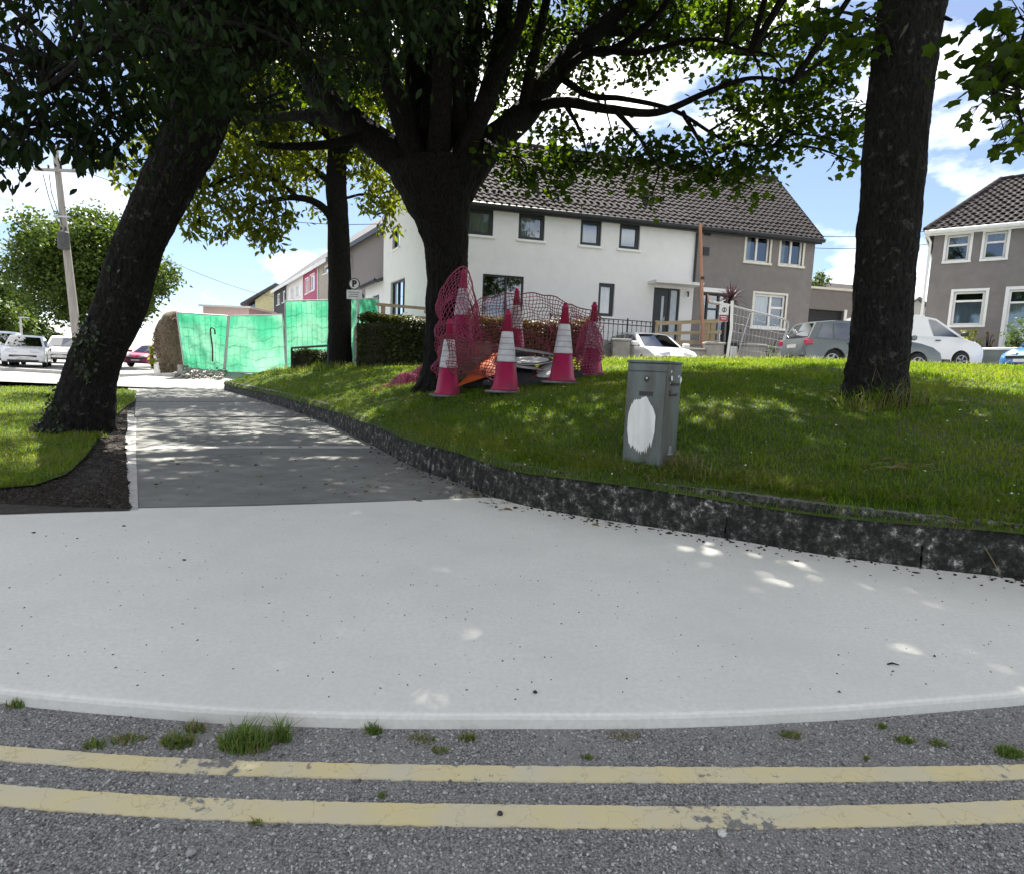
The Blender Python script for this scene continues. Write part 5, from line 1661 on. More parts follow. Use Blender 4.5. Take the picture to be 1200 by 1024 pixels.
mb = MB(); mb.tube([c1 + Vector((0, -.05, -.08)), c2 + Vector((0, -.05, -.08))], .08, 10); mb.box(-ov3, L3 + ov3, -ov3 + .02, -ov3 + .06, E3 - .2, E3 + .02); mb.box(-ov3, L3 + ov3, -ov3 + .06, -.001, E3 - .14, E3 - .1)
mb.box(-ov3, -ov3 + .04, -ov3 + .061, D3, E3 - .2, E3 + .02); mb.build('gutter', M_UPVC, rh.root)
mb = MB(); mb.tube([(-.25, -.2, E3 - .1), (-.1, -.02, E3 - .4), (-.1, -.02, 0)], .05, 8); mb.build('downpipe', M_UPVC, rh.root)

# ---- terrace running away down the hill behind the green netting
T0 = at_y(451, 300, 31.0); T1 = at_y(332, 345, 54.0)
# choose the depths so that the eaves stay level
zt = T0.z = 0
p0 = at_y(447, 268, 31.0); EZ = p0.z
d1 = ray(336, 333); tt_ = (EZ - EYE.z) / d1.z; p1 = EYE + d1 * tt_
print('terrace', p0, p1)
tv = Vector((p1.x - p0.x, p1.y - p0.y, 0)); tyaw = math.atan2(tv.y, tv.x)
tu = tv.normalized()
TO = Vector((p0.x, p0.y, 0)) - tu * 3
def tcoord(px, py, off=0):
    n = Vector((tu.y, -tu.x, 0)); d = ray(px, py); t = (TO - EYE).dot(n) / d.dot(n); q = EYE + d * t
    return (q - TO).dot(tu), q.z
M_PINK = mat('magenta_render', (.42, .10, .19), (.38, .085, .165), scale=3)
M_BEIGE = mat('beige_render', (.42, .37, .31), (.36, .32, .27), scale=3)
M_WHITE2 = mat('off_white_render', (.74, .73, .71), (.66, .65, .63), scale=3)
M_DARKR = mat('dark_render', (.05, .05, .055), (.065, .065, .07), scale=3)
M_YELL = mat('pale_yellow_render', (.62, .58, .33), (.55, .51, .3), scale=3)
cuts_ = [tcoord(x, 330)[0] for x in (449, 388, 373, 355.5, 337, 321)]
cuts_[0] = .4
specs = [('terraced_house', 'pebbledashed end house directly behind the white gable', M_PEBBLE, []),
         ('terraced_house', 'beige terraced house with one tall window between pebbledash and magenta', M_BEIGE, [(379, 298, 385, 322)]),
         ('terraced_house', 'magenta terraced house with white window surrounds above the green netting', M_PINK, [(358, 326, 361.5, 345), (363.5, 321, 368.5, 342)]),
         ('terraced_house', 'white terraced house next to the magenta one', M_WHITE2, [(341, 336, 344, 352), (347, 333, 351, 349)]),
         ('terraced_house', 'dark charcoal terraced house at the far end of the row', M_DARKR, [(324.5, 343, 328, 358), (331, 340, 334, 355)])]
for k, (nm, lb, mm, wins) in enumerate(specs):
    u0, u1 = cuts_[k], cuts_[k + 1]
    base = TO + tu * u0; base.z = .6
    # local x runs up the street away from us; the front faces -w
    hs = House(nm, lb, base, tyaw)
    # the street side lies to the left of the direction of travel
    L = u1 - u0; H = EZ - .6; D = 6.5
    hl = []
    for x0, y0, x1, y1 in wins:
        a, b = tcoord(x0, y1), tcoord(x1, y0)
        hl.append((min(a[0], b[0]) - u0, max(a[0], b[0]) - u0, min(a[1], b[1]) - .6, max(a[1], b[1]) - .6 - .02))
    hl = [(max(.1, a), min(L - .1, b), max(.2, c), min(H - .25, d)) for a, b, c, d in hl]
    hl = [h for h in hl if h[1] - h[0] > .15 and h[3] - h[2] > .3]
    mb = MB()
    wall_panel(mb, (0, 0, 0), (1, 0, 0), (0, 1, 0), L, H, hl, .12)
    for x in (0.002, L - .002):
        mb.quad((x, 0, 0), (x, -D, 0), (x, -D, H), (x, 0, H)); mb.add([(x, 0, H), (x, -D, H), (x, -D / 2, H + 2.9)], [(0, 1, 2)])
    mb.quad((0, -D, 0), (L, -D, 0), (L, -D, H), (0, -D, H))
    mb.build('wall', mm, hs.root)
    for h in hl:
        window(hs.root, (0, 0, 0), (1, 0, 0), (0, 1, 0), h, M_UPVC, fw=.09, curtain=(M_CURT, .03, .97, .05, .95), depth=.12, sill=.08, surround=.1 if k in (2,) else None, sm=M_UPVC)
    mb = MB(); mb.quad((-.05, .35, H - .02), (L + .05, .35, H - .02), (L + .05, -D / 2, H + 3.05), (-.05, -D / 2, H + 3.05)); mb.quad((-.05, -D - .35, H - .02), (L + .05, -D - .35, H - .02), (L + .05, -D / 2, H + 3.05), (-.05, -D / 2, H + 3.05))
    mb.build('roof', M_SLATE, hs.root)
    mb = MB(); mb.box(-.03, L + .03, .3, .36, H - .28, H - .03); mb.build('fascia', M_UPVC if k else M_BLACK, hs.root)
    mb = MB(); mb.tube([(L - .1, .06, H - .2), (L - .1, .06, 0)], .05, 6); mb.build('downpipe', M_UPVC, hs.root)
    if k == 0:
        u, z = tcoord(413, 302); u -= u0; z -= .6
        mb = MB(); mb.tube([(u, .05, z), (u, .5, z + .1), (u, .5, z - .25)], .04, 6); mb.lathe([(.05, 0), (.3, .06), (.34, .12)], 12, Matrix.Translation((u, .6, z - .5)) @ Matrix.Rotation(1.2, 4, 'X')); mb.build('satellite_dish', M_STEEL, hs.root)
# pale yellow house at the bottom of the row, gable towards us
YB = at_y(322, 372, 62); YB.z = 0
ye = House('yellow_house', 'pale yellow low house with sloping dark roof at the far end of the terrace', YB - Vector((2.6, 0, 0)), .05)
a = [ye.uv(px, py) for px, py in ((299, 372), (322.5, 372), (322.5, 336), (299, 352), (285, 359))]
mb = MB(); mb.prism([(a[0][0], 0), (a[1][0], 0), (a[2][0], a[2][1]), (a[3][0], a[3][1])], 0, 7); mb.build('wall', M_YELL, ye.root)
mb = MB(); pr = [(a[2][0] + .2, a[2][1] + .05), (a[2][0] + .2, a[2][1] + .3), (a[4][0] - .1, a[4][1] + .25), (a[4][0] - .1, a[4][1])]; mb.prism(pr, -.5, 7.5); mb.build('roof', M_SLATE, ye.root)
mb = MB(); mb.prism([(a[4][0] + .2, 0), (a[3][0] - .02, 0), (a[3][0] - .02, a[4][1] - .1), (a[4][0] + .2, a[4][1] - .25)], .6, 6.8); mb.build('porch', M_UPVC, ye.root)
mb = MB(); q0 = ye.uv(295, 362); mb.box(q0[0] - .5, q0[0] + .4, .55, .59, q0[1] - 1.2, q0[1] + .9); mb.build('window', M_GLASSD, ye.root)
# low pinkish shed roof beyond the netting
pb = at_y(265, 372, 40); pb.z = 0
ps = thing('pink_shed', 'long low pale pink painted shed showing above the green netting', 'shed', pb)
z1 = at_y(265, 358.5, 40).z
wd = 26.5 * 40 / FOCAL
mb = MB(); mb.box(-wd, wd, 0, 4, 0, z1 - .12); mb.build('wall', mat('pale_pink_paint', (.66, .50, .46), (.6, .45, .42), scale=4), ps)
mb = MB(); mb.box(-wd - .2, wd + .2, -.2, 4.2, z1 - .118, z1); mb.build('roof', M_UPVC, ps)
hb2 = at_y(228, 364, 38); 
# roof with chimney behind the garage
rb = at_y(975, 330, 40); rb.z = 2.3
bh = thing('distant_house', 'distant house roof with chimney behind the flat-roofed garage', 'house', rb, YAW1)
zr = at_y(980, 322, 40).z - 2.3; ze = at_y(980, 345, 40).z - 2.3
mb = MB(); mb.box(-1.2, 6, 0, 6, 0, ze); mb.build('wall', M_GREYR2, bh)
mb = MB(); mb.quad((-1.4, -.3, ze - .1), (6, -.3, ze - .1), (6, 3, zr), (-.4, 3, zr)); mb.quad((-1.4, 6.3, ze - .1), (6, 6.3, ze - .1), (6, 3, zr), (-.4, 3, zr)); mb.build('roof', M_TILE, bh)
mb = MB(); mb.box(-1.3, .3, 2.4, 3.4, ze, zr + .35); mb.box(-1.36, .36, 2.34, 3.46, zr + .352, zr + .5); ch = mb.build('chimney', M_GREYR2, bh)
mb = MB(); mb.lathe([(.16, zr + .5), (.13, zr + .85), (.16, zr + .9)], 10, Matrix.Translation((-.5, 2.9, 0))); mb.build('chimney_pot', M_BLACK, ch)
sb_ = at_y(1072, 378, 36); sb_.z = 2.3
sh = thing('far_shed', 'small shed with dark pitched roof glimpsed between the trunk and the right house', 'shed', sb_)
zz = at_y(1072, 368, 36).z - 2.3; zp = at_y(1072, 350, 36).z - 2.3; ww = 13 * 36 / FOCAL
mb = MB(); mb.prism([(-ww, 0), (ww, 0), (ww, zz + .3), (0, zp - .08), (-ww, zz + .3)], 0, 3); mb.build('wall', mat('board_cladding', (.34, .34, .33), (.25, .25, .24), scale=14, stretch=(1, 1, .02)), sh)
mb = MB(); mb.prism([(-ww - .15, zz + .24), (0, zp - .06), (ww + .15, zz + .24), (ww + .15, zz + .36), (0, zp + .1), (-ww - .15, zz + .36)], -.2, 3.2); mb.build('roof', M_SLATE, sh)
mb = MB(); mb.box(-2.4, 1.2, -3, -2.8, 0, at_y(1072, 369, 33).z - 2.3); mb.build('front_wall', M_WHITE2, sh)

# ---- street behind the lawn and the raised front gardens
def street_z(x, y=19):
    a = float(np.interp(x, [4, 8, 14], [1.0, 1.34, 1.5])); b = float(np.interp(x, [4, 7, 10, 16], [1.05, 1.4, 1.66, 1.74]))
    return a + (b - a) * min(1.2, (y - 17.3) / 3.7)
def back_y(x):
    return float(np.interp(x, [b[0] for b in BACK[::-1]], [b[1] for b in BACK[::-1]]))
st = MB()
for i in range(26):
    xa, xb = -6 + i * 1.6, -6 + (i + 1) * 1.6
    ya_, yb_ = back_y(xa) - .05, back_y(xb) - .05
    for s0, s1 in ((0, .5), (.5, 1), (1, 3)):
        q = [(xa, ya_ + (21 - ya_) * s0), (xb, yb_ + (21 - yb_) * s0), (xb, yb_ + (21 - yb_) * s1), (xa, ya_ + (21 - ya_) * s1)]
        st.quad(*[(x, y, street_z(x, y)) for x, y in q])
tag(st.build('street', M_TAR_FAR), kind='structure')
gf = [(-5.2, 18.9), (2.2, 19.4), (3.2, 20.6), (3.5, 21.8), (9.0, 22.3), (13.6, 22.4), (14.0, 21.8), (20, 20.8), (30, 14), (40, 14)]
gp = MB()
for i in range(len(gf) - 1):
    a, b = gf[i], gf[i + 1]
    gp.quad((a[0], a[1], .9), (b[0], b[1], .9), (b[0], b[1], 2.28), (a[0], a[1], 2.28))
    gp.quad((a[0], a[1], 2.28), (b[0], b[1], 2.28), (b[0], 70, 2.28), (a[0], 70, 2.28))
gp.quad((-5.2, 18.9, .3), (-5.2, 18.9, 2.28), (-9.5, 34, 2.28), (-9.5, 34, .3)); gp.add([(-5.2, 18.9, 2.28), (-5.2, 70, 2.28), (-9.5, 34, 2.28)], [(0, 1, 2)])
tag(gp.build('front_gardens', M_CONC), kind='structure')
# ------------------------------------------------------------------ traffic cones, netting and the heap under the tree
M_CONE = mat('cone_magenta', (.37, .016, .075), (.31, .014, .066), scale=7, rough=.45, bump=.1, c3=(.20, .03, .06), scale3=4, ramp3=(.48, .72))
M_SLEEVE = mat('cone_sleeve', (.60, .59, .60), (.48, .47, .49), scale=9, rough=.5, c3=(.30, .26, .27), scale3=5, ramp3=(.5, .75))
M_RUBBER = mat('black_rubber', (.03, .03, .032), (.05, .05, .05), scale=12, rough=.8)
M_RUBW = mat('worn_cone_base', (.22, .22, .22), (.10, .10, .10), scale=10, rough=.8)
M_NETP = mat('barrier_plastic', (.34, .05, .12), (.24, .04, .09), scale=6, rough=.5)
M_NETD = mat('shaded_barrier_plastic', (.28, .05, .075), (.18, .04, .055), scale=6, rough=.6)  # darker copy for netting in shade, the shade put into its colour
M_ORANGE = mat('orange_sheeting', (.52, .10, .02), (.42, .08, .018), scale=6, rough=.5)

def cone(px, py, Y, label, z=None, H=1.17, tilt=(0, 0)):
    p = at_y(px, py, Y)
    p.z = lawn_z(p.x, p.y) if z is None else z
    root = thing('traffic_cone', label, 'traffic cone', p, rnd.uniform(-.4, .4), 'traffic cones round the heap', tilt)
    k = H / 1.17
    mb = MB(); mb.box(-.25 * k, .25 * k, -.25 * k, .25 * k, 0, .035, bev=.012); mb.build('base_plate', M_RUBW, root)
    r = lambda z: (.195 - .165 * (z / 1.17)) * k
    mb = MB(); mb.lathe([(.215 * k, .036), (.212 * k, .06), (r(.09), .09 * k), (r(.44), .44 * k)], 24); mb.build('skirt', M_CONE, root, True)
    mb = MB(); mb.lathe([(r(.43) + .006, .435 * k), (r(.45) + .007, .45 * k), (r(.84) + .006, .84 * k), (r(.86) + .003, .855 * k)], 24); sl = mb.build('sleeve', M_SLEEVE, root, True)
    mb = MB()
    for z in (.52, .60, .68, .76):
        mb.lathe([(r(z) + .0085, z * k), (r(z) + .0088, (z + .01) * k), (r(z + .012) + .0082, (z + .012) * k)], 24)
    mb.build('sleeve_ring', mat('ring_grey', (.33, .32, .33)), sl)
    mb = MB(); mb.lathe([(r(.85), .84 * k), (r(1.08), 1.08 * k), (r(1.09) + .012, 1.085 * k), (r(1.11) + .012, 1.11 * k), (r(1.12), 1.12 * k), (r(1.15), 1.15 * k), (r(1.15) * .6, 1.165 * k)], 24); mb.build('tip', M_CONE, root, True)
    return root
cone(592, 458, 8.29, 'front traffic cone with clean white sleeve, second from the left and nearest')
cone(525, 455, 8.84, 'leftmost traffic cone beside the orange sign, netting behind it')
cone(658, 453, 8.56, 'traffic cone with white sleeve to the right of the flat signs, not netted')
cone(692, 446, 9.4, 'rightmost traffic cone wrapped in netting mesh')
CZ = at_y(541, 402, 9.6).z
cone(541, 402, 9.55, 'tallest-standing traffic cone perched on the pallet stack against the tree trunk, shrouded in netting', CZ, 1.17)
CZ2 = at_y(603, 414, 10.3).z
cone(603, 414, 10.3, 'rear traffic cone seen behind the netting in front of the dark house window', CZ2, 1.12)

# stack carrying the raised cones
p = at_y(541, 402, 9.6); gz = lawn_z(p.x, p.y)
M_PALLET = mat('weathered_timber', (.16, .13, .10), (.10, .085, .07), scale=8, stretch=(.2, 3, 3), rough=.9)
hp = thing('pallet_stack', 'stack of weathered timber pallets under the raised cone by the trunk', 'pallets', (p.x + .05, p.y + .05, gz - .03), .15)
layers = max(3, int((CZ - gz) / .13))
hh = (CZ - gz + .03) / layers
for k in range(layers):
    for j in range(5):
        mb = MB(); x = -.4 + j * .17; mb.box(x, x + .12, -.38, .38, k * hh + hh - .025, k * hh + hh - .001); mb.build('slat', M_PALLET, hp)
    for y in (-.36, -.05, .28):
        mb = MB(); mb.box(-.4, .4, y, y + .08, k * hh + .0, k * hh + hh - .026); mb.build('bearer', M_PALLET, hp)
p = at_y(603, 414, 10.3); gz = lawn_z(p.x, p.y)
cr = thing('storage_crate', 'dark crate behind the netting carrying the rear cone', 'crate', (p.x, p.y, gz - .04), -.1)
mb = MB(); mb.box(-.36, .36, -.3, .3, 0, CZ2 - gz + .04 - .002, bev=.02); mb.build('body', M_RUBBER, cr)
for k in range(3):
    mb = MB(); z = .06 + k * (CZ2 - gz) / 3.2; mb.box(-.37, .37, -.315, -.302, z, z + .05); mb.build('rib', M_RUBW, cr)

# heap: flat road signs, black feet and tubes
def flat_sign(px, py, Y, z, r, label, ring, face, tilt, rz, kind='round'):
    p = at_y(px, py, Y); p.z = z
    o = thing('road_sign', label, 'road sign', p, rz, 'signs dumped among the cones', tilt)
    mb = MB(); mb.lathe([(r, -.006), (r, .006)], 32); mb.build('plate', MATS['galvanised_steel'], o)
    mb = MB(); mb.lathe([(r * .97, .0065), (r * .97, .0075)], 32); mb.build('border', ring, o)
    mb = MB(); mb.lathe([(r * .80, .008), (r * .80, .009)], 32); mb.build('face', face, o)
    return o
M_SIGNR = mat('sign_red', (.45, .03, .05), (.4, .025, .045), rough=.4)
M_SIGNW = mat('sign_white', (.72, .72, .72), (.62, .62, .63), scale=6, rough=.4)
def gzat(px, py, Y):
    p = at_y(px, py, Y); return lawn_z(p.x, p.y)
zb = gzat(622, 440, 9.2)
flat_sign(620, 416, 9.3, zb + .34, .40, 'round white-faced sign with dark border lying flat on the heap between the cones', M_RUBBER, M_SIGNW, (.16, -.08), .2)
flat_sign(648, 428, 8.95, zb + .2, .33, 'round red-bordered sign propped low behind the middle right cone', M_SIGNR, M_SIGNW, (.5, -.2), -.3)
flat_sign(612, 432, 9.0, zb + .24, .34, 'round red-bordered sign under the flat white one in the heap', M_SIGNR, M_SIGNW, (.1, .06), .5)
fr_ = thing('sign_frame', 'thin steel sign frame resting on top of the heap behind the flat signs', 'frame', (at_y(615, 408, 9.5).x, 9.5, zb + .5), .3, tilt=(.06, .1))
mb = MB(); q = [(-.45, -.2, 0), (.42, -.22, 0), (.45, .25, .02), (-.42, .22, .02), (-.45, -.2, 0)]
for a, b in zip(q[:-1], q[1:]): mb.tube([a, b], .014, 6)
mb.build('frame', M_STEEL, fr_)
mb = MB()
for x, y in ((-.4, -.17), (.38, -.18), (.4, .2), (-.38, .18)): mb.tube([(x, y, -.02), (x * .8, y * .6, -.48)], .014, 6)
mb.build('legs', M_STEEL, fr_)
k = 0
for px, py, Y, dz, L, w, h, rz in ((600, 450, 8.9, 0, .9, .42, .10, .1), (636, 450, 8.95, 0, .8, .45, .10, -.2), (612, 446, 9.1, .105, .95, .4, .09, .25), (570, 448, 9.2, 0, .7, .4, .1, -.1), (655, 446, 9.3, .0, .6, .5, .16, .3), (585, 440, 9.5, 0, .8, .5, .2, .0)):
    p = at_y(px, py, Y)
    lbs = ['black rubber barrier foot lying lowest at the front of the heap', 'black rubber barrier foot at the heap front next to the middle right cone', 'long black rubber foot lying across the two front ones', 'short black rubber foot just right of the orange sign', 'thick black rubber block at the right back of the heap', 'thickest black rubber block at the left back of the heap']
    o = thing('rubber_block', lbs[k], 'barrier foot', (p.x, p.y, lawn_z(p.x, p.y) + dz - .02), rz, 'rubber feet in the heap'); k += 1
    mb = MB(); mb.box(-L / 2, L / 2, -w / 2, w / 2, 0, h, bev=.025); mb.build('block', M_RUBBER, o)
    mb = MB()
    for x in (-L * .3, 0, L * .3): mb.lathe([(.035, h + .001), (.03, h + .006)], 10, Matrix.Translation((x, 0, 0)))
    mb.build('socket', M_RUBW, o)
# folded orange sign
mb = MB()
pts = [at_y(533, 454, 8.75), at_y(586, 437, 8.7), at_y(588, 412, 9.15), at_y(572, 417, 9.3)]
mb.add(pts + [q + Vector((.004, .012, .006)) for q in pts], [(0, 1, 2, 3), (7, 6, 5, 4), (0, 4, 5, 1), (1, 5, 6, 2), (2, 6, 7, 3), (3, 7, 4, 0)])
og = mb.build('warning_sign', M_ORANGE)
tag(og, 'folded orange warning sign leaning between the left and front cones', 'road sign')

def netting(name, label, path, cell, thick, m, jig=.02, group=None, seed=3):
    """mesh barrier hung along a path of (x, y, top z, bottom z)"""
    g = np.random.default_rng(seed)
    P = smooth_path(path, 8)
    L = [0]
    for a, b in zip(P[:-1], P[1:]): L.append(L[-1] + float(np.hypot(*(b - a)[:2])))
    n = int(L[-1] / cell)
    hmax = max(p[2] - p[3] for p in P); nv = max(4, int(hmax / cell))
    S = np.linspace(0, L[-1], n + 1)
    C = np.stack([np.interp(S, L, [p[i] for p in P]) for i in range(4)], 1)
    G = np.zeros((n + 1, nv + 1, 3))
    for i in range(n + 1):
        for j in range(nv + 1):
            t = j / nv
            z = C[i, 3] + (C[i, 2] - C[i, 3]) * t
            wob = jig * (math.sin(i * .55 + j * .9 + seed) + math.sin(i * .23 - j * .5)) * (1.4 - t)
            G[i, j] = (C[i, 0] + wob + g.normal(0, jig * .18), C[i, 1] + jig * math.cos(i * .4 + j * .6) * 1.3 + g.normal(0, jig * .18), z + jig * .5 * math.sin(i * .8 + j) * (0 if j in (0,) else 1))
    mb = MB()
    off = .5 * (C[1, :2] - C[0, :2]).mean() if n else 0
    for j in range(nv + 1):
        r_ = thick * (1.7 if j in (0, nv) else 1)
        mb.tube([tuple(G[i, j]) for i in range(n + 1)], r_, 4, cap=False)
    for i in range(n + 1):
        mb.tube([tuple(G[i, j]) for j in range(nv + 1)], thick, 4, cap=False)
    o = mb.build(name, m)
    return tag(o, label, 'netting', group)
def np_(px, py_top, py_bot, Y):
    a, b = at_y(px, py_top, Y), at_y(px, py_bot, Y)
    return (a.x, a.y, a.z, max(b.z, lawn_z(a.x, a.y) + .01))
netting('barrier_netting', 'long dark red mesh netting sagging behind the cones across the heap', [np_(545, 372, 430, 9.35), np_(560, 352, 440, 9.75), np_(585, 347, 445, 10.0), np_(612, 344, 445, 10.05), np_(640, 346, 448, 9.9), np_(665, 356, 450, 9.6), np_(685, 362, 450, 9.25), np_(706, 372, 449, 9.3)], .055, .0065, M_NETD, .03, 'barrier netting', 3)
netting('barrier_netting', 'magenta netting wrapped round the raised cone and its pallets, left of the heap', [np_(512, 352, 444, 9.5), np_(520, 336, 440, 9.2), np_(532, 318, 430, 9.16), np_(546, 316, 420, 9.18), np_(556, 345, 418, 9.3), np_(563, 378, 436, 9.5)], .05, .006, M_NETP, .03, 'barrier netting', 7)
netting('barrier_netting', 'low netting strung from the leftmost cone past the orange sign to the front cone', [np_(515, 396, 440, 8.98), np_(530, 392, 438, 8.66), np_(548, 400, 438, 8.75), np_(566, 402, 440, 8.75), np_(584, 404, 446, 8.55), np_(600, 402, 452, 8.53)], .05, .0055, M_NETD, .02, 'barrier netting', 11)
netting('barrier_netting', 'netting clinging round the rightmost cone down to the grass', [np_(676, 402, 450, 9.2), np_(686, 380, 449, 9.16), np_(696, 378, 449, 9.15), np_(706, 400, 450, 9.3)], .045, .0055, M_NETP, .012, 'barrier netting', 5)
# crumpled netting on the grass left of the trunk
c0 = on_surface(500, 443, lawn_z)
g = np.random.default_rng(4)
mb = MB()
for k in range(90):
    a = g.uniform(0, 6.28); r_ = abs(g.normal(0, .5))
    x, y = c0.x + r_ * math.cos(a) * .9, c0.y - .6 + r_ * math.sin(a) * .45
    pts = []
    for j in range(9):
        x += g.normal(0, .06); y += g.normal(0, .05)
        pts.append((x, y, lawn_z(x, y) + abs(g.normal(.02, .13)) * max(.1, 1 - r_ * .9)))
    mb.tube(smooth_path(pts, 3), .006, 4, cap=False)
for i in range(24):
    for q in (0, 1):
        pts = []
        for j in range(16):
            u, v = (i / 24, j / 16) if q else (j / 16, i / 24)
            x, y = c0.x - .8 + 1.6 * u, c0.y - .95 + .75 * v
            d_ = max(0, 1 - ((u - .55) / .5) ** 2 - ((v - .5) / .55) ** 2)
            pts.append((x, y, lawn_z(x, y) + .02 + .22 * d_ * (1 + .5 * math.sin(u * 17 + v * 9))))
        mb.tube(pts, .006, 4, cap=False)
tag(mb.build('barrier_netting', M_NETP), 'crumpled heap of reddish netting on the grass left of the big tree', 'netting', 'barrier netting')

# ------------------------------------------------------------------ service pillar on the bank
M_CAB = mat('grey_green_paint', (.125, .145, .14), (.10, .118, .114), scale=5, rough=.55, bump=.2, bscale=40, c3=(.062, .055, .038), scale3=5, ramp3=(.46, .72), stretch=(1, 1, .22))
M_SPLASH = mat('white_paint', (.70, .70, .67), (.55, .56, .53), scale=14, rough=.6, stretch=(1, 1, .2))
pc = on_surface(764, 548, lawn_z)
cb = thing('service_pillar', 'weathered grey-green utility cabinet with a white paint splash on the lawn edge', 'utility cabinet', pc + Vector((.02, .2, -.03)), math.radians(-33), tilt=(0, 0))
HW, HD, HT = .168, .17, .86
mb = MB(); mb.box(-HW, HW, -HD, HD, -.1, HT, bev=.006); mb.build('body', M_CAB, cb)
mb = MB(); mb.box(-HW - .008, HW + .004, -HD - .014, HD + .01, HT + .001, HT + .022, bev=.005); mb.build('lid', M_CAB, cb)
mb = MB(); mb.box(-HW + .012, HW - .012, -HD - .010, -HD - .001, .05, HT - .07, bev=.003); dr = mb.build('door', M_CAB, cb)
mb = MB(); mb.box(-HW + .004, HW - .004, -HD - .012, -HD - .001, HT - .062, HT - .005, bev=.003); mb.build('header_panel', M_CAB, cb)
mb = MB(); mb.lathe([(.017, 0), (.017, .008), (.012, .01)], 16, Matrix.Translation((-.0, -HD - .011, HT - .125)) @ Matrix.Scale(1.4, 4, (0, 0, 1)) @ Matrix.Rotation(math.pi / 2, 4, 'X')); mb.build('lock', M_BLACK, dr)
mb = MB(); mb.lathe([(.009, 0), (.009, .012)], 12, Matrix.Translation((.006, -HD - .014, HT - .118)) @ Matrix.Rotation(math.pi / 2, 4, 'X')); mb.build('lock_core', M_STEEL, dr)
mb = MB(); mb.box(-.055, .06, -HD - .014, -HD - .0105, HT - .26, HT - .225); mb.build('slot', M_BLACK, dr)
# paint splash: ragged patch a hair proud of the door
g = np.random.default_rng(8)
prof = []
N_ = 46                                        # brush strokes: ragged lower ends, softer top
for i in range(N_):
    t = i / (N_ - 1); x = -.115 + .23 * t
    z = -.235 * (max(0, 1 - ((x + .0) / .118) ** 2)) ** .42 + (g.normal(0, .016) if abs(x) < .1 else 0)
    prof.append((x - .022, z + HT - .475))
for i in range(N_):
    t = i / (N_ - 1); x = .115 - .23 * t
    z = .20 * (max(0, 1 - (x / .118) ** 2)) ** .5 + g.normal(0, .004) + .012 * math.sin(x * 60)
    prof.append((x - .022, z + HT - .475))
mb = MB(); mb.prism(prof, -HD - .0125, -HD - .0104); mb.build('paint_splash', M_SPLASH, dr)
for z, x0, x1, wx in ((HT - .155, -.1, .1, 0), (HT - .24, -.11, .07, 0)):
    mb = MB(); mb.box(HW + .0015, HW + .016, x0, x1, z, z + .035, bev=.004); mb.build('hinge_cover', M_CAB, cb)
    mb = MB(); mb.box(HW + .001, HW + .011, x0 + .004, x1 - .004, z - .014, z - .0005); mb.build('slot', M_BLACK, cb)
for y, z, r_ in ((-.115, HT - .115, .026), (.115, HT - .125, .03), (-.09, HT - .06, .012), (.1, HT - .1, .016), (-.1, HT - .15, .012)):
    mb = MB()
    pr = [(math.cos(a) * r_ * g.uniform(.6, 1.1), math.sin(a) * r_ * g.uniform(.6, 1.2)) for a in np.linspace(0, 2 * math.pi, 11)[:-1]]
    mb.prism(pr, 0, .0022, Matrix.Translation((HW + .0165 if abs(z - HT + .13) < .02 else HW + .0015, y, z)) @ Matrix.Rotation(math.pi / 2, 4, 'Z')); mb.build('paint_blot', M_SPLASH, cb)
mb = MB(); mb.box(HW + .001, HW + .02, -.05, .03, .13, .14); mb.box(HW + .001, HW + .014, -.03, .0, .14, .2); mb.build('bracket', M_STEEL, cb)
for px, py, n_, h0, h1, rx, lb, dry in ((800, 548, 240, .06, .24, .16, 'dry straw-coloured grass clump against the right foot of the utility cabinet', .75),
                                    (735, 553, 160, .05, .16, .14, 'shorter mixed grass clump at the front left foot of the utility cabinet', .45),
                                    (770, 560, 130, .04, .14, .12, 'ragged grass clump right in front of the utility cabinet', .6),
                                    (830, 560, 110, .05, .17, .18, 'thin straw clump a little right of the utility cabinet', .6)):
    tuft('grass_clump', px, py, rx, n_, h0, h1, lb, M_GRASS, .9, .0045, lawn_z, dry, 'grass clump', ry=.09)
for px, py, n_, h0, h1, rx, lb, dry, ln in ((1012, 478, 200, .08, .32, .3, 'long grass fringe at the left foot of the straight tree', .4, .7),
                                    (1050, 476, 260, .10, .42, .34, 'long grass and seed stalks in front of the straight tree', .45, .6),
                                    (1090, 472, 160, .08, .3, .3, 'dark grass fringe to the right of the straight tree', .3, .8),
                                    (1035, 472, 16, .5, .85, .22, 'few tall bare seed stalks rising against the straight trunk', 1, .35),
                                    (440, 428, 260, .15, .5, .5, 'bright tall grass tuft at the foot of the parking sign', .2, .6),
                                    (380, 432, 200, .12, .42, .45, 'dark uncut grass at the foot of the slim tree', .2, .6),
                                    (100, 512, 160, .06, .16, .3, 'low grass fringe in front of the leaning tree roots', .3, .8)):
    tuft('grass_clump', px, py, rx, n_, h0, h1, lb, M_GRASS, ln, .006 if py > 455 else .016, lawn_z if px > 300 else verge_z, dry, 'grass clump', ry=.14)
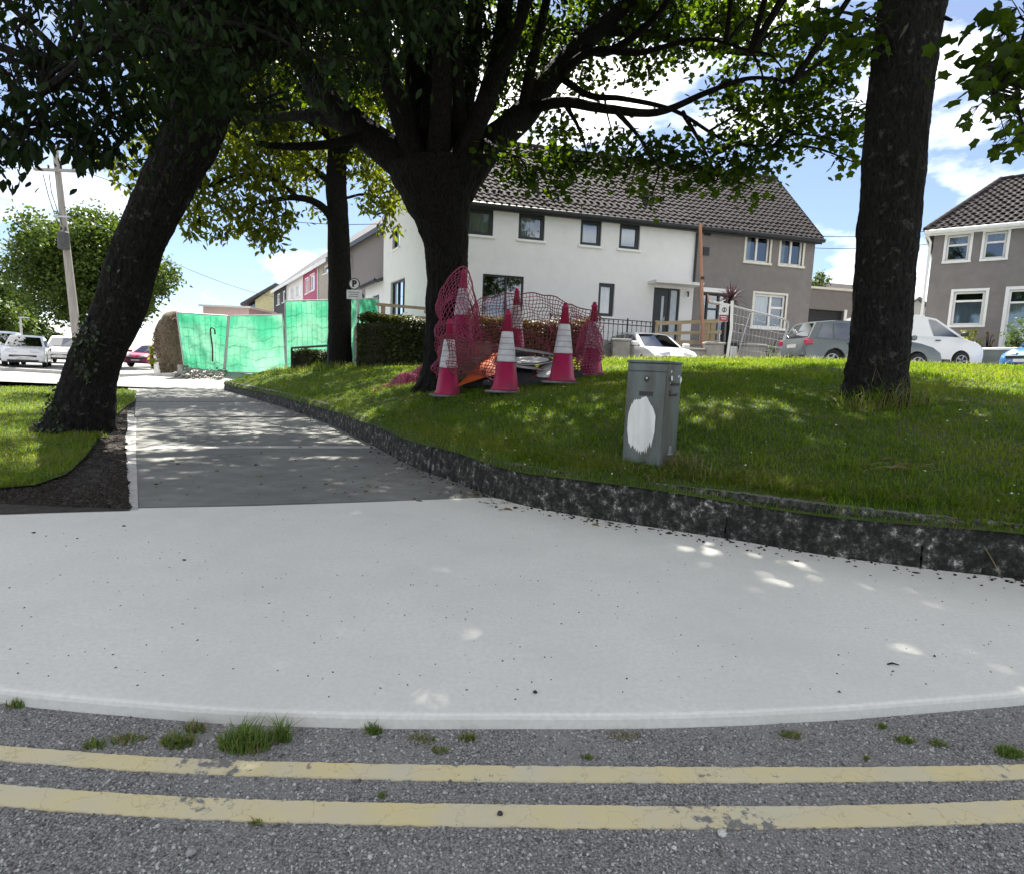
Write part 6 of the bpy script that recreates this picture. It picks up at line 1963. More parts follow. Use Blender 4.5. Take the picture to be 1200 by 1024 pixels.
# fallen stick and dead straw on the lawn, long straw hanging over the kerb
mb = MB()
for k in range(26):
    q = on_surface(1045 + rnd.gauss(0, 26), 548 + rnd.gauss(0, 3), lawn_z); a = rnd.uniform(-.4, .4)
    d_ = Vector((math.cos(a), math.sin(a), 0)) * rnd.uniform(.03, .1)
    mb.tube([q - d_ + Vector((0, 0, .02)), q + Vector((0, 0, .035)), q + d_ + Vector((0, 0, .03))], .0022, 3)
tag(mb.build('dead_straw', M_DRYGRASS), 'scatter of pale dead straw lying on the lawn right of the cabinet', 'straw')['kind'] = 'stuff'
mb = MB()
pts = [on_surface(1112, 612, lawn_z) + Vector((0, 0, .02)), at_y(1135, 622, 3.62), at_y(1155, 643, 3.5), at_y(1172, 672, 3.4)]
mb.tube(smooth_path([tuple(p) for p in pts], 5), .003, 4)
tag(mb.build('straw_stalk', M_DRYGRASS), 'single long straw stalk arching down over the kerb at the right', 'straw')

# ------------------------------------------------------------------ hedges and shrubs
M_HEDGE = leaf_mat('hedge_leaf', (.035, .05, .015), (.10, .11, .035), .3, (1.3, 1.25, .5))
M_HEDGEB = leaf_mat('olive_hedge_leaf', (.07, .06, .025), (.16, .125, .05), .3, (1.25, 1.15, .6))
M_TWIG = mat('hedge_core', (.02, .02, .012), (.035, .03, .02), scale=12)
def hedge(name, label, A, B, depth, h0, h1, n, m, leaf=.07, seed=1, cat='hedge', group=None):
    A, B = Vector(A), Vector(B)
    root = thing(name, label, cat, A, math.atan2(B.y - A.y, B.x - A.x), group)
    L = (B - A).length; dz = B.z - A.z
    mb = MB()
    nn_ = max(2, int(L / .5))
    for i in range(nn_):
        x0, x1 = L * i / nn_, L * (i + 1) / nn_
        hh_ = (h0 + (h1 - h0) * (i + .5) / nn_) * .9 + dz * (i + .5) / nn_
        mb.box(x0, x1 - .002, .1, depth - .1, -.2, hh_ + rnd.uniform(-.04, .03))
    mb.build('stems', M_TWIG, root)['kind'] = 'stuff'
    g = np.random.default_rng(seed)
    u = g.random(n); s_ = g.random(n)
    hx = h0 + (h1 - h0) * u
    wv = .05 * np.sin(u * L * 2.1) + .04 * np.sin(u * L * 5.3)
    face = s_ < .55
    y = np.where(face, g.normal(.05, .07, n) + wv, g.random(n) * depth)
    z = np.where(face, g.random(n) ** .85 * hx, hx + g.normal(0, .05, n) + wv)
    y = np.where(face, y + .10 * (z / hx > .85), y)
    P = np.stack([u * L, y, z + dz * u], 1)
    o = leaf_cloud('foliage', P, g.uniform(.7, 1.4, n) * leaf, DIAM, m, root, .3, seed)
    o['kind'] = 'stuff'
    return root
A = at_y(416, 428, 17.0); B = at_y(512, 428, 16.9)
A.z, B.z = lawn_z(A.x, A.y) - .05, lawn_z(B.x, B.y) - .05
hA = at_y(416, 371, 17).z - A.z; hB = at_y(512, 375, 16.9).z - B.z
hedge('clipped_hedge', 'clipped green hedge between the parking sign and the big tree', A, B, 1.3, hA, hB, 9000, M_HEDGE, .085, 2)
A = at_y(540, 428, 17.1); B = at_y(692, 428, 17.2)
A.z, B.z = lawn_z(A.x, A.y) - .3, lawn_z(B.x, B.y) - .3
hedge('clipped_hedge', 'olive brown hedge behind the barrier netting and cones', A, B, 1.3, at_y(540, 374, 17.1).z - A.z, at_y(692, 378, 17.2).z - B.z, 11000, M_HEDGEB, .085, 3)
A = at_y(341, 431, 19.2); B = at_y(386, 431, 19.2)
A.z, B.z = lawn_z(A.x, A.y) - .1, lawn_z(B.x, B.y) - .1
hedge('low_hedge', 'low dark hedge behind the small black railing left of the slim tree', A, B, .7, at_y(341, 413, 19.2).z - A.z, at_y(386, 414, 19.2).z - B.z, 2500, M_HEDGE, .07, 4)
# daisies under the hedge
P = []
for _ in range(46):
    q = on_surface(rnd.choice([rnd.uniform(408, 512), rnd.uniform(430, 515), rnd.uniform(345, 380)]), rnd.uniform(420, 428), lawn_z); q.z += rnd.uniform(.05, .28); P.append((q.x, q.y - .1, q.z))
tag(pebbles('white_daisies', np.array(P), nrg.uniform(.02, .05, len(P)), M_SIGNW, .5, seed=9), kind='stuff')

# ------------------------------------------------------------------ green netted fence round the dig
m, n_m, l_m, b_m = nodes_of('green_netting')
tc = n_m.new('ShaderNodeTexCoord'); gz1 = n_m.new('ShaderNodeTexNoise'); gz1.inputs['Scale'].default_value = .7; gz1.inputs['Detail'].default_value = 5
gz2 = n_m.new('ShaderNodeTexNoise'); gz2.inputs['Scale'].default_value = 9; gz2.inputs['Detail'].default_value = 4
gsum = n_m.new('ShaderNodeMath'); gsum.operation = 'MULTIPLY_ADD'; gsum.inputs[1].default_value = .3
gr = n_m.new('ShaderNodeValToRGB'); gr.color_ramp.elements[0].position, gr.color_ramp.elements[1].position = .55, .82
gr.color_ramp.elements[0].color = (.07, .46, .25, 1); gr.color_ramp.elements[1].color = (.30, .60, .43, 1)
gtr = n_m.new('ShaderNodeBsdfTranslucent'); gmx = n_m.new('ShaderNodeMixShader'); gmx.inputs[0].default_value = .45
l_m.new(tc.outputs['Object'], gz1.inputs['Vector']); l_m.new(tc.outputs['Object'], gz2.inputs['Vector']); l_m.new(gz2.outputs[0], gsum.inputs[0]); l_m.new(gz1.outputs[0], gsum.inputs[2])
l_m.new(gsum.outputs[0], gr.inputs[0]); l_m.new(gr.outputs[0], b_m.inputs['Base Color']); l_m.new(gr.outputs[0], gtr.inputs[0])
l_m.new(b_m.outputs[0], gmx.inputs[1]); l_m.new(gtr.outputs[0], gmx.inputs[2]); l_m.new(gmx.outputs[0], n_m['Material Output'].inputs[0])
b_m.inputs['Roughness'].default_value = .7; b_m.inputs['Specular IOR Level'].default_value = .15
M_GNET = m
def net_panel(label, tl, tr, br, bl, ya, yb, seed=1, name='netted_fence_panel'):
    TL, BL, TR, BR = at_y(*tl, ya), at_y(*bl, ya), at_y(*tr, yb), at_y(*br, yb)
    root = thing(name, label, 'fence panel', BL, group='green netted fence panels')
    o = Vector(BL)
    nx, nz = 22, 14
    V = []
    nrm = (TR - TL).cross(Vector((0, 0, 1))).normalized()
    for i in range(nx + 1):
        for j in range(nz + 1):
            s_, t = i / nx, j / nz
            p = BL.lerp(BR, s_).lerp(TL.lerp(TR, s_), t) - o
            bl_ = math.sin(math.pi * s_) * math.sin(math.pi * t)
            p += nrm * (.10 * bl_ * math.sin(s_ * 5 + seed) + .018 * math.sin(s_ * 26 + t * 7 + seed) + .02 * math.sin(t * 17 + s_ * 9) + rnd.gauss(0, .006)) - nrm * .03
            V.append(tuple(p))
    Fq = [(i * (nz + 1) + j, (i + 1) * (nz + 1) + j, (i + 1) * (nz + 1) + j + 1, i * (nz + 1) + j + 1) for i in range(nx) for j in range(nz)]
    fast_mesh('netting', V, Fq, M_GNET, root, True)
    mb = MB(); c = [BL - o, BR - o, TR - o, TL - o]
    for a, b in zip(c, c[1:] + c[:1]): mb.tube([a, b], .024, 8)
    mb.build('frame', M_STEEL, root)
    mb = MB()
    for k in range(1, 9):
        s_ = k / 9; mb.tube([c[0].lerp(c[1], s_) + nrm * -.09, c[3].lerp(c[2], s_) + nrm * -.09], .006, 4, cap=False)
    for k in range(1, 6):
        t = k / 6; mb.tube([c[0].lerp(c[3], t) + nrm * -.09, c[1].lerp(c[2], t) + nrm * -.09], .006, 4, cap=False)
    mb.build('wire_mesh', M_STEEL, root)['kind'] = 'stuff'
    for q in (c[0], c[1]):
        gz_ = path_z(q.x + o.x, q.y + o.y) - o.z
        mb = MB(); mb.box(q.x - .1, q.x + .1, q.y - .3, q.y + .3, min(gz_, q.z - .05) - .02, q.z + .1, bev=.02); mb.build('foot_block', M_CONC, root)
    return root
net_panel('leftmost green netted panel beside the brown hedge end', (207, 366.5), (267, 370.5), (262, 436), (216, 431), 23.2, 24.2, 1)
net_panel('middle green netted panel with a crease of paler net', (269, 370.5), (331, 369), (335, 438), (264, 436.5), 24.2, 23.4, 5)
net_panel('taller green netted panel left of the slim tree trunk', (334, 353), (388, 352), (389, 437), (336, 438), 21.6, 21.3, 9)
net_panel('green netted panel showing between the slim trunk and the hedge', (391, 351.5), (443, 350), (443, 434), (391, 436), 21.3, 20.6, 12)
mb = MB(); pa, pb_ = at_y(247, 384, 23.6), at_y(250, 425, 23.5)
mb.tube(smooth_path([tuple(at_y(252, 392, 23.55)), tuple(at_y(251, 386, 23.5)), tuple(at_y(247, 385, 23.5)), tuple(at_y(247, 394, 23.5)), tuple(at_y(249, 408, 23.5)), tuple(at_y(249, 424, 23.5))], 4), .03, 6)
tag(mb.build('hooked_strap', M_BLACK), 'black hooked strap hanging on the leftmost green netting', 'strap')
P = []
for _ in range(220):
    px = rnd.uniform(205, 262); q = on_surface(px, rnd.uniform(433, 440) , path_z)
    q = at_y(px, 437, rnd.uniform(22.0, 23.8)); P.append((q.x, q.y, path_z(q.x, q.y) + abs(rnd.gauss(.03, .08))))
tag(pebbles('rubble', np.array(P), nrg.uniform(.03, .09, len(P)), M_RUBBLE, .7, seed=12), kind='stuff')
# brown clipped hedge end
M_BROWN = leaf_mat('dead_hedge_leaf', (.10, .07, .045), (.24, .17, .115), .15, (1, 1, 1), .8)
pb0 = at_y(203, 440, 25); pb0.z = path_z(pb0.x, pb0.y)
bw = thing('dead_hedge', 'brown bulging dead hedge end beside the green netting', 'hedge', pb0)
ax = [at_y(px, py, 25) - pb0 for px, py in ((207, 442), (204, 425), (200, 405), (200, 388), (204, 374), (209, 366))]
rw_ = [.42, .55, .6, .58, .42, .1]
mb = MB(); mb.tube(smooth_path([tuple(a) for a in ax], 4), list(np.interp(np.linspace(0, 5, 21), range(6), rw_)), 16, rough=.08); mb.build('dead_stems', mat('dead_stem', (.10, .075, .05), (.16, .12, .085), scale=14, stretch=(3, 3, .6), bump=.8), bw, True)
g = np.random.default_rng(5)
t = g.random(3500) * 5; a = g.uniform(0, 6.283, 3500)
axn = np.array([tuple(q) for q in ax]); rr_ = np.interp(t, range(6), rw_) * g.normal(1.02, .04, 3500)
P = np.stack([np.interp(t, range(6), axn[:, i]) for i in range(3)], 1) + np.stack([np.cos(a) * rr_, np.sin(a) * rr_, np.zeros(3500)], 1)
leaf_cloud('dead_leaves', P, g.uniform(.05, .11, 3500), DIAM, M_BROWN, bw, .7, 6)['kind'] = 'stuff'
def bush(name, label, px, py0, py1, wpx, Y, m, n, seed, leaf=.09, base_z=None, cat='shrub', group=None):
    b = at_y(px, py1, Y)
    if base_z is not None: b.z = base_z
    root = thing(name, label, cat, b, group=group)
    top_ = at_y(px, py0, Y).z - b.z; w_ = wpx * Y / FOCAL / 2
    g = np.random.default_rng(seed)
    k = max(5, n // 14)
    u = g.normal(0, 1, (k, 3)); u /= np.linalg.norm(u, axis=1)[:, None]
    c = u * (g.random((k, 1)) ** .4) * np.array([w_, w_ * .8, top_ * .48]) + np.array([0, 0, top_ * .52])
    L = c[g.integers(0, k, n)] + g.normal(0, w_ * .12, (n, 3))
    leaf_cloud('foliage', L, g.uniform(.7, 1.3, n) * leaf, DIAM, m, root, .3, seed)['kind'] = 'stuff'
    mb = MB()
    for q in c[:12]: mb.tube([(0, 0, -.1), tuple(q * .5), tuple(q)], [.03, .02, .008], 5)
    mb.build('stems', M_BARK, root)
    return root
M_LIME = leaf_mat('lime_leaf', (.16, .20, .03), (.30, .32, .06), .4, (1.3, 1.3, .5))
M_MIDG = leaf_mat('mid_leaf', (.05, .09, .025), (.11, .16, .05), .35, (1.3, 1.3, .5))
bush('lime_bush', 'small lime green bush by the white post beyond the footpath', 182, 400, 434, 12, 27, M_LIME, 900, 2, .12, .3)
bush('garden_shrub', 'yellow-flowered shrub by the right house wall behind the van', 1134, 384, 412, 24, 21.4, M_LIME, 700, 3, .08, 2.2)
bush('garden_shrub', 'taller thin pinkish shrub next to the yellow-flowered one', 1156, 388, 412, 12, 21.6, leaf_mat('pinkish_leaf', (.25, .16, .12), (.34, .26, .16), .3), 220, 4, .07, 2.2)
bush('garden_shrub', 'dark flowering shrub in front of the right house door', 1190, 374, 408, 30, 20.2, M_MIDG, 900, 5, .08, 2.2)
bush('garden_shrub', 'loose green shrub growing over the garage roof edge', 957, 318, 346, 26, 32, M_MIDG, 800, 6, .13)
bush('garden_shrub', 'green weed bush between the concrete pillars beside the bin', 866, 385, 424, 10, 20.1, M_MIDG, 500, 7, .08, 1.2)
bush('garden_shrub', 'trailing green plant at the right end of the wide pillar', 902, 399, 424, 13, 19.9, M_MIDG, 400, 8, .07, 1.2)

# ------------------------------------------------------------------ sign, railings, fences, pillars
def text_mesh(name, txt, size, m, parent, M, extrude=.002, bold=.02):
    cu = bpy.data.curves.new(name, 'FONT'); cu.body = txt; cu.size = size; cu.align_x = 'CENTER'; cu.align_y = 'CENTER'; cu.extrude = extrude; cu.offset = bold * size * .3
    tmp = bpy.data.objects.new('tmp', cu); scene.collection.objects.link(tmp)
    me = bpy.data.meshes.new_from_object(tmp.evaluated_get(bpy.context.evaluated_depsgraph_get()))
    bpy.data.objects.remove(tmp); bpy.data.curves.remove(cu)
    me.materials.clear(); me.materials.append(m)
    o = link(name, me, parent); o.matrix_local = M
    return o
FACE = Matrix.Rotation(math.pi / 2, 4, 'X')
ps_ = on_surface(418.5, 431, lawn_z)
pk = thing('parking_sign', 'thin grey pole with a round white parking sign beside the slim tree', 'road sign', ps_)
YS = ps_.y
zt_ = at_y(416, 326, YS).z - ps_.z; zc = at_y(416, 333.5, YS).z - ps_.z; zp = at_y(416.5, 346, YS).z - ps_.z
mb = MB(); mb.tube([(0, 0, -.2), (0, 0, zt_ - .05)], .04, 10); mb.build('pole', M_STEEL, pk)
rs = 6.4 * YS / FOCAL
dx_ = at_y(416, 333, YS).x - ps_.x
TT = Matrix.Translation((dx_, -.06, zc)) @ FACE
mb = MB(); mb.lathe([(rs, 0), (rs, .012)], 28, TT); di = mb.build('disc', M_BLACK, pk)
mb = MB(); mb.lathe([(rs * .84, .0125), (rs * .84, .016)], 28, TT); mb.build('disc_face', M_SIGNW, di)
text_mesh('letter', 'P', rs * 1.45, M_BLACK, di, Matrix.Translation((dx_, -.06 - .018, zc)) @ FACE, .002, .25)
mb = MB(); mb.box(dx_ - .22, dx_ + .22, -.07, -.055, zp - .13, zp + .13); pl_ = mb.build('plate', M_SIGNW, pk)
mb = MB()
for k, (a, b) in enumerate(((-.17, .16), (-.13, .12), (-.17, .1))): mb.box(dx_ + a, dx_ + b, -.073, -.0705, zp + .06 - k * .06, zp + .075 - k * .06)
mb.build('print_line', M_BLACK, pl_)

b0, b1 = on_surface(342, 433, lawn_z), on_surface(385, 432, lawn_z)
ra_ = thing('low_railing', 'small black tubular railing left of the slim tree', 'railing', b0)
hz = at_y(342, 408, b0.y).z - b0.z
e = b1 - b0
mb = MB(); mb.tube([(0, 0, hz), tuple(e + Vector((0, 0, hz)))], .035, 8); mb.build('top_rail', M_BLACK, ra_)
for q in (Vector((0, 0, 0)), e): 
    mb = MB(); mb.tube([tuple(q - Vector((0, 0, .2))), tuple(q + Vector((0, 0, hz)))], .04, 8); mb.build('post', M_BLACK, ra_)

M_TIMB = mat('pale_timber', (.42, .34, .22), (.33, .26, .165), scale=6, stretch=(.4, 3, 3), bump=.3, rough=.85)
def timber_fence(label, posts, rails, Y0, Y1, zb, name='timber_fence'):
    """posts px list; rails list of (pxa, pya, pxb, pyb, thickness px)"""
    xs_ = [p[0] for p in posts]
    yat = lambda px: Y0 + (Y1 - Y0) * (px - xs_[0]) / (xs_[-1] - xs_[0])
    o0 = at_y(posts[0][0], 400, Y0); o0.z = zb
    root = thing(name, label, 'fence', o0)
    for px, pt, wpx in posts:
        t_ = at_y(px, pt, yat(px)) - o0; w_ = wpx * Y0 / FOCAL / 2
        mb = MB(); mb.box(t_.x - w_, t_.x + w_, t_.y - .04, t_.y + .05, -.05, t_.z); mb.build('post', M_TIMB, root)
    for xa, ya, xb, yb, th in rails:
        a, b = at_y(xa, ya, yat(xa)) - o0, at_y(xb, yb, yat(xb)) - o0
        h_ = th * Y0 / FOCAL / 2
        mb = MB(); n_ = Vector((0, -.065, 0)); f_ = Vector((0, -.042, 0)); z_ = Vector((0, 0, h_))
        mb.add([a + n_ - z_, b + n_ - z_, b + n_ + z_, a + n_ + z_, a + f_ - z_, b + f_ - z_, b + f_ + z_, a + f_ + z_], [(0, 1, 2, 3), (7, 6, 5, 4), (3, 2, 6, 7), (1, 0, 4, 5), (0, 3, 7, 4), (2, 1, 5, 6)])
        mb.build('rail', M_TIMB, root)
    return root
timber_fence('pale timber rail fence above the hedge by the white gable', [(449, 357.5, 4.5), (503, 361, 4.5)], [(440, 357, 515, 363.5, 3.5), (497, 366, 515, 367.5, 3), (440, 370, 515, 374, 3.5)], 19.3, 19.5, 2.28)
timber_fence('three-rail timber fence in front of the front doors', [(770, 376, 4), (797, 377, 3.5), (828, 375, 9), (836, 377, 6)], [(769, 379.5, 846, 376.5, 4.2), (769, 391.5, 845, 389.5, 3.6), (775, 402, 842, 401.5, 5)], 21.95, 22.2, 2.28)

def pillar(label, xl, xr, yt, Y, zb, cap=True, name='gate_pillar', m=None, thick=.4, cat='pillar', group='concrete gate pillars'):
    a, b = at_y(xl, yt, Y), at_y(xr, yt, Y)
    c = (a + b) / 2
    root = thing(name, label, cat, (c.x, Y, zb), group=group)
    w_ = (b.x - a.x) / 2; h_ = c.z - zb
    mb = MB(); mb.box(-w_, w_, 0, thick, -.1, h_ - (.09 if cap else 0), bev=.015); mb.build('shaft', m or M_CONC, root)
    if cap:
        mb = MB(); mb.box(-w_ - .04, w_ + .04, -.04, thick + .04, h_ - .088, h_, bev=.025); mb.build('cap', m or M_CONC, root)
    return root
pillar('concrete gate pillar left of the white car in the driveway', 719, 739, 397, 20.0, 1.0)
pillar('concrete gate pillar right of the low wall, next to the black bin', 829, 849, 401, 20.0, 1.2)
pillar('widest concrete pillar at the foot of the bent mesh panel', 868, 897, 403, 19.9, 1.2, thick=.5)
pillar('low concrete wall with pale coping right of the white car', 799, 828, 408, 20.1, 1.15, name='garden_wall', cat='wall', group=None)
gwl = thing('garden_wall', 'low blockwork wall under the black railings', 'wall', (at_y(640, 405, 20.4).x, 20.4, .9))
L_ = at_y(719, 405, 20.4).x - at_y(640, 405, 20.4).x; h_ = at_y(705, 405.5, 20.4).z - .9
for r_ in range(6):
    hb_ = h_ / 6
    for k in range(-1, 8):
        x0 = k * .45 + (r_ % 2) * .22; x1 = x0 + .435
        x0, x1 = max(0, x0), min(L_, x1)
        if x1 - x0 > .05:
            mb = MB(); mb.box(x0, x1, rnd.uniform(-.008, .008), .2, r_ * hb_ + .005, (r_ + 1) * hb_ - .005); mb.build('block', M_WALLG, gwl)
mb = MB(); mb.box(0, L_, .015, .19, -.2, h_ - .002); mb.build('mortar', M_CONC, gwl)
# railings
xA, xB = at_y(645, 372, 20.5), at_y(768, 375, 21.6)
rl_ = thing('black_railings', 'black iron railings in front of the white house below its small window', 'railings', (xA.x, xA.y, 0))
zt0, zt1 = at_y(705, 373, 21).z, at_y(760, 377, 21.5).z
zb0 = at_y(705, 404, 21).z
V_ = Vector((xB.x - xA.x, xB.y - xA.y, 0)); n_ = 22
for z in (zt0, zt0 - .16, zb0 + .06):
    mb = MB(); mb.tube([(0, 0, z), (V_.x, V_.y, z - .03)], .018, 6); mb.build('rail', M_BLACK, rl_)
for k in range(n_ + 1):
    q = V_ * (k / n_); thick_ = .03 if k % 8 == 0 else .012
    mb = MB(); mb.tube([(q.x, q.y, zb0 if k % 8 else zb0 - .2), (q.x, q.y, zt0 + (.05 if k % 8 == 0 else 0))], thick_, 6); mb.build('baluster', M_BLACK, rl_)
    mb = MB(); mb.lathe([(.008, 0), (.032, .03), (.008, .06)], 8, Matrix.Translation((q.x, q.y, zt0 - .11))); mb.build('collar', M_BLACK, rl_)
    mb = MB(); mb.lathe([(.008, 0), (.028, .03), (.008, .06)], 8, Matrix.Translation((q.x, q.y, zt0 - .5))); mb.build('collar', M_BLACK, rl_)

# salmon pole in front of the party wall
pb_ = at_y(824, 402, 21.7); pb_.z = 2.28
sp_o = thing('timber_pole', 'tall slim salmon-brown pole standing where white and grey houses meet', 'pole', pb_)
t_ = at_y(820.5, 263, 21.7) - pb_
mb = MB(); mb.tube([(0, 0, -.1), tuple(t_ * .5), tuple(t_)], [.075, .068, .06], 10); mb.build('shaft', mat('salmon_timber', (.46, .24, .16), (.38, .2, .135), scale=5, stretch=(3, 3, .3), rough=.8), sp_o)
zz_ = at_y(823, 328, 21.7).z - pb_.z
mb = MB(); mb.lathe([(.085, 0), (.085, .1)], 10, Matrix.Translation((t_.x * .5, t_.y * .5, zz_))); mb.build('band', M_BLACK, sp_o)
z2_ = at_y(824, 355, 21.7).z - pb_.z
mb = MB(); mb.tube([(0, -.08, z2_ + .3), (.05, -.1, z2_), (.75, -.1, z2_ - .1)], .035, 8); mb.build('bracket', mat('salmon_timber', (.46, .24, .16)), sp_o)

# cordyline palm
pc_ = at_y(853, 410, 21.0); pc_.z = 1.6
cp = thing('cordyline', 'dark spiky cordyline palm in front of the grey house', 'palm', pc_)
tc_ = at_y(856, 352, 21.0) - pc_
mb = MB(); mb.tube([(0, 0, -.3), tuple(tc_ * .5), tuple(tc_)], [.09, .08, .09], 9, rough=.1); mb.build('trunk', M_BARK, cp)
M_CORD = leaf_mat('cordyline_leaf', (.03, .015, .02), (.085, .035, .05), .2, (1, 1, 1))
for k in range(64):
    a = k * 2.4; el = 1.35 - 1.7 * (k / 64) + rnd.uniform(-.1, .1); Ln = rnd.uniform(.55, .78)
    d = Vector((math.cos(a) * math.cos(el), math.sin(a) * math.cos(el), math.sin(el)))
    sd = d.cross(Vector((0, 0, 1))).normalized() * .028
    mid = tc_ + d * Ln * .55; tip = tc_ + d * Ln + Vector((0, 0, -.12 * math.cos(el)))
    mb = MB(); mb.add([tc_ - sd * .5, tc_ + sd * .5, mid + sd, mid - sd, tip], [(0, 1, 2, 3), (3, 2, 4)]); mb.build('frond', M_CORD, cp)

# bent mesh panel with a warning notice
hp_ = thing('mesh_fence_panel', 'bent galvanised mesh panel sagging between the concrete pillars', 'fence panel', at_y(851, 418, 19.7))
o_ = Vector(hp_.location)
def q_(px, py, Y=19.7): return tuple(at_y(px, py, Y) - o_)
mb = MB(); mb.tube(smooth_path([q_(836, 355), q_(850, 357), q_(885, 366), q_(914, 373), q_(922, 377), q_(923, 384), q_(917, 402), q_(911, 424)], 4), .035, 8); mb.build('top_tube', M_STEEL, hp_)
mb = MB(); mb.tube([q_(858, 353), q_(857, 385), q_(852, 420)], .05, 8); mb.build('post', M_UPVC, hp_)
mb = MB(); mb.tube([q_(879, 367), q_(872, 390), q_(864, 418)], .02, 6); mb.build('brace', M_STEEL, hp_)
mb = MB()
for k in range(14):
    a, b = Vector(q_(860 + k * 4.2, 360 + k * 1.1)), Vector(q_(854 + k * 4.1, 420)); mb.tube([a, b], .0055, 4, cap=False)
for k in range(1, 6):
    mb.tube([q_(858 - k, 358 + k * 10), q_(921 - k * 1.5, 376 + k * 8)], .0055, 4, cap=False)
mb.build('wire_mesh', M_STEEL, hp_)['kind'] = 'stuff'
wn_ = thing('warning_notice', 'small white and magenta warning notice on the bent mesh panel', 'sign', at_y(847.5, 377, 19.6))
ww_, hh_ = 5.2 * 19.6 / FOCAL, 19 * 19.6 / FOCAL
mb = MB(); mb.box(-ww_, ww_, -.012, .0, 0, hh_); mb.build('board', M_SIGNW, wn_)
mb = MB(); mb.box(-ww_ * .97, ww_ * .97, -.0155, -.0125, .01, hh_ * .38); lowp = mb.build('lower_panel', M_CONE, wn_)
mb = MB()
for k, (a, b) in enumerate(((-.7, .7), (-.5, .6))): mb.box(a * ww_, b * ww_, -.018, -.0158, hh_ * (.24 - .12 * k), hh_ * (.29 - .12 * k))
mb.build('print_line', M_SIGNW, lowp)
mb = MB(); mb.lathe([(ww_ * .55, 0), (ww_ * .55, .003)], 18, Matrix.Translation((0, -.0125, hh_ * .68)) @ FACE); em = mb.build('emblem', M_BLACK, wn_)
mb = MB(); mb.lathe([(ww_ * .4, 0), (ww_ * .4, .002)], 18, Matrix.Translation((0, -.0158, hh_ * .68)) @ FACE); mb.build('emblem_face', M_SIGNW, em)
mb = MB(); mb.lathe([(ww_ * .13, hh_ * .73), (ww_ * .16, hh_ * .755), (ww_ * .1, hh_ * .79)], 8, Matrix.Translation((0, -.0185, 0)) @ Matrix.Scale(.1, 4, (0, 1, 0))); mb.box(-ww_ * .15, ww_ * .15, -.0195, -.018, hh_ * .58, hh_ * .72); mb.build('emblem_figure', M_BLACK, em)
# black bin with white panel
bz = at_y(855, 425, 20.3); bz.z = 1.2
bn = thing('wheelie_bin', 'black bin with a white panel standing between two concrete pillars', 'bin', bz)
ht_ = at_y(855, 404, 20.3).z - 1.2
mb = MB(); mb.add([(-.2, -.22, 0), (.2, -.22, 0), (.2, .2, 0), (-.2, .2, 0), (-.25, -.28, ht_), (.25, -.28, ht_), (.25, .26, ht_), (-.25, .26, ht_)], [(3, 2, 1, 0), (4, 5, 6, 7), (0, 1, 5, 4), (1, 2, 6, 5), (2, 3, 7, 6), (3, 0, 4, 7)]); mb.build('body', M_BLACK, bn)
mb = MB(); mb.box(-.27, .27, -.31, .29, ht_ + .001, ht_ + .05, bev=.02); mb.build('lid', M_BLACK, bn)
mb = MB(); mb.box(-.12, .12, -.30, -.285, ht_ * .45, ht_ * .93); mb.build('label_panel', M_SIGNW, bn)
for x in (-.2, .2):
    mb = MB(); mb.lathe([(.1, -.03), (.1, .03)], 14, Matrix.Translation((x, .2, .1)) @ Matrix.Rotation(math.pi / 2, 4, 'Y')); mb.build('wheel', M_RUBBER, bn)
# low grey-green wall before the right house
a, b = at_y(1140, 408, 21), at_y(1215, 406, 19.4)
wl_ = thing('garden_wall', 'grey-green garden wall with white coping below the hipped house', 'wall', (a.x, a.y, 1.4), math.atan2(b.y - a.y, b.x - a.x))
L_ = (Vector((b.x, b.y)) - Vector((a.x, a.y))).length + 3; h_ = a.z - 1.4
mb = MB(); mb.box(0, L_, 0, .2, 0, h_ - .09); mb.build('wall', mat('grey_green_wall', (.20, .22, .205), (.17, .19, .175), scale=5), wl_)
mb = MB(); mb.box(-.04, L_, -.05, .25, h_ - .088, h_, bev=.015); mb.build('coping', M_UPVC, wl_)

# white gate post and dark bins beyond the path
p_ = at_y(184, 433, 27); p_.z = path_z(p_.x, p_.y)
gp_ = thing('gate_post', 'white square gate post left of the brown hedge end', 'post', p_)
mb = MB(); mb.box(-.09, .09, -.09, .09, 0, at_y(184, 409, 27).z - p_.z); mb.build('shaft', M_UPVC, gp_); mb = MB(); mb.box(-.12, .12, -.12, .12, at_y(184, 409, 27).z - p_.z + .001, at_y(184, 409, 27).z - p_.z + .06); mb.build('cap', M_UPVC, gp_)
p_ = at_y(191, 436, 27.5); p_.z = path_z(p_.x, p_.y)
db = thing('dark_gate', 'dark boarded gate between white post and brown hedge end', 'gate', p_)
for k in range(4):
    mb = MB(); mb.box(-.2 + k * .13, -.085 + k * .13, 0, .04, .05, 1.15); mb.build('board', M_BLACK, db)
mb = MB(); mb.box(-.2, .3, .042, .08, .3, .38); mb.box(-.2, .3, .042, .08, .85, .93); mb.build('ledge', M_BLACK, db)

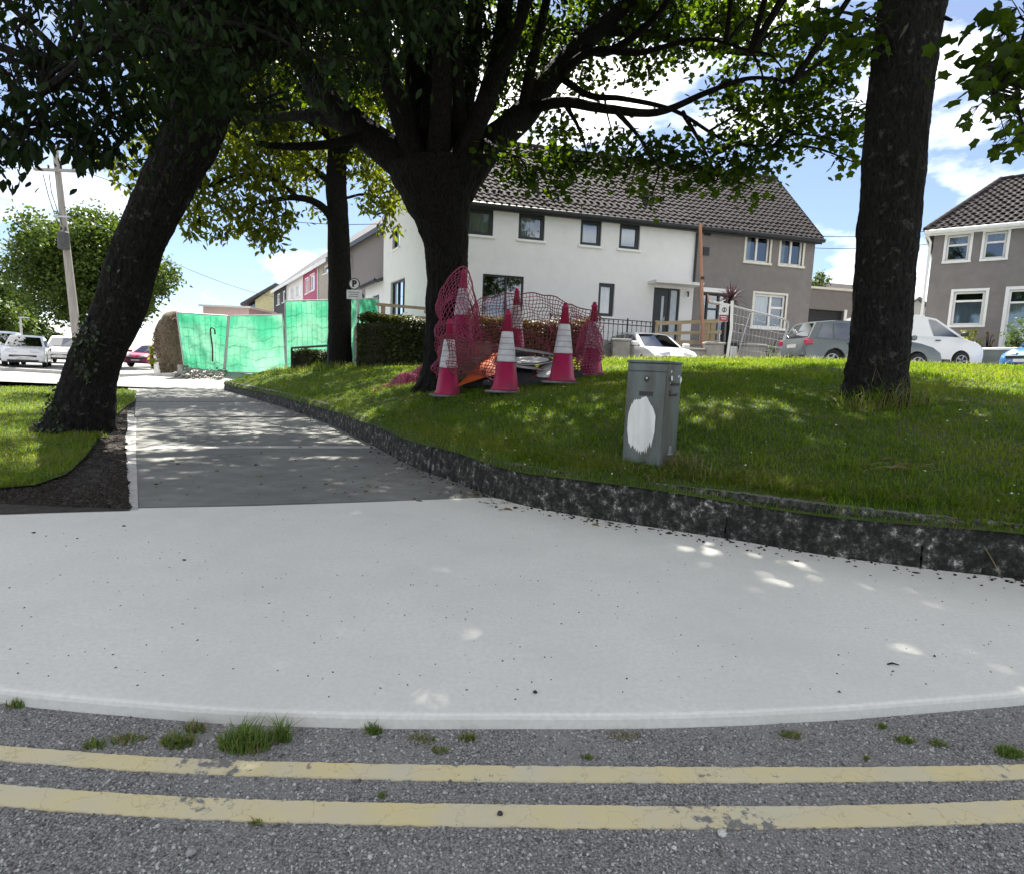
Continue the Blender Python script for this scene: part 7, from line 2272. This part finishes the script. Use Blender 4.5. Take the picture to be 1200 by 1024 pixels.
# ------------------------------------------------------------------ utility pole and overhead cables
M_POLE = mat('weathered_pole', (.34, .32, .29), (.25, .235, .215), scale=6, stretch=(3, 3, .15), rough=.9, bump=.3)
YP = 30
bp_ = at_y(94, 430, YP); bp_.z = path_z(bp_.x, bp_.y)
tp_ = at_y(64.5, 172, YP)
po = thing('telegraph_pole', 'leaning grey timber telegraph pole with a transformer in front of the round tree', 'utility pole', bp_)
V_ = tp_ - bp_
mb = MB(); mb.tube([V_ * (k / 8) for k in range(9)], list(np.linspace(.22, .13, 9)), 12, rough=.02); mb.build('shaft', M_POLE, po)
def pol(py): 
    t = (py - 430) / (172 - 430); return V_ * t
c = pol(279); mb = MB(); mb.lathe([(.22, -.45), (.26, -.4), (.26, .35), (.2, .42), (.08, .46)], 14, Matrix.Translation(c + Vector((.12, -.3, 0)))); tr_ = mb.build('transformer', mat('transformer_grey', (.06, .065, .065), (.09, .09, .09), scale=8), po)
mb = MB()
for x in (-.1, .12): mb.lathe([(.03, .46), (.05, .5), (.03, .54), (.05, .58), (.02, .66)], 8, Matrix.Translation(c + Vector((.12 + x, -.3, 0))))
mb.build('bushing', M_BLACK, tr_)
c = pol(200); mb = MB(); mb.box(-1.0, 1.0, -.07, .05, -.06, .06, Matrix.Translation(c + Vector((0, -.2, 0)))); cx_ = mb.build('crossarm', M_POLE, po)
for x in (-.9, -.3, .3, .9):
    mb = MB(); mb.lathe([(.03, .06), (.06, .1), (.03, .14), (.06, .18), (.03, .24)], 8, Matrix.Translation(c + Vector((x, -.2, 0)))); mb.build('insulator', M_BLACK, cx_)
c = pol(252); mb = MB(); mb.box(-.4, .4, -.05, .05, -.04, .04, Matrix.Translation(c + Vector((.1, -.22, 0)))); mb.build('bracket', M_STEEL, po)
mb = MB(); mb.tube([pol(205) + Vector((-.6, -.2, 0)), pol(230) + Vector((-.45, -.2, 0)), pol(262) + Vector((-.1, -.25, 0))], .02, 5); mb.tube([pol(205) + Vector((-.3, -.2, 0)), pol(225) + Vector((-.25, -.25, 0)), pol(262) + Vector((.1, -.25, 0))], .02, 5); mb.build('jumper_cable', M_BLACK, po)
def cable(label, A, B, sag, r_=.018, group='overhead cables'):
    A, B = Vector(A), Vector(B)
    pts = [A.lerp(B, t) - Vector((0, 0, sag * 4 * t * (1 - t))) for t in np.linspace(0, 1, 17)]
    mb = MB(); mb.tube(pts, r_, 5); return tag(mb.build('overhead_cable', M_BLACK), label, 'cable', group)
cable('overhead cable running left from the telegraph pole crossarm out of frame', pol(199) + bp_ + Vector((-.9, -.2, .2)), at_y(-80, 185, 26), .3)
cable('overhead cable falling right from the pole behind the leaning trunk', pol(200) + bp_ + Vector((.9, -.2, .2)), at_y(460, 262, 30), .9)
cable('lower overhead cable falling right from the pole across the pale sky', pol(240) + bp_ + Vector((.2, -.1, 0)), at_y(330, 350, 55), .7)
cable('upper cable spanning between the grey house and the hipped house', at_y(957, 277, 26.2), at_y(1093, 270, 24.3), .12, .014)
cable('lower cable spanning between the grey house and the hipped house', at_y(955, 291, 27), at_y(1093, 286, 27), .1, .014)
# a lamp column in the far tree row
lp = at_y(27, 428, 50); lp.z = path_z(lp.x, lp.y)
lc = thing('lamp_column', 'thin grey lamp column in front of the far roadside trees', 'street lamp', lp)
mb = MB(); mb.tube([(0, 0, 0), (0, 0, at_y(25, 378, 50).z)], [.13, .07], 8); mb.build('column', M_STEEL, lc)
mb = MB(); mb.box(-.1, .7, -.1, .1, at_y(25, 378, 50).z, at_y(25, 378, 50).z + .1); mb.build('lamp_head', M_STEEL, lc)
# ------------------------------------------------------------------ vehicles
def paint(name, c, rough=.25):
    return mat(name, c, tuple(x * .95 for x in c), scale=1.5, rough=rough, coat=.5, spec=.5)
M_TYRE = mat('tyre_rubber', (.018, .018, .019), (.028, .028, .028), rough=.85)
M_RIM = mat('alloy_rim', (.35, .35, .36), (.28, .28, .29), metal=.8, rough=.35)
M_CGLASS = glass_mat('car_glass', (.06, .07, .075))
M_LAMP = mat('lamp_lens', (.7, .72, .75), (.55, .57, .6), rough=.1, spec=.8)
M_TAIL = mat('tail_lens', (.50, .02, .08), (.42, .015, .06), rough=.15, spec=.7)
M_PLAST = mat('bumper_plastic', (.025, .026, .028), (.04, .04, .04), rough=.6)
M_PLATEW = mat('plate_white', (.7, .7, .68))

def arc(cx, cz, r, a0, a1, n):
    return [(cx + r * math.cos(a0 + (a1 - a0) * i / n), cz + r * math.sin(a0 + (a1 - a0) * i / n)) for i in range(n + 1)]

SHAPES = {
    'hatch': dict(L=4.1, W=1.74, H=1.47, belt=.93, wr=.31, ax=1.27,
        top=[(-2.05, .38), (-2.07, .62), (-2.0, .93), (-1.7, .955), (1.0, .95), (1.35, .90), (1.72, .80), (1.98, .64), (2.05, .48), (2.03, .26)],
        gb=(-1.98, 1.08), roof=[(-1.72, 1.40), (-1.1, 1.47), (-.3, 1.475), (.22, 1.42)], pill=(-1.25, -.45, .42)),
    'suv': dict(L=4.4, W=1.84, H=1.64, belt=1.05, wr=.35, ax=1.34,
        top=[(-2.2, .42), (-2.22, .75), (-2.12, 1.05), (-1.8, 1.07), (1.05, 1.06), (1.5, 1.0), (1.95, .9), (2.15, .72), (2.2, .55), (2.17, .3)],
        gb=(-2.08, 1.12), roof=[(-1.8, 1.56), (-1.1, 1.64), (-.2, 1.645), (.3, 1.58)], pill=(-1.2, -.4, .45)),
    'van': dict(L=4.4, W=1.84, H=1.84, belt=1.12, wr=.32, ax=1.36,
        top=[(-2.18, .4), (-2.2, .7), (-2.19, 1.12), (-1.8, 1.13), (1.25, 1.12), (1.55, 1.06), (1.95, .95), (2.16, .78), (2.2, .55), (2.17, .28)],
        gb=(-2.19, 1.42), roof=[(-2.12, 1.78), (-1.6, 1.84), (-.1, 1.84), (.42, 1.76)], pill=None),
}
def car(name, label, cat, loc, rz, style, pm, group=None, copies=None, bumper=None, H=None):
    S = SHAPES[style]
    root = thing(name, label, cat, loc, rz, group)
    W2 = S['W'] / 2; ax = S['ax']; wr = S['wr']; zb = .24
    poly = list(S['top'])
    bottom = [(ax + wr + .22, zb)] + arc(ax, wr, wr + .055, -.15, math.pi + .15, 10) + arc(-ax, wr, wr + .055, -.15, math.pi + .15, 10) + [(-ax - wr - .15, zb)]
    ring = poly + bottom
    n = len(ring); cx_, cz_ = 0, .62
    def inset(p, k):
        return (p[0] * (1 - k * .6), cz_ + (p[1] - cz_) * (1 - k))
    layers = [(-W2 + .0, .10), (-W2 + .0, .10), (-W2 - .0, .035), (-W2 + .07, 0), (-W2 + .22, -.008), (0, -.012), (W2 - .22, -.008), (W2 - .07, 0), (W2, .035), (W2, .10)]
    layers = layers[1:]
    mb = MB(); P = []
    for y, k in layers:
        for i, p in enumerate(ring):
            x_, z_ = inset(p, k)
            yy_ = y * (1 - .10 * max(0, (abs(x_) - S['L'] * .36) / (S['L'] * .14)) ** 1.5)      # plan taper at the ends
            if z_ > S['belt'] * .72: yy_ *= 1 - .05 * (z_ - S['belt'] * .72) / .3
            P.append((x_, yy_, z_))
    Fc = []
    m_ = len(layers)
    for j in range(m_ - 1):
        for i in range(n):
            i2 = (i + 1) % n
            Fc.append((j * n + i, j * n + i2, (j + 1) * n + i2, (j + 1) * n + i))
    Fc.append(tuple(range(n - 1, -1, -1))); Fc.append(tuple((m_ - 1) * n + i for i in range(n)))
    mb.add(P, Fc)
    body = mb.build('body', pm, root)
    body.data.polygons.foreach_set('use_smooth', [True] * len(body.data.polygons))
    try: body.data.set_sharp_from_angle(angle=math.radians(38))
    except Exception: pass
    # cabin hull
    b = S['belt'] - .01; g0, g1 = S['gb']; rf = S['roof']
    yb, yr = W2 - .09, W2 - .24
    prof = [(g0, b, yb)] + [(x, z, yr) for x, z in rf] + [(g1, b, yb)]
    mb = MB(); P = []
    for x, z, y in prof: P += [(x, -y, z), (x, -y * .55, z + (.025 if z > b else 0)), (x, y * .55, z + (.025 if z > b else 0)), (x, y, z)]
    k = len(prof); Fc = []
    for i in range(k - 1):
        for j in range(3): Fc.append((i * 4 + j, i * 4 + j + 1, (i + 1) * 4 + j + 1, (i + 1) * 4 + j))
    Fc.append(tuple(i * 4 for i in range(k - 1, -1, -1))); Fc.append(tuple(i * 4 + 3 for i in range(k)))
    mb.add(P, Fc); hull = mb.build('roof', pm, root)
    # glass a few mm proud of the hull
    def sidepoint(x, t, s_):
        """point on the cabin side at x with height fraction t between belt and roof edge"""
        xs_ = [p[0] for p in prof]; zs_ = [p[1] for p in prof]
        zt_ = np.interp(x, xs_, zs_); z = b + (zt_ - b) * t
        f = (z - b) / (S['H'] - b); return (x, s_ * (yb + (yr - yb) * min(1, f) + .006), z)
    gx0, gx1 = g0, g1
    def glass(name_, spans):
        for a0, a1, c0, c1 in spans:          # belt x from a0 to a1, top x from c0 to c1
            for s_ in (-1, 1):
                q = []
                mb = MB(); n_ = 6
                lo = [a0 + (a1 - a0) * i / n_ for i in range(n_ + 1)]; hi = [c0 + (c1 - c0) * i / n_ for i in range(n_ + 1)]
                V = [sidepoint(x, .08 if True else 0, s_) for x in lo]
                V = []
                for x, x2 in zip(lo, hi):
                    zt_ = float(np.interp(x2, [p[0] for p in prof], [p[1] for p in prof])) - .07
                    f = (zt_ - b) / (S['H'] - b)
                    V.append((x, s_ * (yb - (yb - yr) * .06 + .006), b + .03)); V.append((x2, s_ * (yb + (yr - yb) * f + .008), zt_))
                mb.add(V, [(2 * i, 2 * i + 2, 2 * i + 3, 2 * i + 1) for i in range(n_)])
                mb.build(name_, M_CGLASS, hull)
    r0, r1 = rf[0], rf[-1]
    if style == 'van':
        glass('side_window', [(.30, 1.22, .12, .38)])
    else:
        p1, p2, p3 = S['pill']
        glass('side_window', [(p2 + .04, g1 - .16, p2 + .03, r1[0] - .05), (p1 + .03, p2 - .04, p1 + .02, p2 - .05), (g0 + .22, p1 - .03, r0[0] + .18, p1 - .04)])
    def endglass(name_, xb, xt, zt_, sgn, lo=.06, hi=.07):
        t0, t1 = lo, 1 - hi
        mb = MB()
        A = lambda t, y: (xb + (xt - xb) * t + sgn * .012, y * (yb + (yr - yb) * t - .09), b + (zt_ - b) * t + .006)
        mb.add([A(t0, -1), A(t0, 0), A(t0, 1), A(t1, 1), A(t1, 0), A(t1, -1)], [(0, 1, 4, 5), (1, 2, 3, 4)])
        mb.v = [(x + sgn * (.0 if abs(y) > .2 else .03), y, z + (.02 if abs(y) < .2 else 0)) for x, y, z in mb.v]
        return mb.build(name_, M_CGLASS, hull)
    endglass('windscreen', g1, r1[0], r1[1], 1)
    if style != 'van': endglass('rear_window', g0, r0[0], r0[1], -1, .12)
    # wheels
    for x in (ax, -ax):
        for s_ in (-1, 1):
            T = Matrix.Translation((x, s_ * (W2 - .11), wr)) @ Matrix.Rotation(math.pi / 2 * -s_, 4, 'X')
            mb = MB(); mb.lathe([(wr * .62, -.09), (wr * .93, -.10), (wr, -.07), (wr, .07), (wr * .93, .10), (wr * .62, .09)], 24, T); wh_ = mb.build('wheel', M_TYRE, root, True)
            mb = MB(); mb.lathe([(wr * .64, .05), (wr * .64, .092), (wr * .56, .095), (wr * .52, .07), (wr * .15, .085), (wr * .1, .09)], 20, T); mb.build('rim', M_RIM, wh_)
            mb = MB()
            for q in range(5):
                a = q * 1.2566
                mb.box(wr * .12, wr * .55, -.03, .03, .072, .092, T @ Matrix.Rotation(a, 4, 'Z'))
            mb.build('spoke', M_RIM, wh_)
    F_, B_ = S['L'] / 2, -S['L'] / 2
    for s_ in (-1, 1):
        mb = MB(); z0, z1 = S['belt'] - .30, S['belt'] - .13
        mb.add([(F_ - .03, s_ * (W2 - .62), z0 + .02), (F_ - .10, s_ * (W2 - .2), z0 + .03), (F_ - .42, s_ * (W2 - .055), z1 - .0), (F_ - .48, s_ * (W2 - .06), z1 + .045), (F_ - .26, s_ * (W2 - .28), z1 + .035), (F_ - .10, s_ * (W2 - .62), z1 - .03)], [(0, 1, 2, 3, 4, 5)]); mb.build('headlight', M_LAMP, root)
        mb = MB(); zt_ = S['belt']
        mb.box(B_ + .0, B_ + .20, s_ * (W2 - .12) - .07, s_ * (W2 - .12) + .10, zt_ - .20, zt_ - .03, bev=.03); mb.build('tail_light', M_TAIL, root)
        mb = MB(); mx_ = g1 - .22; mb.box(mx_, mx_ + .14, s_ * (W2 + .10) - .11, s_ * (W2 + .10) + .10, b + .04, b + .19, bev=.03); mb.build('mirror', pm if style != 'van' else M_PLAST, root)
        mb = MB()
        for hx in ((.1, -.85) if style != 'van' else (.35,)): mb.box(hx, hx + .17, s_ * (W2 - .02) - .03, s_ * (W2 - .02) + .03, b - .13, b - .095, bev=.008)
        mb.build('door_handle', M_PLAST if style == 'van' else pm, root)
        mb = MB(); mb.box(-ax + wr + .1, ax - wr - .1, s_ * (W2 - .03) - .03, s_ * (W2 - .03) + .025, .25, .36, bev=.01); mb.build('sill_trim', M_PLAST, root)
    mb = MB(); mb.box(F_ - .06, F_ + .012, -.55, .55, .50, .62, bev=.02); mb.build('grille', M_PLAST, root)
    mb = MB(); mb.box(F_ - .09, F_ + .008, -.62, .62, .26, .38, bev=.02); mb.build('lower_grille', M_PLAST, root)
    mb = MB(); mb.box(F_ - .02, F_ + .026, -.26, .26, .40, .495); mb.build('number_plate', M_PLATEW, root)
    mb = MB(); mb.box(B_ - .02, B_ + .06, -W2 + .14, W2 - .14, .28, .46, bev=.03); mb.build('rear_bumper', M_PLAST, root)
    mb = MB(); mb.box(B_ - .028, B_ + .02, -.26, .26, .66, .76); mb.build('number_plate', M_PLATEW, root)
    return root

WHITE_P, GREY_P, BLUE_P, SILV_P, RED_P = paint('white_car_paint', (.75, .75, .75)), paint('slate_car_paint', (.13, .15, .16)), paint('blue_car_paint', (.04, .16, .38)), paint('silver_car_paint', (.62, .63, .64)), paint('maroon_car_paint', (.30, .03, .09))
def put(px, Y, z):
    p = at_y(px, 420, Y); return (p.x, Y, z)
def roof_base(px, py, Y, H): return at_y(px, py, Y).z - H
# grey hatchback: tail at picture column 918
def parked(name, label, cat, x, y, rz, style, pm):
    return car(name, label, cat, (x, y, street_z(x, y) + .004), rz, style, pm)
parked('parked_hatchback', 'slate grey hatchback with pink-red tail light parked left of the straight trunk', 'car', at_y(918, 400, 17.9).x + 2.3, 17.9, .03, 'hatch', GREY_P)
p = at_y(1146, 415, 20.9)
parked('parked_van', 'small white panel van parked in front of the hipped house', 'van', p.x - 2.45, 20.9, -.04, 'van', WHITE_P).scale = (.92, .95, .97)
p = at_y(770, 410, 20.9)
parked('parked_car', 'white car in the driveway behind the left concrete pillar', 'car', p.x - .35, 20.9, math.radians(-74), 'hatch', WHITE_P)
p = at_y(1176, 412, 19.4)
parked('parked_car', 'bright blue car whose nose enters the frame at the right edge', 'car', p.x + 2.05, 18.9, math.radians(186), 'hatch', BLUE_P)
# far road, left
def on_road(px, py): 
    q = on_surface(px, py, path_z); return q
q = on_road(33, 429.6)
car('parked_suv', 'white car facing us with wide grille at the far left of the road', 'car', (q.x, q.y, path_z(q.x, q.y)), math.radians(-55), 'suv', WHITE_P)
q = on_road(2, 427.3)
car('parked_van', 'white van partly hidden behind the white car at the far left', 'van', (q.x, q.y, path_z(q.x, q.y)), math.radians(-56), 'van', WHITE_P)
q = on_road(77, 425.5)
car('parked_van', 'distant white van half hidden by the leaning trunk', 'van', (q.x, q.y, path_z(q.x, q.y)), math.radians(-60), 'van', WHITE_P)
q = on_road(74, 430.5)
car('parked_car', 'low white car just left of the leaning trunk foot, mostly hidden', 'car', (q.x + 1.5, q.y + 1, path_z(q.x, q.y)), math.radians(-58), 'hatch', WHITE_P)
q = on_road(158, 430.5)
car('parked_car', 'maroon car with dark windows on the far road right of the leaning trunk', 'car', (q.x, q.y + 2, path_z(q.x, q.y)), math.radians(-88), 'hatch', RED_P)
# bicycle behind the hatchback
bk_ = at_y(930, 402, 21.9); bk_.z = 1.65
bi = thing('bicycle', 'black bicycle standing behind the slate grey hatchback tail', 'bicycle', (bk_.x - .4, 21.9, at_y(930, 388, 21.9).z - .95), .1)
for x in (0, 1.02):
    mb = MB(); pts = [(x + .33 * math.cos(a), 0, .34 + .33 * math.sin(a)) for a in np.linspace(0, 2 * math.pi, 25)]; mb.tube(pts, .02, 6, cap=False); w_ = mb.build('wheel', M_RUBBER, bi)
    mb = MB()
    for k in range(8): mb.tube([(x, 0, .34), (x + .33 * math.cos(k * .785), 0, .34 + .33 * math.sin(k * .785))], .003, 3)
    mb.build('spoke', M_STEEL, w_)
mb = MB()
for a, b in (((0, 0, .34), (.28, 0, .85)), ((.28, 0, .85), (.42, 0, .3)), ((.42, 0, .3), (0, 0, .34)), ((.28, 0, .8), (.88, 0, .85)), ((.42, 0, .3), (.88, 0, .8)), ((.84, 0, .98), (1.02, 0, .34))): mb.tube([a, b], .018, 6)
mb.build('frame', M_BLACK, bi)
mb = MB(); mb.box(.14, .4, -.07, .07, .9, .95, bev=.02); mb.build('saddle', M_BLACK, bi)
mb = MB(); mb.tube([(.78, -.28, 1.0), (.84, 0, .98), (.78, .28, 1.0)], .015, 6); mb.build('handlebar', M_BLACK, bi)
# leaf litter on the shaded footpath
P = []
for _ in range(260):
    q = on_surface(rnd.uniform(165, 560), rnd.uniform(458, 588), path_z)
    if kerb_dist(q.x, q.y) < -.05 and q.x > -q.y * .62: P.append((q.x, q.y, path_z(q.x, q.y) + .008))
for _ in range(110):
    i = rnd.randrange(len(kp) * 5 // 10, len(kp) - 1); q = kp[i]
    P.append((q.x - abs(rnd.gauss(.05, .12)), q.y - abs(rnd.gauss(.0, .1)), path_z(q.x, q.y) + .012))
o = leaf_cloud('leaf_litter', np.array(P), np.random.default_rng(2).uniform(.03, .075, len(P)), OVAL, leaf_mat('dead_leaf', (.06, .045, .025), (.16, .12, .06), .1), None, .1, 2)
tag(o, kind='stuff')
mb = MB(); q = on_surface(1046, 779, edge_z(.004)); mb.tube([q + Vector((-.022, 0, .004)), q + Vector((0, .004, .007)), q + Vector((.024, -.003, .004))], [.003, .004, .002], 5)
tag(mb.build('fallen_twig', M_BARK), 'tiny brown twig lying on the pale concrete near the right', 'twig')
